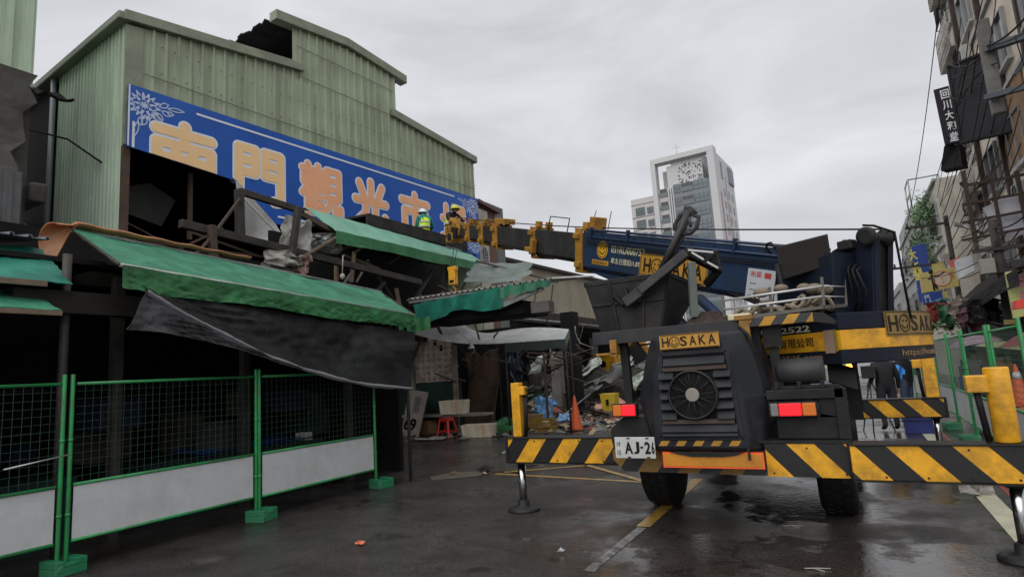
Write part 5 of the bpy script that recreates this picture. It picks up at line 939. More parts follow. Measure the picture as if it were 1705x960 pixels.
for k in range(5): mb.tube([BW(-.4 + .04 * k, .28, -.1), BW(-.3, .34 + .02 * k, -.38 - .03 * k), BW(.2, .3, -.42), BW(.5 + .1 * k, .27, -.3)], .014, 6)
for k in range(3): mb.tube([BW(4.2, .29, .2 - .03 * k), BW(2.0, .285, .17 - .03 * k), BW(-.4, .285, .2 - .03 * k)], .007, 5)
mb.build('boom_hose', RUBBER, boom)
mb = MB()
for x in [i * .42 for i in range(-1, 10)]:
    for z in (.31, -.31): mb.cyl(BW(x, .26, z), BW(x, .272, z), .014, n=6)
mb.build('boom_bolt', BLKM, boom)
# lift cylinder
mb = MB(); mb.cyl(BW(3.0, 0, -.45), SW(0, .9, 1.95), .1, n=20); mb.build('lift_cylinder', NAVY, up); mb = MB(); mb.cyl(PY(1235, 560, 7.7), PY(1165, 497, 8.6), .07, n=16); mb.build('lift_ram', BOOMB, up)
# hook block hanging from the boom head
hb = PD(755, 470, 15.6); hk = bpy.data.objects.new('hook_block', None); COL.objects.link(hk); hk.parent = tr; hk.location = hb - tr.location
mb = MB(); mb.obox(hb + V((0, 0, .12)), (.2, .16, .36), (1, 0, 0), (0, 1, 0)); mb.obox(hb + V((0, 0, .36)), (.26, .14, .12), (1, 0, 0), (0, 1, 0)); mb.build('block', YEL, hk, bevel=.02)
mb = MB(); mb.obox(hb + V((0, -.085, .02)), (.12, .01, .07), (1, 0, 0), (0, 1, 0)); mb.build('slot', INK, hk)
mb = MB(); mb.tube([hb + V((0, 0, -.05)), hb + V((0, 0, -.12)), hb + V((.07, 0, -.2)), hb + V((.03, 0, -.28)), hb + V((-.06, 0, -.26)), hb + V((-.08, 0, -.2))], .028, 8); mb.build('hook', YELD, hk)
mb = MB(); [mb.tube([hb + V((d_, 0, .4)), BW(10.5, 0, -.2) + V((d_, 0, 0))], .01, 5) for d_ in (-.05, .05)]; mb.build('rope_fall', BLKM, hk)

mb = MB()
for k in range(7): x = -2.2 + .22 * k; mb.tube([(x, 6.9, 2.05), (x + .06, 6.8, 1.95 - .02 * (k % 3)), (x + .2, 6.82, 1.96), (x + .26, 6.9, 2.05)], .012, 6)
mb.tube([(-.98, 6.5, 2.04), (-.9, 6.45, 1.96), (-.86, 6.5, 1.75), (-.84, 6.7, 1.5)], .02, 6); mb.tube([(-.66, 6.45, 1.35), (-.6, 6.4, 1.22), (-.4, 6.42, 1.24), (-.25, 6.45, 1.36)], .014, 6); mb.build('pipe_run', RUBBER, tr)
mb = MB()
for x in [-.78 + .3 * i for i in range(7)]:
    for z in (.64, .87): mb.cyl((x, 6.265 if x < -.1 else 6.185, z), (x, 6.255 if x < -.1 else 6.172, z), .009, n=6)
for x in [-3.9 + .3 * i for i in range(5)]:
    for z in (.64, .87): mb.cyl((x, 6.82, z), (x, 6.81, z), .009, n=6)
o_ = mb.build('bolt_heads', BLKM, tr); o_['kind'] = 'stuff'
# ---- things lying on the deck
sl = thing('lifting_sling', 'bundle of cream lifting slings in the railed tray of the crane', 'sling', PY(1280, 515, 7.15)); SLM = mat('cream_webbing', (.26, .215, .15), .8, 0, .2, 6, dirt=(.18, .14, .1), dirt_amt=.6)
mb = MB(); c = PY(1290, 512, 7.15); rr_ = random.Random(4)
for k in range(11):
    o_ = c + V((-.38 + .085 * k, rr_.uniform(-.08, .1), -.03 + rr_.uniform(-.03, .06))); mb.tube([o_ + V((.09 * math.cos(a), .06 * math.sin(a), .05 * math.sin(a * 1.0 + k) + .03 * math.sin(2 * a + k))) for a in [i * .55 for i in range(13)]], .022, 6)
mb.build('webbing', SLM, sl)
mb = MB(); [mb.ball(PY(x, y, 7.15), r, 12, (1.3, 1, .8)) for x, y, r in ((1268, 487, .07), (1338, 478, .055), (1355, 480, .07), (1372, 482, .07), (1300, 480, .06))]; tag(mb.build('cloth_bundle', mat('grey_brown_cloth', (.2, .16, .115), .85, 0, .2, 8, dirt=(.12, .1, .08), dirt_amt=.6, bump=.3), None), 'rolled grey brown cloths on the slings in the railed tray', 'cloth bundle')
mb = MB(); mb.box(-1.13, -.9, 6.78, 6.95, 2.122, 2.2); tag(mb.build('foam_block', mat('cream_foam', (.6, .56, .36), .7), None, bevel=.015), 'cream foam block at the left end of the railed tray', 'foam block')
mb = MB(); mb.grid(lambda u, v: (-1.66 + .56 * u, 6.82 + .5 * v, 2.12 + .16 * math.sin(math.pi * u) ** .7 * math.sin(math.pi * v) ** .7 + .012 * math.sin(u * 37) * math.sin(v * 31)), 24, 18); tag(mb.build('soil_heap', mat('reddish_soil', (.05, .035, .03), .95, 0, .4, 14, bump=.6), None), 'small heap of reddish dark soil on the crane deck', 'soil heap')
bk = thing('clamshell_bucket', 'black steel loading bucket with folded lever arms standing on the crane deck', 'bucket', (-2.1, 7.2, 2.12)); BKM = mat('scratched_black_bucket', (.018, .018, .019), .45, .2, .35, 3, dirt=(.07, .06, .05), dirt_amt=.55, dirt_scale=1.6, bump=.15)
n_tl, n_tr, n_bl, n_br = PY(975, 474, 6.95), PY(1112, 457, 6.95), PY(1003, 553, 6.95), PY(1100, 546, 6.95); n_bl.z = n_br.z = 2.13
f_tr, f_br = PX(1179, 476, n_tr.x), V((n_br.x, 7.55, 2.13)); f_tr = V((n_tr.x + .12, 8.0, n_tr.z - .06)); f_tl = V((n_tl.x + .1, 8.0, n_tl.z)); f_bl = V((n_bl.x, 7.55, 2.13))
mb = MB()
for q4 in ((n_bl, n_br, n_tr, n_tl), (n_br, f_br, f_tr, n_tr), (f_br, f_bl, f_tl, f_tr), (f_bl, n_bl, n_tl, f_tl), (n_bl, n_br, f_br, f_bl)): mb.add(q4, [(0, 1, 2, 3)])
mb.build('hopper', BKM, bk, solid=.03)
mb = MB()
for a, b in ((n_tl, n_tr), (n_tr, f_tr), (f_tr, f_tl), (f_tl, n_tl)): mb.beam(a, b, .05, .06)
mid = lambda a, b, t: a.lerp(b, t)
for t in (.3, .72): mb.beam(mid(n_tl, n_tr, t) - V((0, .02, 0)), mid(n_bl, n_br, t) - V((0, .02, 0)), .04, .03)
mb.beam(mid(n_tl, n_bl, .45) - V((0, .02, 0)), mid(n_tr, n_br, .45) - V((0, .02, 0)), .03, .03); mb.build('rim_rib', BKM, bk, bevel=.006)
yb = 6.8; am = mat('worn_grey_arm', (.06, .058, .058), .5, .3, .35, 5, dirt=(.11, .1, .09), dirt_amt=.6)
mb = MB(); mb.beam(PY(1066, 485, yb), PY(1144, 421, yb), .12, .1); mb.beam(PY(1040, 505, yb), PY(1070, 482, yb), .06, .12); mb.build('main_lever', am, bk, bevel=.012)
mb = MB(); mb.beam(PY(1140, 418, yb), PY(1198, 447, yb + .3), .1, .11); mb.beam(PY(1198, 447, yb + .3), PY(1176, 474, yb + .4), .07, .09); mb.beam(PY(1172, 440, yb + .1), PY(1192, 417, yb + .1), .05, .05); mb.beam(PY(1192, 417, yb + .1), PY(1200, 450, yb + .1), .035, .035); mb.build('link_arm', BKM, bk, bevel=.01)
mb = MB(); [mb.beam(PY(a[0], a[1], yb - .08), PY(b[0], b[1], yb - .08), .03, .02) for a, b in (((1146, 416), (1188, 420)), ((1152, 420), (1172, 432)), ((1178, 436), (1196, 446)))]; mb.build('bright_edge', mat('bare_pale_steel', (.5, .48, .47), .4, .5), bk)
mb = MB(); mb.tube([PY(1100, 448, yb + .1), PY(1122, 405, yb + .1), PY(1146, 352, yb + .1)], [.035, .04, .05], 8); mb.tube([PY(1112, 440, yb + .15), PY(1134, 400, yb + .15), PY(1148, 356, yb + .15)], .025, 8); mb.build('tall_lever', am, bk)
mb = MB(); mb.tube([PY(1146, 350, yb + .1), PY(1132, 358, yb + .1), PY(1123, 377, yb + .1), PY(1131, 392, yb + .1)], .028, 8); mb.tube([PY(1146, 352, yb + .1), PY(1164, 362, yb + .1), PY(1160, 378, yb + .1), PY(1150, 388, yb + .1), PY(1138, 390, yb + .1)], .025, 8); mb.tube([PY(1148, 362, yb), PY(1150, 378, yb)], .02, 6); mb.obox(PY(1147, 352, yb + .12), (.1, .1, .07), (1, 0, .5), (0, 1, 0)); mb.tube([PY(1140, 346, yb + .1), PY(1150, 348, yb + .1), PY(1158, 356, yb + .1)], .03, 7); mb.build('grip_ring', am, bk)
mb = MB(); mb.tube([PY(1022, 492, 6.9), PY(1038, 508, 6.85), PY(1052, 494, 6.8), PY(1064, 474, 6.8), PY(1075, 474, 6.8), PY(1078, 484, 6.8)], .025, 8); mb.tube([PY(1040, 478, 6.9), PY(1046, 500, 6.85), PY(1060, 508, 6.85)], .016, 6); mb.build('hose', RUBBER, bk)
mb = MB(); mb.beam(PY(1151, 436, 6.78), PY(1156, 527, 6.9), .08, .08); tag(mb.build('square_post', mat('grey_green_post', (.16, .18, .16), .6, 0, .15, 4), None, bevel=.006), 'grey green square post standing beside the black loading bucket', 'post')
# ================================================================= right hand street
TILE = mat('dirty_beige_tile', (.72, .63, .5), .7, 0, .2, .8, dirt=(.4, .31, .23), dirt_amt=.65, dirt_scale=.7, streak=1.5, bump=.1)
TILE2 = mat('grey_beige_render', (.6, .56, .48), .8, 0, .2, .8, dirt=(.3, .26, .21), dirt_amt=.7, streak=1.5)
TILE3 = mat('pale_grey_render', (.44, .44, .43), .8, 0, .15, .8, dirt=(.2, .18, .16), dirt_amt=.6, streak=1.5)
GLASS = mat('dark_window_glass', (.04, .05, .06), .12, 0, .3, .8, coat=.3); FRAME = mat('aluminium_frame', (.3, .3, .3), .4, .4)
BROWN = mat('brown_steel_pipe', (.06, .042, .036), .6, .2, .35, 3)
def window(par, fm, x, y, w, h, bars=True, deep=.12):
    mb = MB(); t = .06
    for a, b, c, d in ((x, y, w, t), (x, y + h - t, w, t), (x, y + t, t, h - 2 * t), (x + w - t, y + t, t, h - 2 * t), (x + w / 2 - t / 2, y + t, t, h - 2 * t)): plate(mb, fm, a, b, c, d, 0, deep)
    f = mb.build('window', FRAME, par); mb = MB(); plate(mb, fm, x + t, y + t, w - 2 * t, h - 2 * t, .0, .03); mb.build('pane', GLASS, f)
    mb = MB(); plate(mb, fm, x - .1, y - .12, w + .2, .11, 0, .16); mb.build('sill', TILE3, f)
    if bars:
        mb = MB()
        for k in range(1, 8): mb.tube([fm(x + w * k / 8, y, .3), fm(x + w * k / 8, y + h * .55, .3)], .018, 5)
        for yy in (y, y + h * .55): mb.tube([fm(x, yy, .02), fm(x, yy, .3), fm(x + w, yy, .3), fm(x + w, yy, .02)], .02, 5)
        mb.build('grille', BROWN, f)
def house(name, label, X, y0, y1, top, m, floors, cols, deep=10, group=None, win=True, f0=4.2, bars=True):
    h = thing(name, label, 'building', (X + deep / 2, (y0 + y1) / 2, 0), group); mb = MB(); mb.box(X, X + deep, y0, y1, 0, top); mb.build('wall', m, h)
    fm = frame((X - .002, y1, 0), (0, -1, 0), (0, 0, 1)); L_ = y1 - y0
    if win:
        for i in range(floors):
            for j in range(cols):
                w = L_ / cols * .52; window(h, fm, L_ / cols * (j + .24), f0 + i * 3.3, w, 1.7, bars and (i + j) % 2 == 0)
    mb = MB()
    for i in range(floors + 1): mb.box(X - .12, X - .002, y0 + .01, y1 - .01, f0 - .7 + i * 3.3, f0 - .55 + i * 3.3)
    mb.build('ledge', TILE3, h); return h, fm
h1, f1m = house('street_building', 'tall grimy beige tiled building at the right edge behind the pipe scaffold', 5.6, 15, 30.6, 24, TILE, 6, 4, bars=False)
mb = MB()
for y in (30.4, 26.5, 22): mb.beam((5.5, y, 0), (5.5, y, 24), .16, .2)
mb.build('downpipe', BROWN, h1)
mb = MB(); mb.grid(lambda u, v: (5.56, 23 + 3.4 * u + .3 * math.sin(v * 9), 7.6 + 2.6 * v), 4, 4); mb.build('bare_brick_patch', mat('orange_brown_patch', (.33, .19, .1), .8, 0, .3, 2, dirt=(.2, .14, .09), dirt_amt=.6), h1, solid=.04)
h2, f2m = house('street_building', 'narrow grey beige building with cage balconies, upper right, beyond the black billboard', 5.95, 31.0, 36, 22, TILE2, 5, 2)
for k in range(4):
    mb = MB(); z = 8.2 + 3.3 * k
    mb.box(5.4, 5.95, 31.4, 34.6, z, z + .12)
    for i in range(12): mb.tube([(5.4, 31.4 + .29 * i, z), (5.4, 31.4 + .29 * i, z + 1.6)], .022, 5)
    for zz in (.5, 1.1, 1.6): mb.tube([(5.95, 31.4, z + zz), (5.4, 31.4, z + zz), (5.4, 34.6, z + zz), (5.95, 34.6, z + zz)], .025, 5)
    mb.build('cage_balcony', mat('rusty_pale_cage', (.46, .43, .39), .7, .2, .3, 4), h2)
ACM = mat('old_white_plastic', (.45, .45, .42), .5, 0, .1, 3, dirt=(.22, .19, .15), dirt_amt=.6)
def aircon(x, y, z, label):
    t = thing('air_conditioner', label, 'air conditioner', (x, y, z), 'air conditioners on the right hand facades'); mb = MB(); mb.box(x - .35, x, y - .42, y + .42, z, z + .62); mb.build('casing', ACM, t, bevel=.02)
    mb = MB(); mb.ring((x - .36, y, z + .31), (1, 0, 0), .24, .02, 24, 5); mb.lathe((x - .35, y, z + .31), [(.22, 0), (.22, .008)], (-1, 0, 0), 20); mb.build('fan_grille', mat('dark_plastic', (.04, .04, .045), .5), t)
    mb = MB(); mb.beam((x - .35, y - .3, z - .05), (x + .05, y - .3, z - .05), .05, .06); mb.beam((x - .35, y + .3, z - .05), (x + .05, y + .3, z - .05), .05, .06); mb.build('bracket', BROWN, t)
aircon(5.55, 28.9, 12.9, 'old air conditioner on the beige facade above the black billboard'); aircon(5.85, 35.3, 8.0, 'old air conditioner beside the cage balconies'); aircon(5.9, 31.2, 4.9, 'old air conditioner low on the narrow building above the yellow sign'); aircon(5.55, 24.6, 6.2, 'old air conditioner inside the pipe scaffold')
h3, f3m = house('street_building', 'ivy draped grey building farther along the street on the right', 4.7, 36.4, 48, 10.2, TILE2, 2, 4)
h4, f4m = house('street_building', 'pale rendered building with a rooftop frame behind the blue vertical sign', 4.6, 48.5, 60, 11.3, TILE3, 2, 3)
h5, f5m = house('street_building', 'low white building closing the far end of the street', 4.2, 61, 110, 7.5, TILE3, 1, 8)
hx = thing('far_building', 'small pale house far down the street left of the signs', 'building', (2, 120, 0)); mb = MB(); mb.box(-2, 9, 118, 126, 0, 9.5); mb.build('wall', TILE3, hx); mb = MB(); mb.prism([(-2.5, 117.6, 9.5), (9.5, 117.6, 9.5), (9.5, 127, 11.5), (-2.5, 127, 11.5)], (0, 0, .3)); mb.build('roof', mat('dark_grey_roof', (.08, .085, .09), .7), hx); mb = MB(); [mb.box(-1 + 2.4 * i, .3 + 2.4 * i, 117.9, 117.99, 6.5, 8) for i in range(4)]; mb.build('window_row', GLASS, hx)
mb = MB()
for a, b in (((4.75, 48.6, 11.3), (4.75, 48.6, 13.3)), ((4.75, 51, 11.3), (4.75, 51, 13.3)), ((4.75, 48.6, 13.3), (4.75, 51, 13.3)), ((4.75, 48.6, 12.3), (4.75, 51, 12.3)), ((6.5, 48.6, 13.3), (4.75, 48.6, 13.3)), ((6.5, 48.6, 11.3), (6.5, 48.6, 13.3))): mb.tube([a, b], .05, 6)
mb.build('rooftop_frame', FRAME, h4)
# ivy
LEAF = [mat('ivy_green', (.10, .19, .06), .6, 0, .35, 2), mat('ivy_dark_green', (.05, .11, .04), .6, 0, .35, 2)]
def leaves(name, regions, n, size, par=None, seed=1, mats=LEAF):
    r = random.Random(seed); mb = MB(); idx = []
    clumps = [(V(c), V(s)) for c, s in regions]
    for i in range(n):
        c, s = r.choice(clumps); p = c + V((r.gauss(0, .45) * s.x, r.gauss(0, .45) * s.y, r.gauss(0, .45) * s.z)); a = V((r.uniform(-1, 1), r.uniform(-1, 1), r.uniform(-.6, .6))).normalized(); b = a.orthogonal().normalized() * .6; z = size * r.uniform(.6, 1.4)
        mb.add([p - a * z, p + b * z * .6, p + a * z, p - b * z * .6], [(0, 1, 2, 3)]); idx.append(0 if r.random() < .5 else 1)
    return mb.build(name, None, par, mats=mats, fmat=idx, fix=False)
tag(leaves('climbing_ivy', [((4.4, 44, 9.6), (.4, 2.2, .9)), ((4.3, 40, 9.4), (.4, 2.2, .8)), ((4.3, 46.5, 8.2), (.35, 1.2, 1.2)), ((4.3, 42, 7.4), (.35, 1.5, 1.5)), ((4.4, 38, 8.4), (.3, 1.2, 1.6)), ((4.3, 43.5, 5.5), (.35, 1.2, 1.4)), ((4.3, 38.5, 5.8), (.3, 1.0, 1.3))], 2600, .11, None, 3), 'green ivy spilling over the roof and front of the grey building on the right', 'ivy')
# pipe scaffold for a lost billboard, with bleached sheeting
sc_ = thing('pipe_scaffold', 'dark pipe scaffold with bleached sheets bolted to the beige building', 'scaffold', (4.8, 24, 4))
mb = MB(); YS = 24.
for xa, xb, w in ((1603, 1625, .12), (1648, 1671, .09), (1692, 1716, .11)): mb.beam(PY(xa, 285, YS), PY(xb, 405, YS), w, w)
for yl in (310, 341, 371, 400): mb.beam(PY(1602, yl, YS + .05), PY(1745, yl - 27, YS + .05), .08, .08)
mb.beam(PY(1612, 330, YS + .2), PY(1668, 268, YS + .2), .08, .08); mb.beam(PY(1612, 372, YS + .2), PY(1630, 345, YS + .2), .1, .1); mb.beam(PY(1600, 305, YS), PY(1602, 308, YS + 1.5), .08, .08); mb.beam(PY(1648, 300, YS), PY(1646, 303, YS + 1.5), .08, .08); mb.build('frame', BROWN, sc_)
mb = MB(); qa, qb, qc, qd = PY(1636, 346, YS + .3), PY(1740, 300, YS + .3), PY(1745, 372, YS + .3), PY(1668, 405, YS + .3)
mb.grid(lambda u, v: qa.lerp(qb, u).lerp(qd.lerp(qc, u), v) + V((0, .03 * math.sin(u * 9 + v * 4), 0)), 16, 8); mb.build('sheeting', mat('bleached_sheet', (.6, .61, .68), .6, 0, .1, 1, dirt=(.42, .38, .38), dirt_amt=.5), sc_, solid=.02)
# black billboard and vertical sign
bb = thing('black_billboard', 'plain black billboard panel projecting over the street at the upper right', 'billboard', (4.7, 25.5, 8.9))
q = [PY(1577, 112, 26.2), PY(1667, 77, 25.0), PY(1691, 216, 25.0), PY(1600, 238, 26.2)]
mb = MB(); mb.prism(q, (.06, .3, 0)); mb.build('panel', mat('black_board', (.03, .03, .034), .6, 0, .15, 1, bump=.1), bb)
mb = MB(); [mb.beam(q[i] - V((0, .03, 0)), q[(i + 1) % 4] - V((0, .03, 0)), .08, .08) for i in range(4)]; mb.beam(q[1], q[1] + V((1.2, 1.0, 0)), .1, .1); mb.beam(q[2], q[2] + V((1.2, 1, 0)), .1, .1); mb.build('frame', BLKM, bb)
vsn = thing('vertical_sign', 'slim black vertical sign with white characters beside the black billboard', 'sign', (3.8, 27, 9))
v0, v1, v2 = PY(1573, 241, 27), PY(1599, 236, 26.6), PY(1554, 150, 27)
mb = MB(); vt = v1 + (v2 - v0); mb.prism([v0, v1, vt, v2], (.05, .25, 0)); mb.build('panel', mat('black_purple_board', (.022, .018, .026), .6), vsn)
ww = (v1 - v0).length; hv = (v2 - v0).length; e1v, e2v = (v1 - v0).normalized(), (v2 - v0).normalized(); nv_ = e1v.cross(e2v).normalized(); fv = lambda x, y, z=0: v0 + e1v * x + e2v * y + nv_ * z; mb = MB()
for k, chh in enumerate('堂和大川回'): txt(mb, chh, fv, ww * .42, hv * (.03 + .19 * k), ww * .56, hv * .16, .01, .015, .02)
mb.build('lettering', mat('white_lettering', (.7, .7, .7), .5), vsn)
mb = MB(); mb.prism([PY(1572, 243, 27.5), PY(1597, 240, 27), PY(1602, 276, 26.5), PY(1566, 284, 28)], (.3, .8, .05)); tag(mb.build('small_canopy', DARK, None), 'small dark metal canopy under the vertical sign on the right', 'canopy')
# signs down the street
def sign(name, label, q, m, th=.12, cat='sign'):
    t = thing(name, label, cat, sum(q, V()) / 4); mb = MB(); mb.prism(q, (0, th, 0)); mb.build('board', m, t, bevel=.01); f = frame(q[3] - V((0, .004, 0)), q[2] - q[3], q[0] - q[3]); return t, f, (q[2] - q[3]).length, (q[0] - q[3]).length
SBL = mat('sign_blue', (.02, .06, .3), .4, 0, .1); SYE = mat('sign_yellow', (.5, .41, .13), .4, 0, .08); SYG = mat('sign_yellow_green', (.44, .46, .15), .4, 0, .08)
t, f, w, h = sign('vertical_sign', 'blue vertical sign with yellow characters far down the street', [PY(1517, 410, 36), PY(1541, 404, 36), PY(1556, 498, 36), PY(1531, 503, 36)], SBL)
mb = MB(); [txt(mb, c_, f, w * .22, h * z, w * .55, h * .2, .002, .01, .03) for c_, z in (('大', .74), ('千', .5), ('一', .38))]; mb.build('lettering', mat('sign_yellow_letter', (.7, .6, .12), .5), t)
t, f, w, h = sign('street_sign', 'yellow sign with a dark pointing figure and a pale disc over the street', [PY(1530, 455, 30), PY(1592, 444, 30), PY(1598, 476, 30), PY(1535, 488, 30)], SYE)
mb = MB(); stroke(mb, f, [(.5, .62), (.5, .32)], .06, .002, .01); disc(mb, f, .5, .78, .08, .002, .01); stroke(mb, f, [(.5, .6), (.7, .58), (.95, .68)], .03, .002, .01); stroke(mb, f, [(.5, .6), (.36, .52)], .03, .002, .01); stroke(mb, f, [(.48, .32), (.45, .06)], .04, .002, .01); stroke(mb, f, [(.52, .32), (.56, .08)], .04, .002, .01); mb.build('figure', INK, t)
mb = MB(); disc(mb, f, w * .62, h * .52, h * .36, .002, .01, 30); d_ = mb.build('disc', mat('pale_pink_disc', (.55, .44, .33), .5), t); mb = MB(); annulus(mb, f, w * .62, h * .52, h * .34, h * .38, .006, .01); [disc(mb, f, w * .62, h * (.32 + .2 * k), h * .04, .014, .004, 10) for k in range(3)]; [txt(mb, c_, f, w * .84, h * (.42 + .2 * k), h * .16, h * .17, .002, .008) for k, c_ in enumerate('市夜')]; mb.build('lettering', mat('red_sign_print', (.5, .1, .05), .5), t)
t, f, w, h = sign('street_sign', 'small blue sign with white marks below the yellow figure sign', [PY(1535, 490, 33), PY(1568, 484, 33), PY(1571, 500, 33), PY(1538, 507, 33)], SBL)
mb = MB(); txt(mb, '門', f, w * .15, h * .15, w * .25, h * .7, .002, .01); mb.build('lettering', mat('white_lettering', (.7, .7, .7)), t)
sign('street_sign', 'plain yellow sign under the black awning far down the street', [PY(1560, 488, 34), PY(1578, 484, 34), PY(1582, 506, 34), PY(1563, 512, 34)], SYE); sign('street_sign', 'plain yellow panel above the figure sign', [PY(1551, 440, 33), PY(1571, 436, 33), PY(1574, 448, 33), PY(1554, 452, 33)], SYE)
sign('street_sign', 'beige panel hanging low beside the counterweight', [PY(1534, 509, 34), PY(1551, 506, 34), PY(1553, 519, 34), PY(1536, 521, 34)], mat('beige_panel', (.42, .3, .22), .6)); sign('street_sign', 'white panel with a blue top edge low beside the counterweight', [PY(1537, 524, 34), PY(1551, 522, 34), PY(1553, 538, 34), PY(1540, 540, 34)], mat('white_blue_panel', (.5, .53, .62), .6))
sign('street_sign', 'white lightbox above the black awning on the right', [PY(1592, 432, 25), PY(1618, 424, 25), PY(1624, 450, 25), PY(1598, 464, 25)], mat('white_lightbox', (.55, .56, .58), .5), .5)
sign('street_sign', 'red and white small sign between the poles', [PY(1580, 434, 31), PY(1598, 427, 31), PY(1600, 442, 31), PY(1583, 448, 31)], mat('red_white_panel', (.55, .12, .12), .5)); sign('street_sign', 'pink panel under the right end of the black awning', [PY(1625, 492, 24), PY(1640, 487, 24), PY(1646, 508, 24), PY(1630, 513, 24)], mat('pink_panel', (.55, .22, .2), .5))
t, f, w, h = sign('shop_sign', 'large yellow green shop sign with pink characters at the right edge', [PY(1674, 453, 17), PY(1760, 436, 17), PY(1772, 512, 17), PY(1688, 530, 17)], SYG)
mb = MB(); [txt(mb, c_, f, w * .28, h * z, w * .3, h * .3, .002, .01, .05) for c_, z in (('樂', .58), ('佳', .24))]; mb.build('lettering', mat('pink_lettering', (.6, .2, .26), .5), t)
mb = MB(); q = [PY(1692, 500, 15.5), PY(1730, 492, 15.5), PY(1732, 508, 15.5), PY(1692, 514, 15.5)]; mb.prism(q, (.0, .4, 0)); tag(mb.build('red_lantern_box', mat('bright_red_box', (.6, .04, .02), .5), None), 'bright red box standing out in front of the yellow green sign', 'box')
# black street awning and shop clutter
sa = thing('black_awning', 'ragged black tarpaulin awning sloping over the pavement on the right', 'awning', (4, 22, 2.9)); BT2 = cloth_mat('wet_black_tarp', (.014, .013, .014), trans=.02, rough=.75, dirt=(.03, .024, .02), dirt_amt=.5)
mb = MB(); quad_cloth(mb, (5.0, 16, 4.2), (5.0, 28.5, 4.5), (3.35, 28.5, 3.0), (3.2, 16, 3.25), 40, 10, .08, .06); mb.build('canopy', BT2, sa, solid=.02)
mb = MB(); valance(mb, (3.3, 28.5, 3.0), (3.15, 16, 3.25), .35, 60, .06); mb.build('valance', BT2, sa, solid=.015)
mb = MB(); [mb.beam((3.3, y, 3.1), (5.0, y + .3, 2.3), .05, .05) for y in (28, 25, 21, 17)]; mb.tube([(3.3, 16, 3.2), (3.35, 28.5, 3.0)], .03, 6); mb.build('strut', BLKM, sa)
so_ = thing('shop_row', 'dim open shopfronts under the black awning on the right', 'shop row', (5, 24, 0)); mb = MB(); mb.box(4.9, 5.15, 14, 36, 0, 3.2); mb.build('shutter', mat('dim_shopfront', (.04, .038, .036), .7, 0, .5, 1.2), so_)
mb = MB(); [mb.box(3.6, 4.6, y, y + 2.0, .12, .95) for y in (15, 18, 21, 24.5, 28)]; mb.build('counter', mat('dull_green_counter', (.06, .09, .07), .6), so_)
CL = [('red_basket', (.3, .04, .03)), ('teal_box', (.05, .2, .18)), ('cream_box', (.4, .36, .27)), ('grey_box', (.2, .2, .21)), ('green_crate', (.04, .16, .06)), ('brown_box', (.2, .13, .08)), ('blue_box', (.05, .1, .3)), ('dark_box', (.03, .03, .03))]
for k in range(26):
    nm, c_ = CL[k % 8]; y = 14.6 + k * .62 + RND.uniform(0, .3); x = 3.5 + RND.uniform(0, .9); z = .95 if k % 2 else .12
    w_, h_ = RND.uniform(.25, .5), RND.uniform(.2, .45); mb = MB(); a_ = RND.uniform(-.4, .4); mb.obox((x, y, z + h_ / 2 + .002), (w_, w_ * .8, h_), (math.cos(a_), math.sin(a_), 0), (-math.sin(a_), math.cos(a_), 0)); mb.obox((x, y, z + h_ + .02), (w_ * 1.06, w_ * .86, .04), (math.cos(a_), math.sin(a_), 0), (-math.sin(a_), math.cos(a_), 0))
    tag(mb.build('goods_box', mat('goods_' + nm, c_, .6, 0, .2, 5), None, bevel=.01), nm.replace('_', ' ') + ' among the goods set out under the black awning', 'box', 'goods under the black awning')
# overhead clutter of clothes and potted plants above the shopfronts
for k, (px, py, yy, c_, lb) in enumerate(((1563, 520, 27, (.3, .06, .05), 'red cloth bundle hanging under the far end of the black awning'), (1582, 522, 26, (.05, .18, .09), 'green cloth bundle hanging under the black awning'), (1600, 515, 25, (.36, .3, .24), 'cream cloth bundle hanging under the black awning'), (1572, 512, 28, (.08, .2, .25), 'teal cloth bundle hanging under the black awning'), (1618, 530, 22, (.09, .03, .04), 'maroon cloth bundle hanging under the black awning'), (1640, 520, 21, (.03, .03, .035), 'black cloth bundle hanging under the black awning'))):
    crumple('cloth_bundle', PY(px, py, yy), (.7, 0, 0), (0, .3, .7), cloth_mat('cloth_%d' % k, c_), .25, 30 + k, lb, 'cloth bundle', 10)
for k, (x, y, z) in enumerate(((3.3, 33, 2.6), (3.5, 30, 2.4), (3.4, 36, 3.0))):
    t = thing('hanging_plant', ['hanging plant under the small blue sign', 'hanging plant beside the goods at the far shopfront', 'hanging plant farthest along the shop row'][k], 'plant', (x, y, z)); leaves('leaves', [((x, y, z + .3), (.5, .5, .4))], 160, .12, t, 50 + k); mb = MB(); mb.lathe((x, y, z), [(.15, 0), (.2, .2)], n=14); mb.build('pot', BROWN, t)
mb = MB(); mb.ball((3.9, 16.8, 1.95), .1, 12, (1.6, 1, .8)); tag(mb.build('lit_bulb', mat('warm_lit_bulb', (.8, .6, .3), .4, emit=(1, .72, .3), estr=6), None), 'warm lit bulb in the shop behind the right fence', 'lamp')
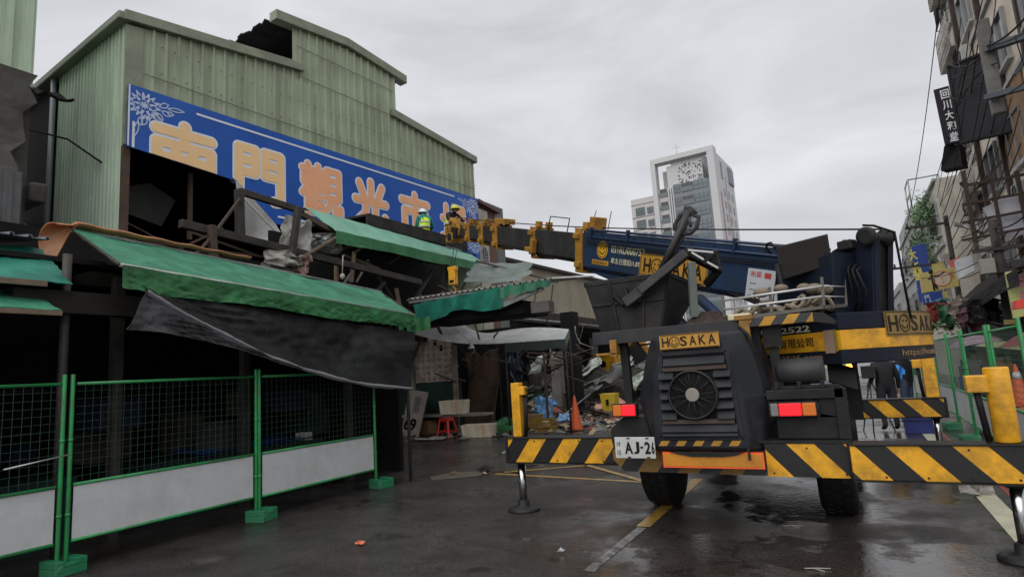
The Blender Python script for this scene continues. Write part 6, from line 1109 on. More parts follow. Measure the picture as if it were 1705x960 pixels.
# poles and wires
POLE = mat('dark_pole', (.05, .045, .042), .8, 0, .3, 3, dirt=(.1, .09, .08), dirt_amt=.4, streak=3)
def pole(label, x, y, h, arms, r=.13, extra=None):
    t = thing('utility_pole', label, 'utility pole', (x, y, 0)); mb = MB(); mb.tube([(x, y, 0), (x, y, h)], [r, r * .75], 12); mb.build('post', POLE, t)
    for z, w, off in arms:
        mb = MB(); mb.beam((x + off - w / 2, y - .12, z), (x + off + w / 2, y - .12, z), .1, .1)
        for k in range(4): mb.lathe((x + off - w / 2 + .1 + k * (w - .2) / 3, y - .12, z + .05), [(.04, 0), (.055, .05), (.03, .1), (.05, .14), (.02, .17)], n=8)
        mb.build('crossarm', POLE, t)
    return t
pA = pole('near utility pole with a grey box, in front of the pipe scaffold', 3.66, 20, 5.0, [(4.2, 1.5, .2), (3.6, 1.1, .3)])
mb = MB(); mb.box(3.2, 3.52, 19.7, 20, 3.55, 3.95); mb.build('junction_box', mat('pale_grey_box', (.28, .26, .23), .6), pA, bevel=.02); mb = MB(); mb.box(3.5, 3.8, 19.82, 19.86, 2.2, 2.32); mb.build('warning_band', SYE, pA)
pB = pole('far utility pole with a long crossarm beside the ivy building', 4.55, 34, 7.8, [(7.45, 1.7, -.8), (5.6, 2.4, -1.2)])
mb = MB(); mb.box(4.2, 4.4, 33.7, 33.9, 5.5, 6.0); mb.build('junction_box', mat('pale_grey_box', (.28, .26, .23)), pB)
st_ = thing('street_lamp', 'grey street lamp on a long curved arm in front of the ivy building', 'street lamp', (4.9, 26, 4.9)); mb = MB(); mb.tube([PY(1637, 388, 26), PY(1615, 380, 26), PY(1602, 376, 26)], .05, 8); mb.build('arm', mat('grey_lamp_metal', (.3, .3, .3), .4, .5), st_); mb = MB(); mb.loft([[PY(1602, 376, 26) + V((dx, dy, dz)) for dx, dy, dz in ((0, -.1, -.05), (0, .1, -.05), (0, .1, .05), (0, -.1, .05))], [PY(1588, 372, 26) + V((dx, dy, dz)) for dx, dy, dz in ((0, -.15, -.07), (0, .15, -.07), (0, .1, .06), (0, -.1, .06))]]); mb.build('lamp_head', mat('grey_lamp_metal', (.3, .3, .3)), st_)
cp = thing('concrete_beam_post', 'cut concrete post hanging in a knot of cables before the black billboard', 'post', PY(1660, 190, 22)); mb = MB(); mb.beam(PY(1634, 35, 22), PY(1664, 190, 22), .32, .3); mb.build('post', mat('old_concrete_post', (.2, .19, .18), .9, 0, .25, 4, dirt=(.08, .07, .06), dirt_amt=.7, bump=.4), cp, bevel=.03)
mb = MB(); mb.beam(PY(1642, 82, 21.8), PY(1740, 50, 21.0), .22, .2); mb.beam(PY(1640, 163, 21.8), PY(1740, 136, 21), .16, .16); mb.beam(PY(1690, 125, 21.5), PY(1712, 95, 21.5), .08, .08); mb.build('crossarm', mat('grey_blue_steel', (.09, .1, .115), .5, .3), cp, bevel=.01)
CABLE = mat('black_cable', (.012, .012, .013), .5)
def wire(pts, r=.012, label=None):
    mb = MB(); P = [V(p) for p in pts]; mb.tube(P, r, 5); return tag(mb.build('overhead_wire', CABLE, None), label, 'wire', 'overhead wires on the right')
def sagw(a, b, s, n=12): a, b = V(a), V(b); return [a.lerp(b, i / n) - V((0, 0, s * 4 * (i / n) * (1 - i / n))) for i in range(n + 1)]
K = PY(1640, 78, 21.8)
wire(sagw(PY(1566, -20, 20), PY(1507, 384, 34), .5), .014, 'long wire dropping past the black billboard to the far crossarm'); wire(sagw(PY(1640, -20, 18), PY(1524, 378, 34), .6), .014, 'second wire dropping behind the billboard to the far crossarm'); wire(sagw(PY(1660, -20, 18), PY(1645, 85, 21.8), .1), .012, 'wire coming down from above to the concrete post'); wire(sagw(K, PY(1730, 0, 19), .2), .03, 'thick black cable rising right from the knot of cables'); wire(sagw(K, PY(1740, 30, 19), .15), .022, 'second black cable rising right from the knot of cables')
wire(sagw(PY(1582, 108, 24), PY(1650, 70, 21.7), .35), .03, 'thick cable along the top of the black billboard'); wire(sagw(PY(1580, 160, 24), PY(1735, 105, 20), .6), .018, 'cable sagging across the middle of the black billboard'); wire(sagw(PY(1597, 175, 24), PY(1660, 105, 21.6), -.25), .02, 'pale cable curving up the black billboard'); wire([PY(1594, 100, 24), PY(1602, 120, 23), PY(1595, 150, 23.4), PY(1605, 152, 23), PY(1622, 138, 22.5), PY(1635, 140, 22.3)], .018, 'looped cable on the billboard'); wire([PY(1585, 130, 24), PY(1612, 118, 23), PY(1640, 98, 22), PY(1650, 108, 22), PY(1628, 125, 22.4), PY(1608, 130, 23)], .016, 'cable loop beside the concrete post'); wire(sagw(PY(1607, 165, 23), PY(1575, 320, 30), .3), .012, 'thin cable falling from the billboard toward the ivy'); wire(sagw(PY(1507, 386, 34), PY(1500, 460, 34), .0), .01, 'short wire between the two crossarms of the far pole'); wire(sagw(PY(1690, 60, 21), PY(1720, 130, 21), .5), .016, 'cable hanging at the right edge'); wire(sagw(PY(1575, 462, 33), PY(1700, 380, 20), .5), .018, 'cable between the two utility poles'); wire(sagw(PY(1510, 458, 34), PY(1640, 430, 20), .3), .014, 'lower cable between the two utility poles'); wire(sagw(PY(1655, 380, 20), PY(1730, 330, 17), .2), .02, 'cable leaving the near pole to the right'); wire(sagw(PY(1600, 268, 30), PY(1548, 352, 40), .4), .014, 'cable slanting down to the ivy roof')
for k in range(9):
    a = PY(1600 + 14 * k, 30 + 22 * k, 22 + (k % 3)); b = PY(1560 + 5 * k, 330 + 14 * k, 36 - k); wire(sagw(a, b, .3 + .12 * (k % 4)), .012 + .003 * (k % 3), ['first', 'second', 'third', 'fourth', 'fifth', 'sixth', 'seventh', 'eighth', 'ninth'][k] + ' cable from the top of the long bundle running down the street facades')
for k in range(6):
    a = PY(1600 + 12 * k, 395 + 6 * k, 21); wire(sagw(a, PY(1650 + 14 * k, 360 + 12 * k, 20), .12 + .05 * k), .014, ['short slack cable on the scaffold left end', 'slack cable below the scaffold corner', 'slack cable beside the near pole top', 'slack cable crossing the near pole', 'slack cable right of the near pole', 'slack cable at the right edge by the scaffold'][k])
# service cables over the sky at left are on the hall itself
# ================================================================= distant tower block
tw = thing('apartment_tower', 'pale and slate grey apartment tower with a white portal frame on the skyline', 'apartment tower', (-30, 84, 0))
TWH = mat('tower_white_tile', (.50, .475, .455), .6, 0, .05, .3); TWF = mat('tower_white_frame', (.52, .52, .525), .5, 0, .05, .3); TSL = mat('tower_slate', (.19, .205, .235), .5, 0, .08, .3); TGL = mat('tower_glass', (.12, .155, .16), .15, 0, .25, .1); TDK = mat('tower_recess', (.1, .09, .1), .7)
TO = PD(1187, 249, 135); e1 = V((math.cos(rad(-4)), math.sin(rad(-4)), 0)); en = V((e1.y, -e1.x, 0)); fT0 = frame(V((TO.x, TO.y, 0)), e1, (0, 0, 1)); fT = lambda x, y, z=0: fT0(x * 1.15, y, z); H = TO.z
k_ = 1 / FWD.dot(V((0, 1, 0)).normalized()) if False else 1.0
def tb(m, name, x0, x1, z0, z1, d0, d1): # d: distance behind the front plane
    mb = MB(); mb.hexa([fT(x, z, -d) for z in (z0, z1) for x, d in ((x0, d0), (x1, d0), (x1, d1), (x0, d1))]); return mb.build(name, m, tw)
hw = H - 7.3; rw = H - 6.1
tb(TWH, 'wing', -17.9, -12.9, 0, hw, .5, 16); tb(TWH, 'core', -12.8, -.05, 0, rw, .9, 17); tb(TSL, 'slate_front', -8.7, -1.35, 0, rw + .02, .35, .9)
tb(TWF, 'frame_post', -1.3, 0, 0, H - .01, 0, 17.2); tb(TWF, 'frame_post', -12.85, -11.9, 0, H - .01, 0, 2.2); tb(TWF, 'frame_beam', -12.85, 0, H, H + 1.15, -.02, 2.6)
tb(mat('tower_grey_plant', (.2, .19, .2), .6), 'plant_room', -11.0, -4, H - 6.1, H + 3.0, 9, 15); scrn = tb(TWF, 'roof_screen', -9.9, -2.7, rw, rw + 5.2, 1.3, 1.7); tb(mat('tower_grey_beige', (.36, .34, .31), .6), 'roof_room', -11.0, -2.9, rw, rw + 4.4, 2.2, 8)
mb = MB(); r_ = random.Random(2)
for k in range(90): x = -7.6 + r_.random() * 4.7; z = rw + .3 + r_.random() * 4.6; mb.obox(fT(x, z, -1.25), (r_.uniform(.2, .5), .1, .15), e1 * math.cos(k) + V((0, 0, 1)) * math.sin(k), en)
mb.build('screen_pattern', TDK, scrn)
def tower_window(fm, x0, x1, z, h, d, m, name, bal=False, fr=TWF, n_=None):
    mb = MB(); plate(mb, fm, x0, z, x1 - x0, h, d, .04); w_ = mb.build(name, m, tw); n_ = n_ or (3 if x1 - x0 > 1.6 else 2); mb = MB()
    for k in range(n_ + 1): plate(mb, fm, x0 + (x1 - x0 - .09) * k / n_, z, .09, h, d + .05, .05)
    plate(mb, fm, x0, z + h * .45, x1 - x0, .09, d + .055, .05); plate(mb, fm, x0, z, x1 - x0, .09, d + .055, .05); mb.build('frame', fr, w_)
    if bal: mb = MB(); plate(mb, fm, x0 - .03, z, x1 - x0 + .06, h * .5, d + .13, .06); mb.build('balustrade', TGL, w_)
FLH = 3.1; GR = mat('tower_window_frame', (.12, .13, .15), .5)
for i in range(12):
    z = H - 8.0 - i * FLH
    if z < 8: break
    tower_window(fT, -4.5, -1.8, z, 2.1, -.34, TGL, 'window', False, GR); tower_window(fT, -7.0, -4.7, z, 2.0, -.34, TDK, 'balcony', True, GR, 2); tower_window(fT, -8.55, -7.3, z, 2.1, -.34, TGL, 'window', False, GR); tower_window(fT, -11.7, -10.0, z - .1, 1.9, -.89, TDK, 'balcony', True, TWF, 1)
    zw = hw - 4.2 - i * FLH; tower_window(fT, -17.0, -15.0, zw, 2.0, -.49, TGL, 'window', False, GR); tower_window(fT, -14.5, -13.2, zw + .1, 1.6, -.49, TGL, 'window', False, GR)
    mb = MB(); plate(mb, fT, -17.9, zw + 2.7, 5.0, .12, -.49, .06); mb.build('floor_line', TDK, tw)
mb = MB(); [plate(mb, fT, -9.8 + .45 * k, 0, .22, rw - .4, -.88, .5) for k in range(3)]; mb.build('fin', TWF, tw)
fS0 = frame(V((TO.x, TO.y, 0)) + e1 * .003, -en, (0, 0, 1)); fS = lambda x, y, z=0: fS0(x, y, z)
for i in range(12):
    z = H - 9.2 - i * FLH
    if z < 8: break
    for x0, x1 in ((6.0, 7.2), (10.0, 11.2), (13.6, 14.8)): tower_window(fS, x0, x1, z, 1.7, 0, TGL, 'window', False, TWF)
mb = MB(); plate(mb, fS, 2.8, 0, 1.0, H - 9, .0, .05); plate(mb, fS, 8.6, 0, .5, H - 4, 0, .05); mb.build('tile_stripe', mat('tower_red_tile', (.36, .2, .19), .6), tw); mb = MB(); plate(mb, fS, 12.0, H - 5, 4.4, 4.0, 0, .3); plate(mb, fS, 5.0, H - 5.4, 1.3, 4, 0, .1); mb.build('slate_patch', TSL, tw)
mb = MB(); mb.tube([fT(-7.6, H + 1.1, -2), fT(-7.6, H + 4.2, -2)], .05, 5); mb.tube([fT(-8.3, H + 3.4, -2), fT(-6.9, H + 3.4, -2)], .04, 5); mb.build('antenna', FRAME, tw)
# low houses closing the view at the far end
r_ = random.Random(8)
for k, (x, w, hh, lb) in enumerate(((-62, 14, 6.5, 'low pale house far behind the warehouse'), (-46, 12, 7.2, 'low grey house far behind the lane'), (-33, 11, 6.2, 'low beige house at the foot of the tower'), (-21, 12, 6.8, 'low cream house far behind the rubble'), (-10, 8, 6.0, 'low grey white house behind the crane far away'))):
    t = thing('distant_house', lb, 'house', (x + w / 2, 98, 0)); y = 92 + 3 * (k % 2); mb = MB(); mb.box(x, x + w, y, y + 10, 0, hh); mb.build('wall', (TILE3, TILE2, TILE)[k % 3], t); mb = MB(); mb.box(x - .3, x + w + .3, y - .3, y + 10.3, hh, hh + .25); mb.build('roof', mat('dark_grey_roof', (.08, .085, .09)), t)
    for i in range(4):
        for z in (1.2, 4.0):
            mb = MB(); q = x + w * (i + .3) / 4.2; mb.box(q, q + w * .12, y - .06, y - .01, z, z + 1.4); mb.build('window', GLASS, t)
# ================================================================= people
def human(name, label, loc, rz, cols, pose=None, height=1.7, extra=None, simple_hands=False):
    """one continuous skinned body; joints in metres for a 1.7 m figure, x to its right, y ahead"""
    J = dict(pel=(0, 0, .95), spi=(0, 0, 1.12), che=(0, .01, 1.34), nec=(0, 0, 1.46), hb=(0, .015, 1.53), ht=(0, .02, 1.64), shl=(-.18, 0, 1.40), shr=(.18, 0, 1.40), ell=(-.25, -.02, 1.13), elr=(.25, -.02, 1.13), wrl=(-.26, .06, .9), wrr=(.26, .06, .9), hal=(-.26, .09, .83), har=(.26, .09, .83), hil=(-.095, 0, .9), hir=(.095, 0, .9), knl=(-.11, .02, .5), knr=(.11, .02, .5), anl=(-.115, -.02, .1), anr=(.115, -.02, .1), tol=(-.13, .15, .045), tor=(.13, .15, .045))
    if pose: J.update(pose)
    Rr = dict(pel=.15, spi=.14, che=.155, nec=.062, hb=.075, ht=.095, shl=.085, shr=.085, ell=.055, elr=.055, wrl=.036, wrr=.036, hal=.038, har=.038, hil=.105, hir=.105, knl=.072, knr=.072, anl=.05, anr=.05, tol=.042, tor=.042)
    if extra and 'r' in extra: Rr.update(extra['r'])
    E_ = [('pel', 'spi'), ('spi', 'che'), ('che', 'nec'), ('nec', 'hb'), ('hb', 'ht'), ('che', 'shl'), ('shl', 'ell'), ('ell', 'wrl'), ('wrl', 'hal'), ('che', 'shr'), ('shr', 'elr'), ('elr', 'wrr'), ('wrr', 'har'), ('pel', 'hil'), ('hil', 'knl'), ('knl', 'anl'), ('anl', 'tol'), ('pel', 'hir'), ('hir', 'knr'), ('knr', 'anr'), ('anr', 'tor')]
    ks = list(J); me = bpy.data.meshes.new(name); me.from_pydata([J[k] for k in ks], [(ks.index(a), ks.index(b)) for a, b in E_], []); o = bpy.data.objects.new(name, me); COL.objects.link(o)
    md = o.modifiers.new('skin', 'SKIN'); md.use_smooth_shade = True
    for i, k in enumerate(ks): sv = me.skin_vertices[0].data[i]; sv.radius = (Rr[k], Rr[k] * (.8 if k in ('pel', 'spi', 'che') else 1)); sv.use_root = (k == 'pel')
    o.modifiers.new('sub', 'SUBSURF').levels = 2; bpy.context.view_layer.update()
    dg = bpy.context.evaluated_depsgraph_get(); nm = bpy.data.meshes.new_from_object(o.evaluated_get(dg)); bpy.data.objects.remove(o); bpy.data.meshes.remove(me)
    mb = MB(); mb.add([v.co.copy() for v in nm.vertices], [tuple(p.vertices) for p in nm.polygons], True); bpy.data.meshes.remove(nm)
    for s_ in ('l', 'r'): # fingers curl from the palm
        w, h_ = V(J['wr' + s_]), V(J['ha' + s_]); d = (h_ - w).normalized(); sdv = d.cross(V((1, 0, 0))).normalized(); cv = d.cross(sdv)
        for k in range(4): b = h_ + sdv * (-.03 + .02 * k); L_ = (.055, .065, .062, .05)[k]; mb.tube([b, b + d * L_ * .6, b + d * L_ * .95 + cv * .02], [.011, .01, .007], 6)
        b = w.lerp(h_, .6) - sdv * .03; mb.tube([b, b - sdv * .025 + d * .025, b - sdv * .025 + d * .055], [.012, .011, .008], 6)
    hd = V(J['hb']).lerp(V(J['ht']), .45); mb.ball(hd + V((0, .088, -.01)), .018, 8, (.8, 1.2, 1.3))
    for s_ in (-1, 1): mb.ball(hd + V((s_ * .082, 0, 0)), .024, 8, (.5, .8, 1.3)); mb.ball(hd + V((s_ * .032, .078, .02)), .012, 6)
    mb.ball(hd + V((0, .08, -.045)), .02, 8, (1.3, .5, .4))
    seg = {'head': (('nec', 'hb'), ('hb', 'ht')), 'torso': (('pel', 'spi'), ('spi', 'che'), ('che', 'shl'), ('che', 'shr'), ('che', 'nec')), 'arm': (('shl', 'ell'), ('ell', 'wrl'), ('shr', 'elr'), ('elr', 'wrr')), 'hand': (('wrl', 'hal'), ('wrr', 'har')), 'leg': (('pel', 'hil'), ('pel', 'hir'), ('hil', 'knl'), ('knl', 'anl'), ('hir', 'knr'), ('knr', 'anr')), 'shoe': (('anl', 'tol'), ('anr', 'tor'))}
    def dist(p, a, b): a, b = V(J[a]), V(J[b]); t = max(0, min(1, (p - a).dot(b - a) / max(1e-9, (b - a).length_squared))); return (p - a.lerp(b, t)).length
    order = ['head', 'torso', 'arm', 'hand', 'leg', 'shoe']; idx = []
    for f_ in mb.f:
        c = sum((mb.v[i] for i in f_), V()) / len(f_); idx.append(min(range(6), key=lambda q: min(dist(c, a, b) for a, b in seg[order[q]]) - (.03 if order[q] == 'torso' else 0)))
    SK = mat('skin', (.42, .24, .17), .55); ms = [SK, cols['top'], cols.get('arm', cols['top']), cols.get('hand', SK), cols['leg'], cols.get('shoe', INK)]
    k_ = height / 1.7; mb.v = [p * k_ for p in mb.v]
    t = thing(name, label, 'person', (0, 0, 0)); body = mb.build('body', None, t, mats=ms, fmat=idx, fix=False)
    if extra and 'add' in extra: extra['add'](t, J, k_)
    else:
        q = MB(); c = (V(J['hb']).lerp(V(J['ht']), .6)) * k_; q.ball(c + V((0, -.012, .03)), .103 * k_, 14, (.95, 1, .95)); q.build('hair', mat('black_hair', (.015, .013, .012), .5), t)
    t.location = loc; t.rotation_euler = (0, 0, rz); return t
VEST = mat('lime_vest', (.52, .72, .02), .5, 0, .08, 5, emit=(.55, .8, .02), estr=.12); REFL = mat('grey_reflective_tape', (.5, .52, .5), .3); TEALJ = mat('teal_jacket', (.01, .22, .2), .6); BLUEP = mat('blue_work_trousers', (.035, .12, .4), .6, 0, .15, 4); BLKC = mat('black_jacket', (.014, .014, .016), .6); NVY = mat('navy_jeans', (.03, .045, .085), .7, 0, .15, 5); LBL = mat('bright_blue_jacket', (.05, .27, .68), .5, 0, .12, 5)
def worker_kit(hel, vest=True):
    def add(t, J, k):
        c = V(J['hb']).lerp(V(J['ht']), .62) * k; q = MB(); q.lathe(c, [(.125, .0), (.122, .02), (.108, .07), (.07, .115), (.02, .13)], n=20); q.lathe(c, [(.15, -.008), (.152, .004), (.12, .012)], n=20); q.build('helmet', hel, t)
        q = MB(); q.ring(c - V((0, 0, .03)), (0, 0, 1), .105, .012, 20, 5); q.build('helmet_strap', INK, t)
        sp, ch_ = V(J['spi']) * k, V(J['che']) * k
        q = MB(); q.lathe((sp.x, sp.y, sp.z - .14), [(.178, 0), (.172, .16), (.182, .3), (.17, .385), (.09, .44)], n=24); v = q.build('vest', VEST, t); v.scale = (1.0, .82, 1)
        q = MB()
        for z, r in ((-.02, .181), (.12, .187)): q.lathe((sp.x, sp.y, sp.z + z), [(r, 0), (r + .004, .005), (r + .004, .045), (r, .05)], n=24)
        a = q.build('reflective_band', REFL, t); a.scale = (1.0, .82, 1)
        q = MB(); q.lathe((sp.x, sp.y, sp.z - .06), [(.186, 0), (.192, .005), (.192, .03), (.186, .035)], n=24); q.tube([(-.12, -.155, ch_.z + .05), (.05, -.16, sp.z + .05), (.14, -.12, sp.z - .04)], .012, 6); a = q.build('harness', INK, t); a.scale = (1, .82, 1)
    return add
wp = PD(707, 388, 18.2); wp.z -= .95
human('person', 'worker in white helmet, lime vest and blue trousers standing on the upper awning roof', wp, rad(62), dict(top=TEALJ, leg=BLUEP), dict(elr=(.32, .12, 1.18), wrr=(.34, .36, 1.12), har=(.34, .44, 1.12), ell=(-.22, .08, 1.12), wrl=(-.16, .3, 1.05), hal=(-.15, .37, 1.05), hb=(.0, .06, 1.53), ht=(.0, .10, 1.63)), 1.72, dict(add=worker_kit(mat('white_helmet', (.75, .76, .78), .3))))
w2 = PD(750, 392, 17.6); w2.z = wp.z + .42
human('person', 'worker in dark clothes, lime vest and yellow helmet crouching at the boom tip', w2, rad(250), dict(top=BLKC, leg=NVY), dict(pel=(0, 0, .45), spi=(0, .07, .62), che=(0, .17, .82), nec=(0, .24, .93), hb=(0, .28, .98), ht=(0, .33, 1.08), shl=(-.18, .18, .87), shr=(.18, .18, .87), ell=(-.25, .34, .68), elr=(.25, .34, .68), wrl=(-.18, .52, .66), wrr=(.18, .52, .66), hal=(-.17, .59, .66), har=(.17, .59, .66), hil=(-.1, .02, .42), hir=(.1, .02, .42), knl=(-.15, .36, .46), knr=(.15, .36, .46), anl=(-.13, .06, .1), anr=(.13, .06, .1), tol=(-.14, .22, .045), tor=(.14, .22, .045)), 1.62, dict(add=worker_kit(mat('yellow_helmet', (.6, .6, .03), .3))))
human('person', 'man in black jacket and dark trousers beside a tripod behind the front outrigger', (.53, 15.6, 0), rad(15), dict(top=BLKC, leg=mat('charcoal_trousers', (.03, .028, .035), .7)), dict(wrl=(-.3, .12, .95), hal=(-.3, .17, .9), knl=(-.12, .05, .5)), 1.72, dict(r=dict(pel=.17, spi=.18, che=.19, hil=.125, hir=.125)))
human('person', 'man in bright blue jacket and jeans behind the crane counterweight', (1.0, 17.2, 0), rad(55), dict(top=BLKC, arm=LBL, leg=NVY), dict(ell=(-.27, .02, 1.14), wrl=(-.12, .25, 1.08), hal=(-.05, .27, 1.08), elr=(.27, .02, 1.14), wrr=(.12, .26, 1.1), har=(.05, .28, 1.1)), 1.72, dict(r=dict(pel=.19, spi=.19, che=.19)))
tp = thing('camera_tripod', 'black camera tripod with a camera beside the man in black', 'tripod', (.25, 15.5, 0)); mb = MB(); [mb.tube([(.25, 15.5, 1.15), (.25 + .35 * math.cos(a), 15.5 + .35 * math.sin(a), 0)], .014, 6) for a in (.3, 2.4, 4.5)]; mb.build('leg', BLKM, tp); mb = MB(); mb.box(.1, .38, 15.36, 15.6, 1.15, 1.42); mb.cyl((.24, 15.6, 1.3), (.24, 15.82, 1.3), .06); mb.build('camera', BLKM, tp, bevel=.02)
def umbrella(label, x, y, z, r, m, tilt=.1):
    t = thing('umbrella', label, 'umbrella', (x, y, z)); mb = MB(); n = 8
    def fn(u, v): a = 2 * math.pi * u; k = abs(((u * n) % 1) - .5) * 2; rr = r * v * (1 - .06 * (1 - k)); return (x + rr * math.cos(a), y + rr * math.sin(a), z + .36 * r * (1 - v ** 1.8) + tilt * rr * math.cos(a) - .03 * (1 - k) * 0)
    mb.grid(fn, 48, 8); mb.build('canopy', m, t, solid=.004); mb = MB(); mb.tube([(x, y, z + .36 * r), (x, y, z - .75)], .009, 6); mb.tube([(x, y, z - .75), (x, y, z - .85)], .016, 6); [mb.tube([(x, y, z + .34 * r), (x + r * .97 * math.cos(a), y + r * .97 * math.sin(a), z + tilt * r * math.cos(a))], .004, 4) for a in [2 * math.pi * k / 8 for k in range(8)]]; mb.build('shaft', BLKM, t)
hold = dict(elr=(.26, .12, 1.18), wrr=(.16, .28, 1.3), har=(.15, .3, 1.36))
umbrella('pale pink umbrella over a walker behind the right fence', 2.75, 19.5, 1.75, .62, cloth_mat('pink_umbrella_cloth', (.55, .4, .5), bump=0), .12); human('person', 'walker in grey coat under the pale pink umbrella behind the right fence', (2.7, 19.55, 0), rad(160), dict(top=mat('grey_coat', (.2, .19, .19), .7), leg=BLKC), hold, 1.6)
umbrella('pale yellow green umbrella behind the right fence', 2.95, 17.3, 1.6, .5, cloth_mat('lime_umbrella_cloth', (.42, .46, .25), bump=0), -.2); human('person', 'walker in an ochre top under the yellow green umbrella behind the right fence', (2.9, 17.4, 0), rad(200), dict(top=mat('ochre_top', (.35, .2, .07), .7), leg=NVY), hold, 1.52)
umbrella('red umbrella shaped parasol at the right edge behind the fence', 3.25, 14.6, 1.72, .85, cloth_mat('red_umbrella_cloth', (.28, .03, .03), bump=0), .1)

# ================================================================= small things on the ground
OR = mat('cone_orange', (.68, .11, .025), .5, 0, .12, 5, dirt=(.25, .06, .03), dirt_amt=.5)
def cone(label, x, y, h=1.0, r=.2, bands=False):
    t = thing('traffic_cone', label, 'traffic cone', (x, y, 0)); mb = MB(); mb.lathe((x, y, .04), [(r, 0), (r * .95, .03), (r * .16, h - .06), (r * .12, h - .04)], n=22); mb.build('cone', OR, t); mb = MB(); mb.box(x - r * 1.25, x + r * 1.25, y - r * 1.25, y + r * 1.25, 0, .04); mb.build('base', BLKM if not bands else OR, t, bevel=.01)
    if bands: mb = MB(); [mb.lathe((x, y, z), [(r * .95 - (z / h) * r * .8 + .004, 0), (r * .95 - ((z + .12) / h) * r * .8 + .004, .12)], n=22) for z in (h * .4, h * .65)]; mb.build('reflective_band', mat('white_band', (.7, .7, .7), .3), t)
cone('tall plain orange traffic cone in the lane mouth left of the truck', -7.2, 16.3, 1.0, .2); cone('orange traffic cone with white bands on a drum behind the right fence', 2.55, 14.2, .0001 + .75, .16, True)
bpy.data.objects['traffic_cone.001'].location.z = .58
mb = MB(); mb.lathe((2.55, 14.2, 0), [(.2, 0), (.22, .1), (.2, .3), (.22, .5), (.2, .575)], n=20); tag(mb.build('plastic_drum', mat('faded_orange_drum', (.45, .1, .06), .6, 0, .2, 3), None), 'faded orange drum under the banded cone behind the right fence', 'drum')
STY = mat('stained_foam', (.82, .77, .64), .75, 0, .1, 3, dirt=(.6, .3, .08), dirt_amt=.95, dirt_scale=2.2, streak=2.5, bump=.1)
def foam_box(label, x, y, w, d, h, rz, z=0, lid=True):
    mb = MB(); ax, ay = V((math.cos(rz), math.sin(rz), 0)), V((-math.sin(rz), math.cos(rz), 0)); c = V((x, y, z))
    r0 = [c + ax * (i * w * .46) + ay * (j * d * .46) for i, j in ((-1, -1), (1, -1), (1, 1), (-1, 1))]; r1 = [c + ax * (i * w * .5) + ay * (j * d * .5) + V((0, 0, h)) for i, j in ((-1, -1), (1, -1), (1, 1), (-1, 1))]; r2 = [c + ax * (i * w * .45) + ay * (j * d * .42) + V((0, 0, h)) for i, j in ((-1, -1), (1, -1), (1, 1), (-1, 1))]; r3 = [p - V((0, 0, h * .75)) for p in r2]
    mb.loft([r0, r1, r2, r3]); tag(mb.build('foam_box', STY, None, bevel=.012), label, 'foam box', 'stained foam fish boxes')
foam_box('stained cream foam box resting on a ledge above the red stool', -11.05, 15.75, .85, .5, .42, .1, .62); foam_box('stained cream foam box on the ground right of the red stool', -9.7, 15.0, .95, .5, .36, .25)
sx, sy = -10.95, 15.15; sp_ = thing('plastic_stool', 'red plastic stool in front of the foam box', 'stool', (sx, sy, 0)); RP = mat('red_plastic', (.6, .035, .025), .35, 0, .08); mb = MB(); mb.box(sx - .17, sx + .17, sy - .17, sy + .17, .52, .56); mb.box(sx - .18, sx + .18, sy - .18, sy + .18, .45, .52); mb.build('seat', RP, sp_, bevel=.02)
for i, j in ((-1, -1), (1, -1), (1, 1), (-1, 1)): mb = MB(); mb.beam((sx + i * .15, sy + j * .15, .47), (sx + i * .22, sy + j * .22, 0), .07, .05); mb.build('leg', RP, sp_, bevel=.008)
mb = MB(); [mb.beam((sx + a * .2, sy + b * .2, .16), (sx + c * .2, sy + d * .2, .16), .03, .04) for a, b, c, d in ((-1, -1, 1, -1), (1, -1, 1, 1), (1, 1, -1, 1), (-1, 1, -1, -1))]; mb.build('stretcher', RP, sp_)
cb = thing('cardboard_sheet', 'large flattened cardboard carton printed 69 leaning at the end of the fence', 'cardboard', (-11.4, 14, 0)); q = [PZ(668, 724), PZ(696, 728), PY(712, 653, PZ(696, 728).y + .35), PY(680, 648, PZ(668, 724).y + .3)]
mb = MB(); mb.prism(q, (-.05, .12, 0)); mb.build('sheet', mat('grey_cardboard', (.46, .4, .36), .85, 0, .1, 3, dirt=(.16, .13, .11), dirt_amt=.5), cb); fc = frame(q[0] + V((0, -.004, 0)), q[1] - q[0], q[3] - q[0]); cwid = (q[1] - q[0]).length; chh = (q[3] - q[0]).length
mb = MB(); txt(mb, '69', fc, cwid * .08, chh * .12, cwid * .7, chh * .26, .004, .006, .03); mb.build('lettering', INK, cb); mb = MB(); [plate(mb, fc, cwid * .45, chh * (.52 + .05 * k), cwid * (.4 if k % 2 else .3), chh * .02, .004, .005) for k in range(7)]; mb.build('print', mat('grey_print', (.2, .21, .23)), cb)
for nm, lb, c_, x, y, r, h in (('plastic_tub', 'tipped lime green plastic tub at the far end of the fence', (.3, .36, .12), *PZ(654, 722).xy, .16, .3), ('plastic_tub', 'dark green tub in front of the cardboard carton', (.07, .085, .06), *PZ(674, 716).xy, .2, .4)):
    mb = MB(); ax = V((.6, -.3, .5)) if 'tipped' in lb else V((0, 0, 1)); mb.lathe((x, y, .12 if 'tipped' in lb else 0), [(r * .75, 0), (r, h), (r * .92, h), (r * .7, .03)], ax, 18); tag(mb.build(nm, mat(nm + str(c_[0]), c_, .5), None), lb, 'tub')
CARD = mat('brown_cardboard', (.33, .2, .1), .85, 0, .12, 3, dirt=(.18, .1, .05), dirt_amt=.5)
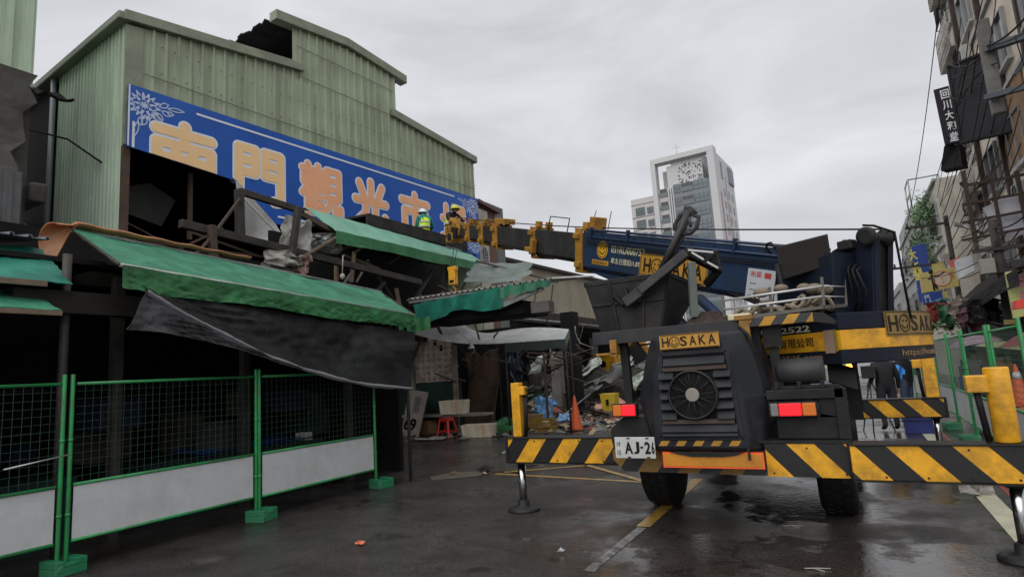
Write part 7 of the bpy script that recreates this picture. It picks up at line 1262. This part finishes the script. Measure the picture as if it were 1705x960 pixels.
def carton(label, x, y, w, d, h, rz, z=0, m=CARD, nm='cardboard_box'):
    mb = MB(); ax, ay = V((math.cos(rz), math.sin(rz), 0)), V((-math.sin(rz), math.cos(rz), 0)); mb.obox((x, y, z + h / 2), (w, d, h), ax, ay); mb.obox(V((x, y, z + h + .006)) + ax * w * .1, (w * .98, d * .5, .01), ax, ay, (0, .1, 1)); mb.obox(V((x, y, z + h * .5)) - ay * (d / 2 + .003), (w * .15, .004, h * .9), ax, ay); tag(mb.build(nm, m, None, bevel=.006), label, 'box')
carton('brown cardboard box behind the yellow crate left of the cone', -9.3, 17.6, .62, .45, .4, .1); carton('tan box under the ledge left of the rust panel', -12.3, 15.9, .6, .4, .42, -.2); carton('small white carton lying by the foam box', -10.3, 15.6, .3, .25, .22, .5, 0, STY, 'carton')
cr = thing('plastic_crate', 'mustard yellow slatted crate beside the orange cone', 'crate', (-8.35, 16.5, 0)); CM = mat('mustard_crate', (.33, .2, .03), .5, 0, .2, 4, dirt=(.12, .08, .03), dirt_amt=.5); mb = MB()
for z in (0, .11, .22, .3): mb.box(-8.7, -8.0, 16.3, 16.33, z, z + .05); mb.box(-8.7, -8.0, 16.77, 16.8, z, z + .05); mb.box(-8.7, -8.67, 16.33, 16.77, z, z + .05); mb.box(-8.03, -8.0, 16.33, 16.77, z, z + .05)
for x in (-8.7, -8.37, -8.05): mb.box(x, x + .05, 16.29, 16.34, 0, .35)
mb.box(-8.68, -8.02, 16.32, 16.78, .02, .04); mb.build('slats', CM, cr); mb = MB(); mb.ball((-8.35, 16.55, .17), .15, 12, (1.6, 1, .8)); mb.build('contents', STY, cr)
mb = MB(); mb.ring((-7.65, 16.3, .07), (0, 1, 0), .06, .02, 20, 6); tag(mb.build('small_ring', RUBBER, None), 'small black rubber ring between the crate and the cone', 'ring')
yb_ = thing('yellow_bucket', 'small yellow box standing in the rubble behind the cone', 'box', (-7.7, 20.6, 0)); mb = MB(); mb.loft([[(-7.95, 20.4, .25), (-7.5, 20.4, .25), (-7.5, 20.8, .25), (-7.95, 20.8, .25)], [(-8.0, 20.35, .85), (-7.45, 20.35, .85), (-7.45, 20.85, .85), (-8.0, 20.85, .85)]]); mb.build('body', mat('bright_yellow_box', (.6, .42, .03), .5, 0, .15, 4), yb_); mb = MB(); mb.box(-7.78, -7.68, 20.33, 20.35, .45, .65); mb.build('mark', INK, yb_)
mb = MB(); mb.box(-8.0, -7.4, 20.3, 20.9, 0, .25); tag(mb.build('timber_block', WOOD, None), 'timber block under the small yellow box', 'timber')
crumple('blue_bag', (-9.7, 19.3, .42), (.75, 0, 0), (0, .5, .8), mat('blue_white_bag', (.1, .3, .62), .4, 0, .3, 2, dirt=(.5, .55, .6), dirt_amt=.9, dirt_scale=1.6), .22, 61, 'crumpled blue and white bag behind the cardboard box', 'bag', 12)
crumple('blue_bag', (-8.85, 19.2, .14), (.6, .1, 0), (0, .5, .25), mat('pale_blue_bag', (.22, .4, .62), .4), .12, 62, 'flattened pale blue bag beside the crumpled blue and white bag', 'bag', 10)
crumple('pink_bag', PZ(1015, 690) + V((0, 0, .25)), (1.2, .2, 0), (0, .6, .5), mat('salmon_sheet', (.55, .27, .2), .5, 0, .2, 3), .2, 63, 'salmon pink plastic sheet on the rubble beside the truck tail light', 'plastic sheet', 12)
crumple('tied_bag', PZ(1625, 822) + V((0, 0, .16)), (.34, .1, 0), (0, .25, .34), mat('clear_white_bag', (.42, .38, .35), .25, 0, .2, 6, trans=.3), .12, 64, 'tied clear plastic bag beside the green foot block at the right', 'bag', 12)
for k, (px, py, w_, lb, c_) in enumerate(((600, 907, .11, 'small orange red scrap lying on the wet road', (.6, .14, .08)), (935, 920, .06, 'small pale scrap lying on the wet road', (.4, .42, .44)), (795, 728, .1, 'white scrap near the foam box', (.5, .5, .48)))): crumple('litter', PZ(px, py) + V((0, 0, .02)), (w_, 0, 0), (0, w_ * .7, .01), mat('litter%d' % k, c_, .5), .02, 70 + k, lb, 'litter', 5)
for k, (px, py, lb) in enumerate(((1320, 877, 'pale twig on the wet road behind the truck wheel'), (1360, 949, 'pale forked twig on the wet road at the bottom edge'))):
    c = PZ(px, py); mb = MB(); mb.tube([c + V((-.09, 0, .008)), c + V((0, .02, .012)), c + V((.1, .05, .01))], .005, 5); mb.tube([c + V((-.02, .01, .01)), c + V((.06, -.03, .008))], .004, 5); tag(mb.build('twig', mat('pale_twig', (.35, .34, .3), .7), None), lb, 'twig')
crumple('paper_scraps', PZ(718, 732) + V((0, 0, .03)), (1.0, .2, 0), (0, .5, .02), DIRTYW, .05, 80, 'flattened pale packaging on the ground in front of the stool', 'packaging', 8)
crumple('green_sheet', (-9.15, 15.5, .25), (.6, .2, 0), (0, .3, .4), TARP_G2, .12, 81, 'scrap of green sheeting behind the foam box on the ground', 'plastic sheet', 8)
mb = MB(); mb.box(.75, 1.3, 15.0, 15.5, 0, .3); mb.box(.72, 1.33, 14.97, 15.53, .27, .33); tag(mb.build('blue_crate', mat('dark_blue_plastic', (.02, .03, .16), .35), None, bevel=.01), 'dark blue plastic tub on the road at the foot of the right fence', 'crate')
# ---- collapsed stalls: planks, sheets, pipes, each its own piece
deb = MB(); deb.grid(lambda u, v: (-17 + 11.5 * u, 21.5 + 9 * v, (1.1 * math.sin(math.pi * u) ** .6 * math.sin(math.pi * v) ** .7 * (1 + .4 * math.sin(u * 23) * math.cos(v * 17)) * (.5 + .9 * (v > .3)))), 40, 30, False)
tag(deb.build('rubble', mat('burnt_rubble', (.03, .027, .025), .95, 0, .6, 3, dirt=(.1, .085, .07), dirt_amt=.7, dirt_scale=4, bump=.8, bscale=14), None), 'heap of burnt rubble in the lane behind the cone', 'rubble', kind='stuff')
kinds = [('burnt plank', WOOD), ('pale plank', mat('pale_plank', (.36, .28, .19), .8, 0, .25, 6)), ('rusty pipe', RUST), ('grey steel bar', GALV), ('charred beam', mat('charred_beam', (.018, .016, .015), .9, 0, .5, 5))]
r_ = random.Random(5)
for k in range(70):
    nm, m_ = kinds[k % 5]; x, y = r_.uniform(-16.5, -6.6), r_.uniform(20.2, 28); L_ = r_.uniform(.8, 2.6); a = r_.uniform(0, 6.28); el = r_.uniform(-.15, .6); z = .12 + r_.uniform(.1, .9) * min(1, max(0, (y - 20.5) / 4)); d = V((math.cos(a) * math.cos(el), math.sin(a) * math.cos(el), math.sin(el))) * L_
    mb = MB(); p = V((x, y, z)); mb.tube([p, p + d], .03, 7) if 'pipe' in nm or 'bar' in nm else mb.beam(p, p + d, r_.uniform(.06, .16), r_.uniform(.03, .08)); tag(mb.build('debris_' + nm.split()[-1], m_, None), nm + ' tossed in the rubble heap behind the cone', nm.split()[-1], 'planks and bars in the rubble heap')
shm = [mat('crumpled_pale_sheet', (.34, .38, .34), .45, .4, .25, 3, dirt=(.1, .09, .08), dirt_amt=.7), mat('crumpled_green_sheet', (.25, .34, .24), .5, .2, .2, 3, dirt=(.09, .1, .08), dirt_amt=.6), mat('sooty_sheet', (.09, .09, .09), .5, .3, .4, 3)]
for k in range(24):
    x, y = r_.uniform(-12.5, -7), r_.uniform(22.5, 29); p = V((x, y, r_.uniform(.7, 2.0))); a = r_.uniform(-.5, .7); crumple('roof_sheet', p, V((math.cos(a) * 1.3, .5, .55 + .4 * r_.random())), V((-.25, .6, .35)), shm[k % 3], .22, 100 + k, ['crumpled pale metal sheet in the rubble heap', 'bent pale green roofing sheet in the rubble heap', 'sooty metal sheet in the rubble heap'][k % 3], 'metal sheet', 9)['group'] = 'crumpled sheets in the rubble heap'
mb = MB(); mb.beam(PY(975, 640, 24), PY(1042, 612, 24), .5, .06); tag(mb.build('roof_sheet', shm[1], None), 'long straight pale green sheet slanting across the rubble heap', 'metal sheet')
# frames, posts, far light of the lane
for k, (a, b, Y, w, lb, m_) in enumerate((((905, 585), (903, 690), 19, .07, 'thin rusty post under the white tent', RUST), ((838, 590), (842, 690), 19, .12, 'pale green post left under the white tent', mat('pale_green_post', (.25, .3, .24), .7)), ((947, 520), (955, 665), 22, .55, 'wide soot black column in the middle of the lane', DARK), ((926, 585), (918, 660), 23, .4, 'pale flaking column behind the tent', mat('flaking_column', (.3, .27, .25), .8, 0, .25, 2, dirt=(.08, .07, .06), dirt_amt=.7)), ((955, 560), (960, 660), 22.6, .3, 'grey rendered column behind the black column', mat('grey_column', (.15, .14, .13), .8, 0, .25, 2)))):
    mb = MB(); p, q = PY(*a, Y), PY(*b, Y); mb.beam(V((p.x, p.y, p.z)), V((p.x, p.y, 0)), w, w); tag(mb.build('column', m_, None), lb, 'column')
for k, (x0, x1, z0, z1, Y, c_, lb) in enumerate(((-22, -16.4, 0, 3.4, 31, (.36, .25, .24), 'pale pinkish wall seen through the burnt stalls'),)): mb = MB(); mb.box(x0, x1, Y, Y + .2, z0, z1); mb.box(x0, x1, Y - .05, Y, z1 - .3, z1); tag(mb.build('pinkish_wall', mat('pinkish_wall', c_, .8, 0, .2, 1, dirt=(.12, .08, .08), dirt_amt=.6), None), lb, 'wall')
for k in range(5): mb = MB(); Y = 22.0 + k * .5; mb.beam(PY(850 + 8 * k, 585 + 6 * k, Y), PY(935, 590 + 11 * k, Y), .05, .05); tag(mb.build('bent_bar', RUST, None), 'bent rusty bar across the opening under the tent', 'bar', 'bent bars under the tent')
for k, (px, lb, c_) in enumerate(((865, 'dark blue cloth hanging under the tent edge', (.03, .045, .07)), (878, 'black cloth hanging under the tent edge', (.02, .02, .022)))): crumple('hanging_cloth', PY(px - 5, 610, 18.6), (.5, 0, 0), (0, .1, 1.1), cloth_mat('hang%d' % k, c_), .12, 90 + k, lb, 'cloth', 8)
# yellow excavator and tree far inside the lane
ex = thing('excavator', 'yellow excavator working far inside the lane', 'excavator', (-13, 34, 0)); mb = MB(); mb.box(-14.2, -11.8, 33, 35, 1.4, 2.5); mb.build('house', YEL, ex, bevel=.1); mb = MB(); mb.box(-14.2, -13.2, 32.9, 34, 2.5, 3.6); mb.build('cab', GLASS, ex, bevel=.08); mb = MB(); mb.beam((-12.4, 34, 2.4), (-10.8, 34, 3.5), .4, .4); mb.beam((-10.8, 34, 3.5), (-9.9, 34, 2.2), .3, .3); mb.build('arm', YELD, ex, bevel=.05); mb = MB(); [mb.box(-14.4, -11.6, y, y + .5, .3, 1.2) for y in (32.8, 34.6)]; mb.build('track', RUBBER, ex, bevel=.2); mb = MB(); mb.cyl((-12.6, 32.98, 2.0), (-12.6, 32.9, 2.0), .2); mb.build('exhaust_port', INK, ex)
te = thing('street_tree', 'green tree behind the yellow excavator in the lane', 'tree', (-15, 38, 0)); mb = MB(); mb.tube([(-15, 38, 0), (-15.1, 38, 1.6), (-15.2, 38, 3)], [.2, .16, .08], 8); mb.tube([(-15.1, 38, 1.6), (-14.3, 38.2, 3)], .06, 6); mb.build('trunk', WOOD, te); leaves('crown', [((-15 + .9 * math.cos(k), 38 + .9 * math.sin(k * 1.7), 3.3 + .5 * math.sin(k * 2.3)), (.9, .9, .6)) for k in range(7)], 1500, .16, te, 12)
# white van far down the street
vn = thing('white_van', 'plain white box van parked far down the street beyond the men', 'van', (.4, 38, 0)); WV = mat('white_van_paint', (.7, .71, .73), .35, 0, .04); mb = MB(); mb.box(-.6, 1.3, 37.5, 41.5, .45, 2.5); mb.box(-.5, 1.2, 41.5, 43, .45, 1.7); mb.build('body', WV, vn, bevel=.06); mb = MB(); mb.box(-.45, 1.15, 37.47, 37.495, 1.6, 2.2); mb.build('rear_window', GLASS, vn)
for x in (-.5, 1.2): mb = MB(); mb.box(x - .06, x + .06, 37.46, 37.495, .8, 1.05); mb.build('tail_light', RED2, vn)
for x in (-.55, 1.05):
    for y in (38.4, 42): mb = MB(); mb.lathe((x, y, .32), [(.2, 0), (.32, .02), (.32, .18), (.2, .2)], (1, 0, 0), 20); mb.build('wheel', RUBBER, vn)

# scraps and splinters strewn along the stall fronts: nobody could count them
r_ = random.Random(21); mb = MB(); fm_ = []; SCR = [DIRTYW, mat('scrap_brown', (.12, .08, .05), .8), mat('scrap_grey', (.2, .2, .19), .7), mat('scrap_black', (.02, .02, .02), .7), mat('scrap_red', (.3, .06, .05), .6), mat('scrap_tan', (.4, .31, .2), .8)]
for k in range(900):
    t_ = r_.random(); x = r_.uniform(-13.5, -6.2); y = r_.uniform(14.4, 22.5)
    if y < 16 and x > -8.6 and r_.random() < .8: continue
    if r_.random() < .1: x, y = r_.uniform(-7.0, -2.6), r_.uniform(9, 20)
    z = .012 + (.0 if y < 20 else r_.random() * .3); a = r_.uniform(0, 6.28); L_ = r_.choice((.05, .09, .16, .3)) * (.4 if x > -6 else 1); w_ = L_ * r_.uniform(.2, .9); d = V((math.cos(a), math.sin(a), r_.uniform(-.05, .4))); q = V((-math.sin(a), math.cos(a), r_.uniform(-.3, .3))); p = V((x, y, z))
    mb.add([p - d * L_ * .2 + V((0, 0, .05 * abs(d.z))), p + d * L_, p + d * L_ + q * w_, p + q * w_, p + d * L_ * .5 + q * w_ * .5 + V((0, 0, L_ * .3))], [(0, 1, 4), (1, 2, 4), (2, 3, 4), (3, 0, 4)]); fm_ += [r_.choice((0, 1, 1, 2, 3, 3, 3, 4, 5))] * 4
tag(mb.build('debris_scraps', None, None, mats=SCR, fmat=fm_, fix=False), 'small scraps and splinters strewn on the ground along the stall fronts', 'debris', kind='stuff')
# torn wires, pipes and strips hanging in the lane and under the awnings
for k in range(22):
    x = r_.uniform(-13, -8.2); y = r_.uniform(15.8, 21.5); z = r_.uniform(2.6, 3.6); L_ = r_.uniform(.5, 1.6); mb = MB(); P_ = [V((x + r_.uniform(-.15, .15) * i, y + r_.uniform(-.1, .1) * i, z - L_ * i / 5)) for i in range(6)]; mb.tube(P_, r_.choice((.012, .02, .03)), 5); tag(mb.build('hanging_strip', r_.choice((RUST, STEEL, WOOD, DIRTYW, RUBBER)), None), 'torn strip or wire dangling inside the burnt lane stalls', 'hanging strip', 'torn strips hanging in the lane')
for k in range(16):
    x = r_.uniform(-10.9, -9.9); y = r_.uniform(9.2, 16.0); z = r_.uniform(3.75, 5.0); a = r_.uniform(-1, 1); L_ = r_.uniform(.6, 1.8); mb = MB(); mb.beam((x, y, z), (x + .2 * a, y + L_ * math.cos(a * 1.4), z + L_ * math.sin(a * 1.4) * .7), r_.uniform(.03, .1), r_.uniform(.03, .06)); tag(mb.build('broken_lath', r_.choice((WOOD, RUST, STEEL, GALV)), None), 'broken lath or bar jammed under the upper awning', 'lath', 'broken laths under the upper awning')
# ---- every loose piece of these parts becomes a part of its own
def split_loose(o):
    me = o.data = o.data.copy(); adj = [[] for _ in me.vertices]
    for e_ in me.edges: a, b = e_.vertices; adj[a].append(b); adj[b].append(a)
    comp = [-1] * len(adj); n = 0
    for i in range(len(adj)):
        if comp[i] >= 0: continue
        st_ = [i]; comp[i] = n
        while st_:
            q = st_.pop()
            for w in adj[q]:
                if comp[w] < 0: comp[w] = n; st_.append(w)
        n += 1
    if n < 2 or n > 40: return
    for k in range(1, n):
        c = o.copy(); c.data = me.copy(); COL.objects.link(c); bm = bmesh.new(); bm.from_mesh(c.data); bm.verts.ensure_lookup_table(); bmesh.ops.delete(bm, geom=[bm.verts[i] for i in range(len(comp)) if comp[i] != k], context='VERTS'); bm.to_mesh(c.data); bm.free()
    bm = bmesh.new(); bm.from_mesh(me); bm.verts.ensure_lookup_table(); bmesh.ops.delete(bm, geom=[bm.verts[i] for i in range(len(comp)) if comp[i] != 0], context='VERTS'); bm.to_mesh(me); bm.free()
SPLIT = {'jack_foot', 'rail', 'ledge', 'partition_wall', 'roof_beam', 'counter', 'mudguard', 'support_post', 'deck_post', 'deck_bracket', 'post', 'brace', 'rail_post', 'strut', 'downpipe', 'bracket', 'rear_board', 'track', 'tray_rail', 'wheel_chock', 'crossarm', 'edge_tube', 'marker_bracket', 'hose', 'front_wall', 'slate_patch', 'tile_stripe', 'bright_edge', 'rope_fall', 'boom_guard', 'boom_bracket'}
for o in list(scene.objects):
    if o.type == 'MESH' and o.parent and o.name.split('.')[0] in SPLIT: split_loose(o)
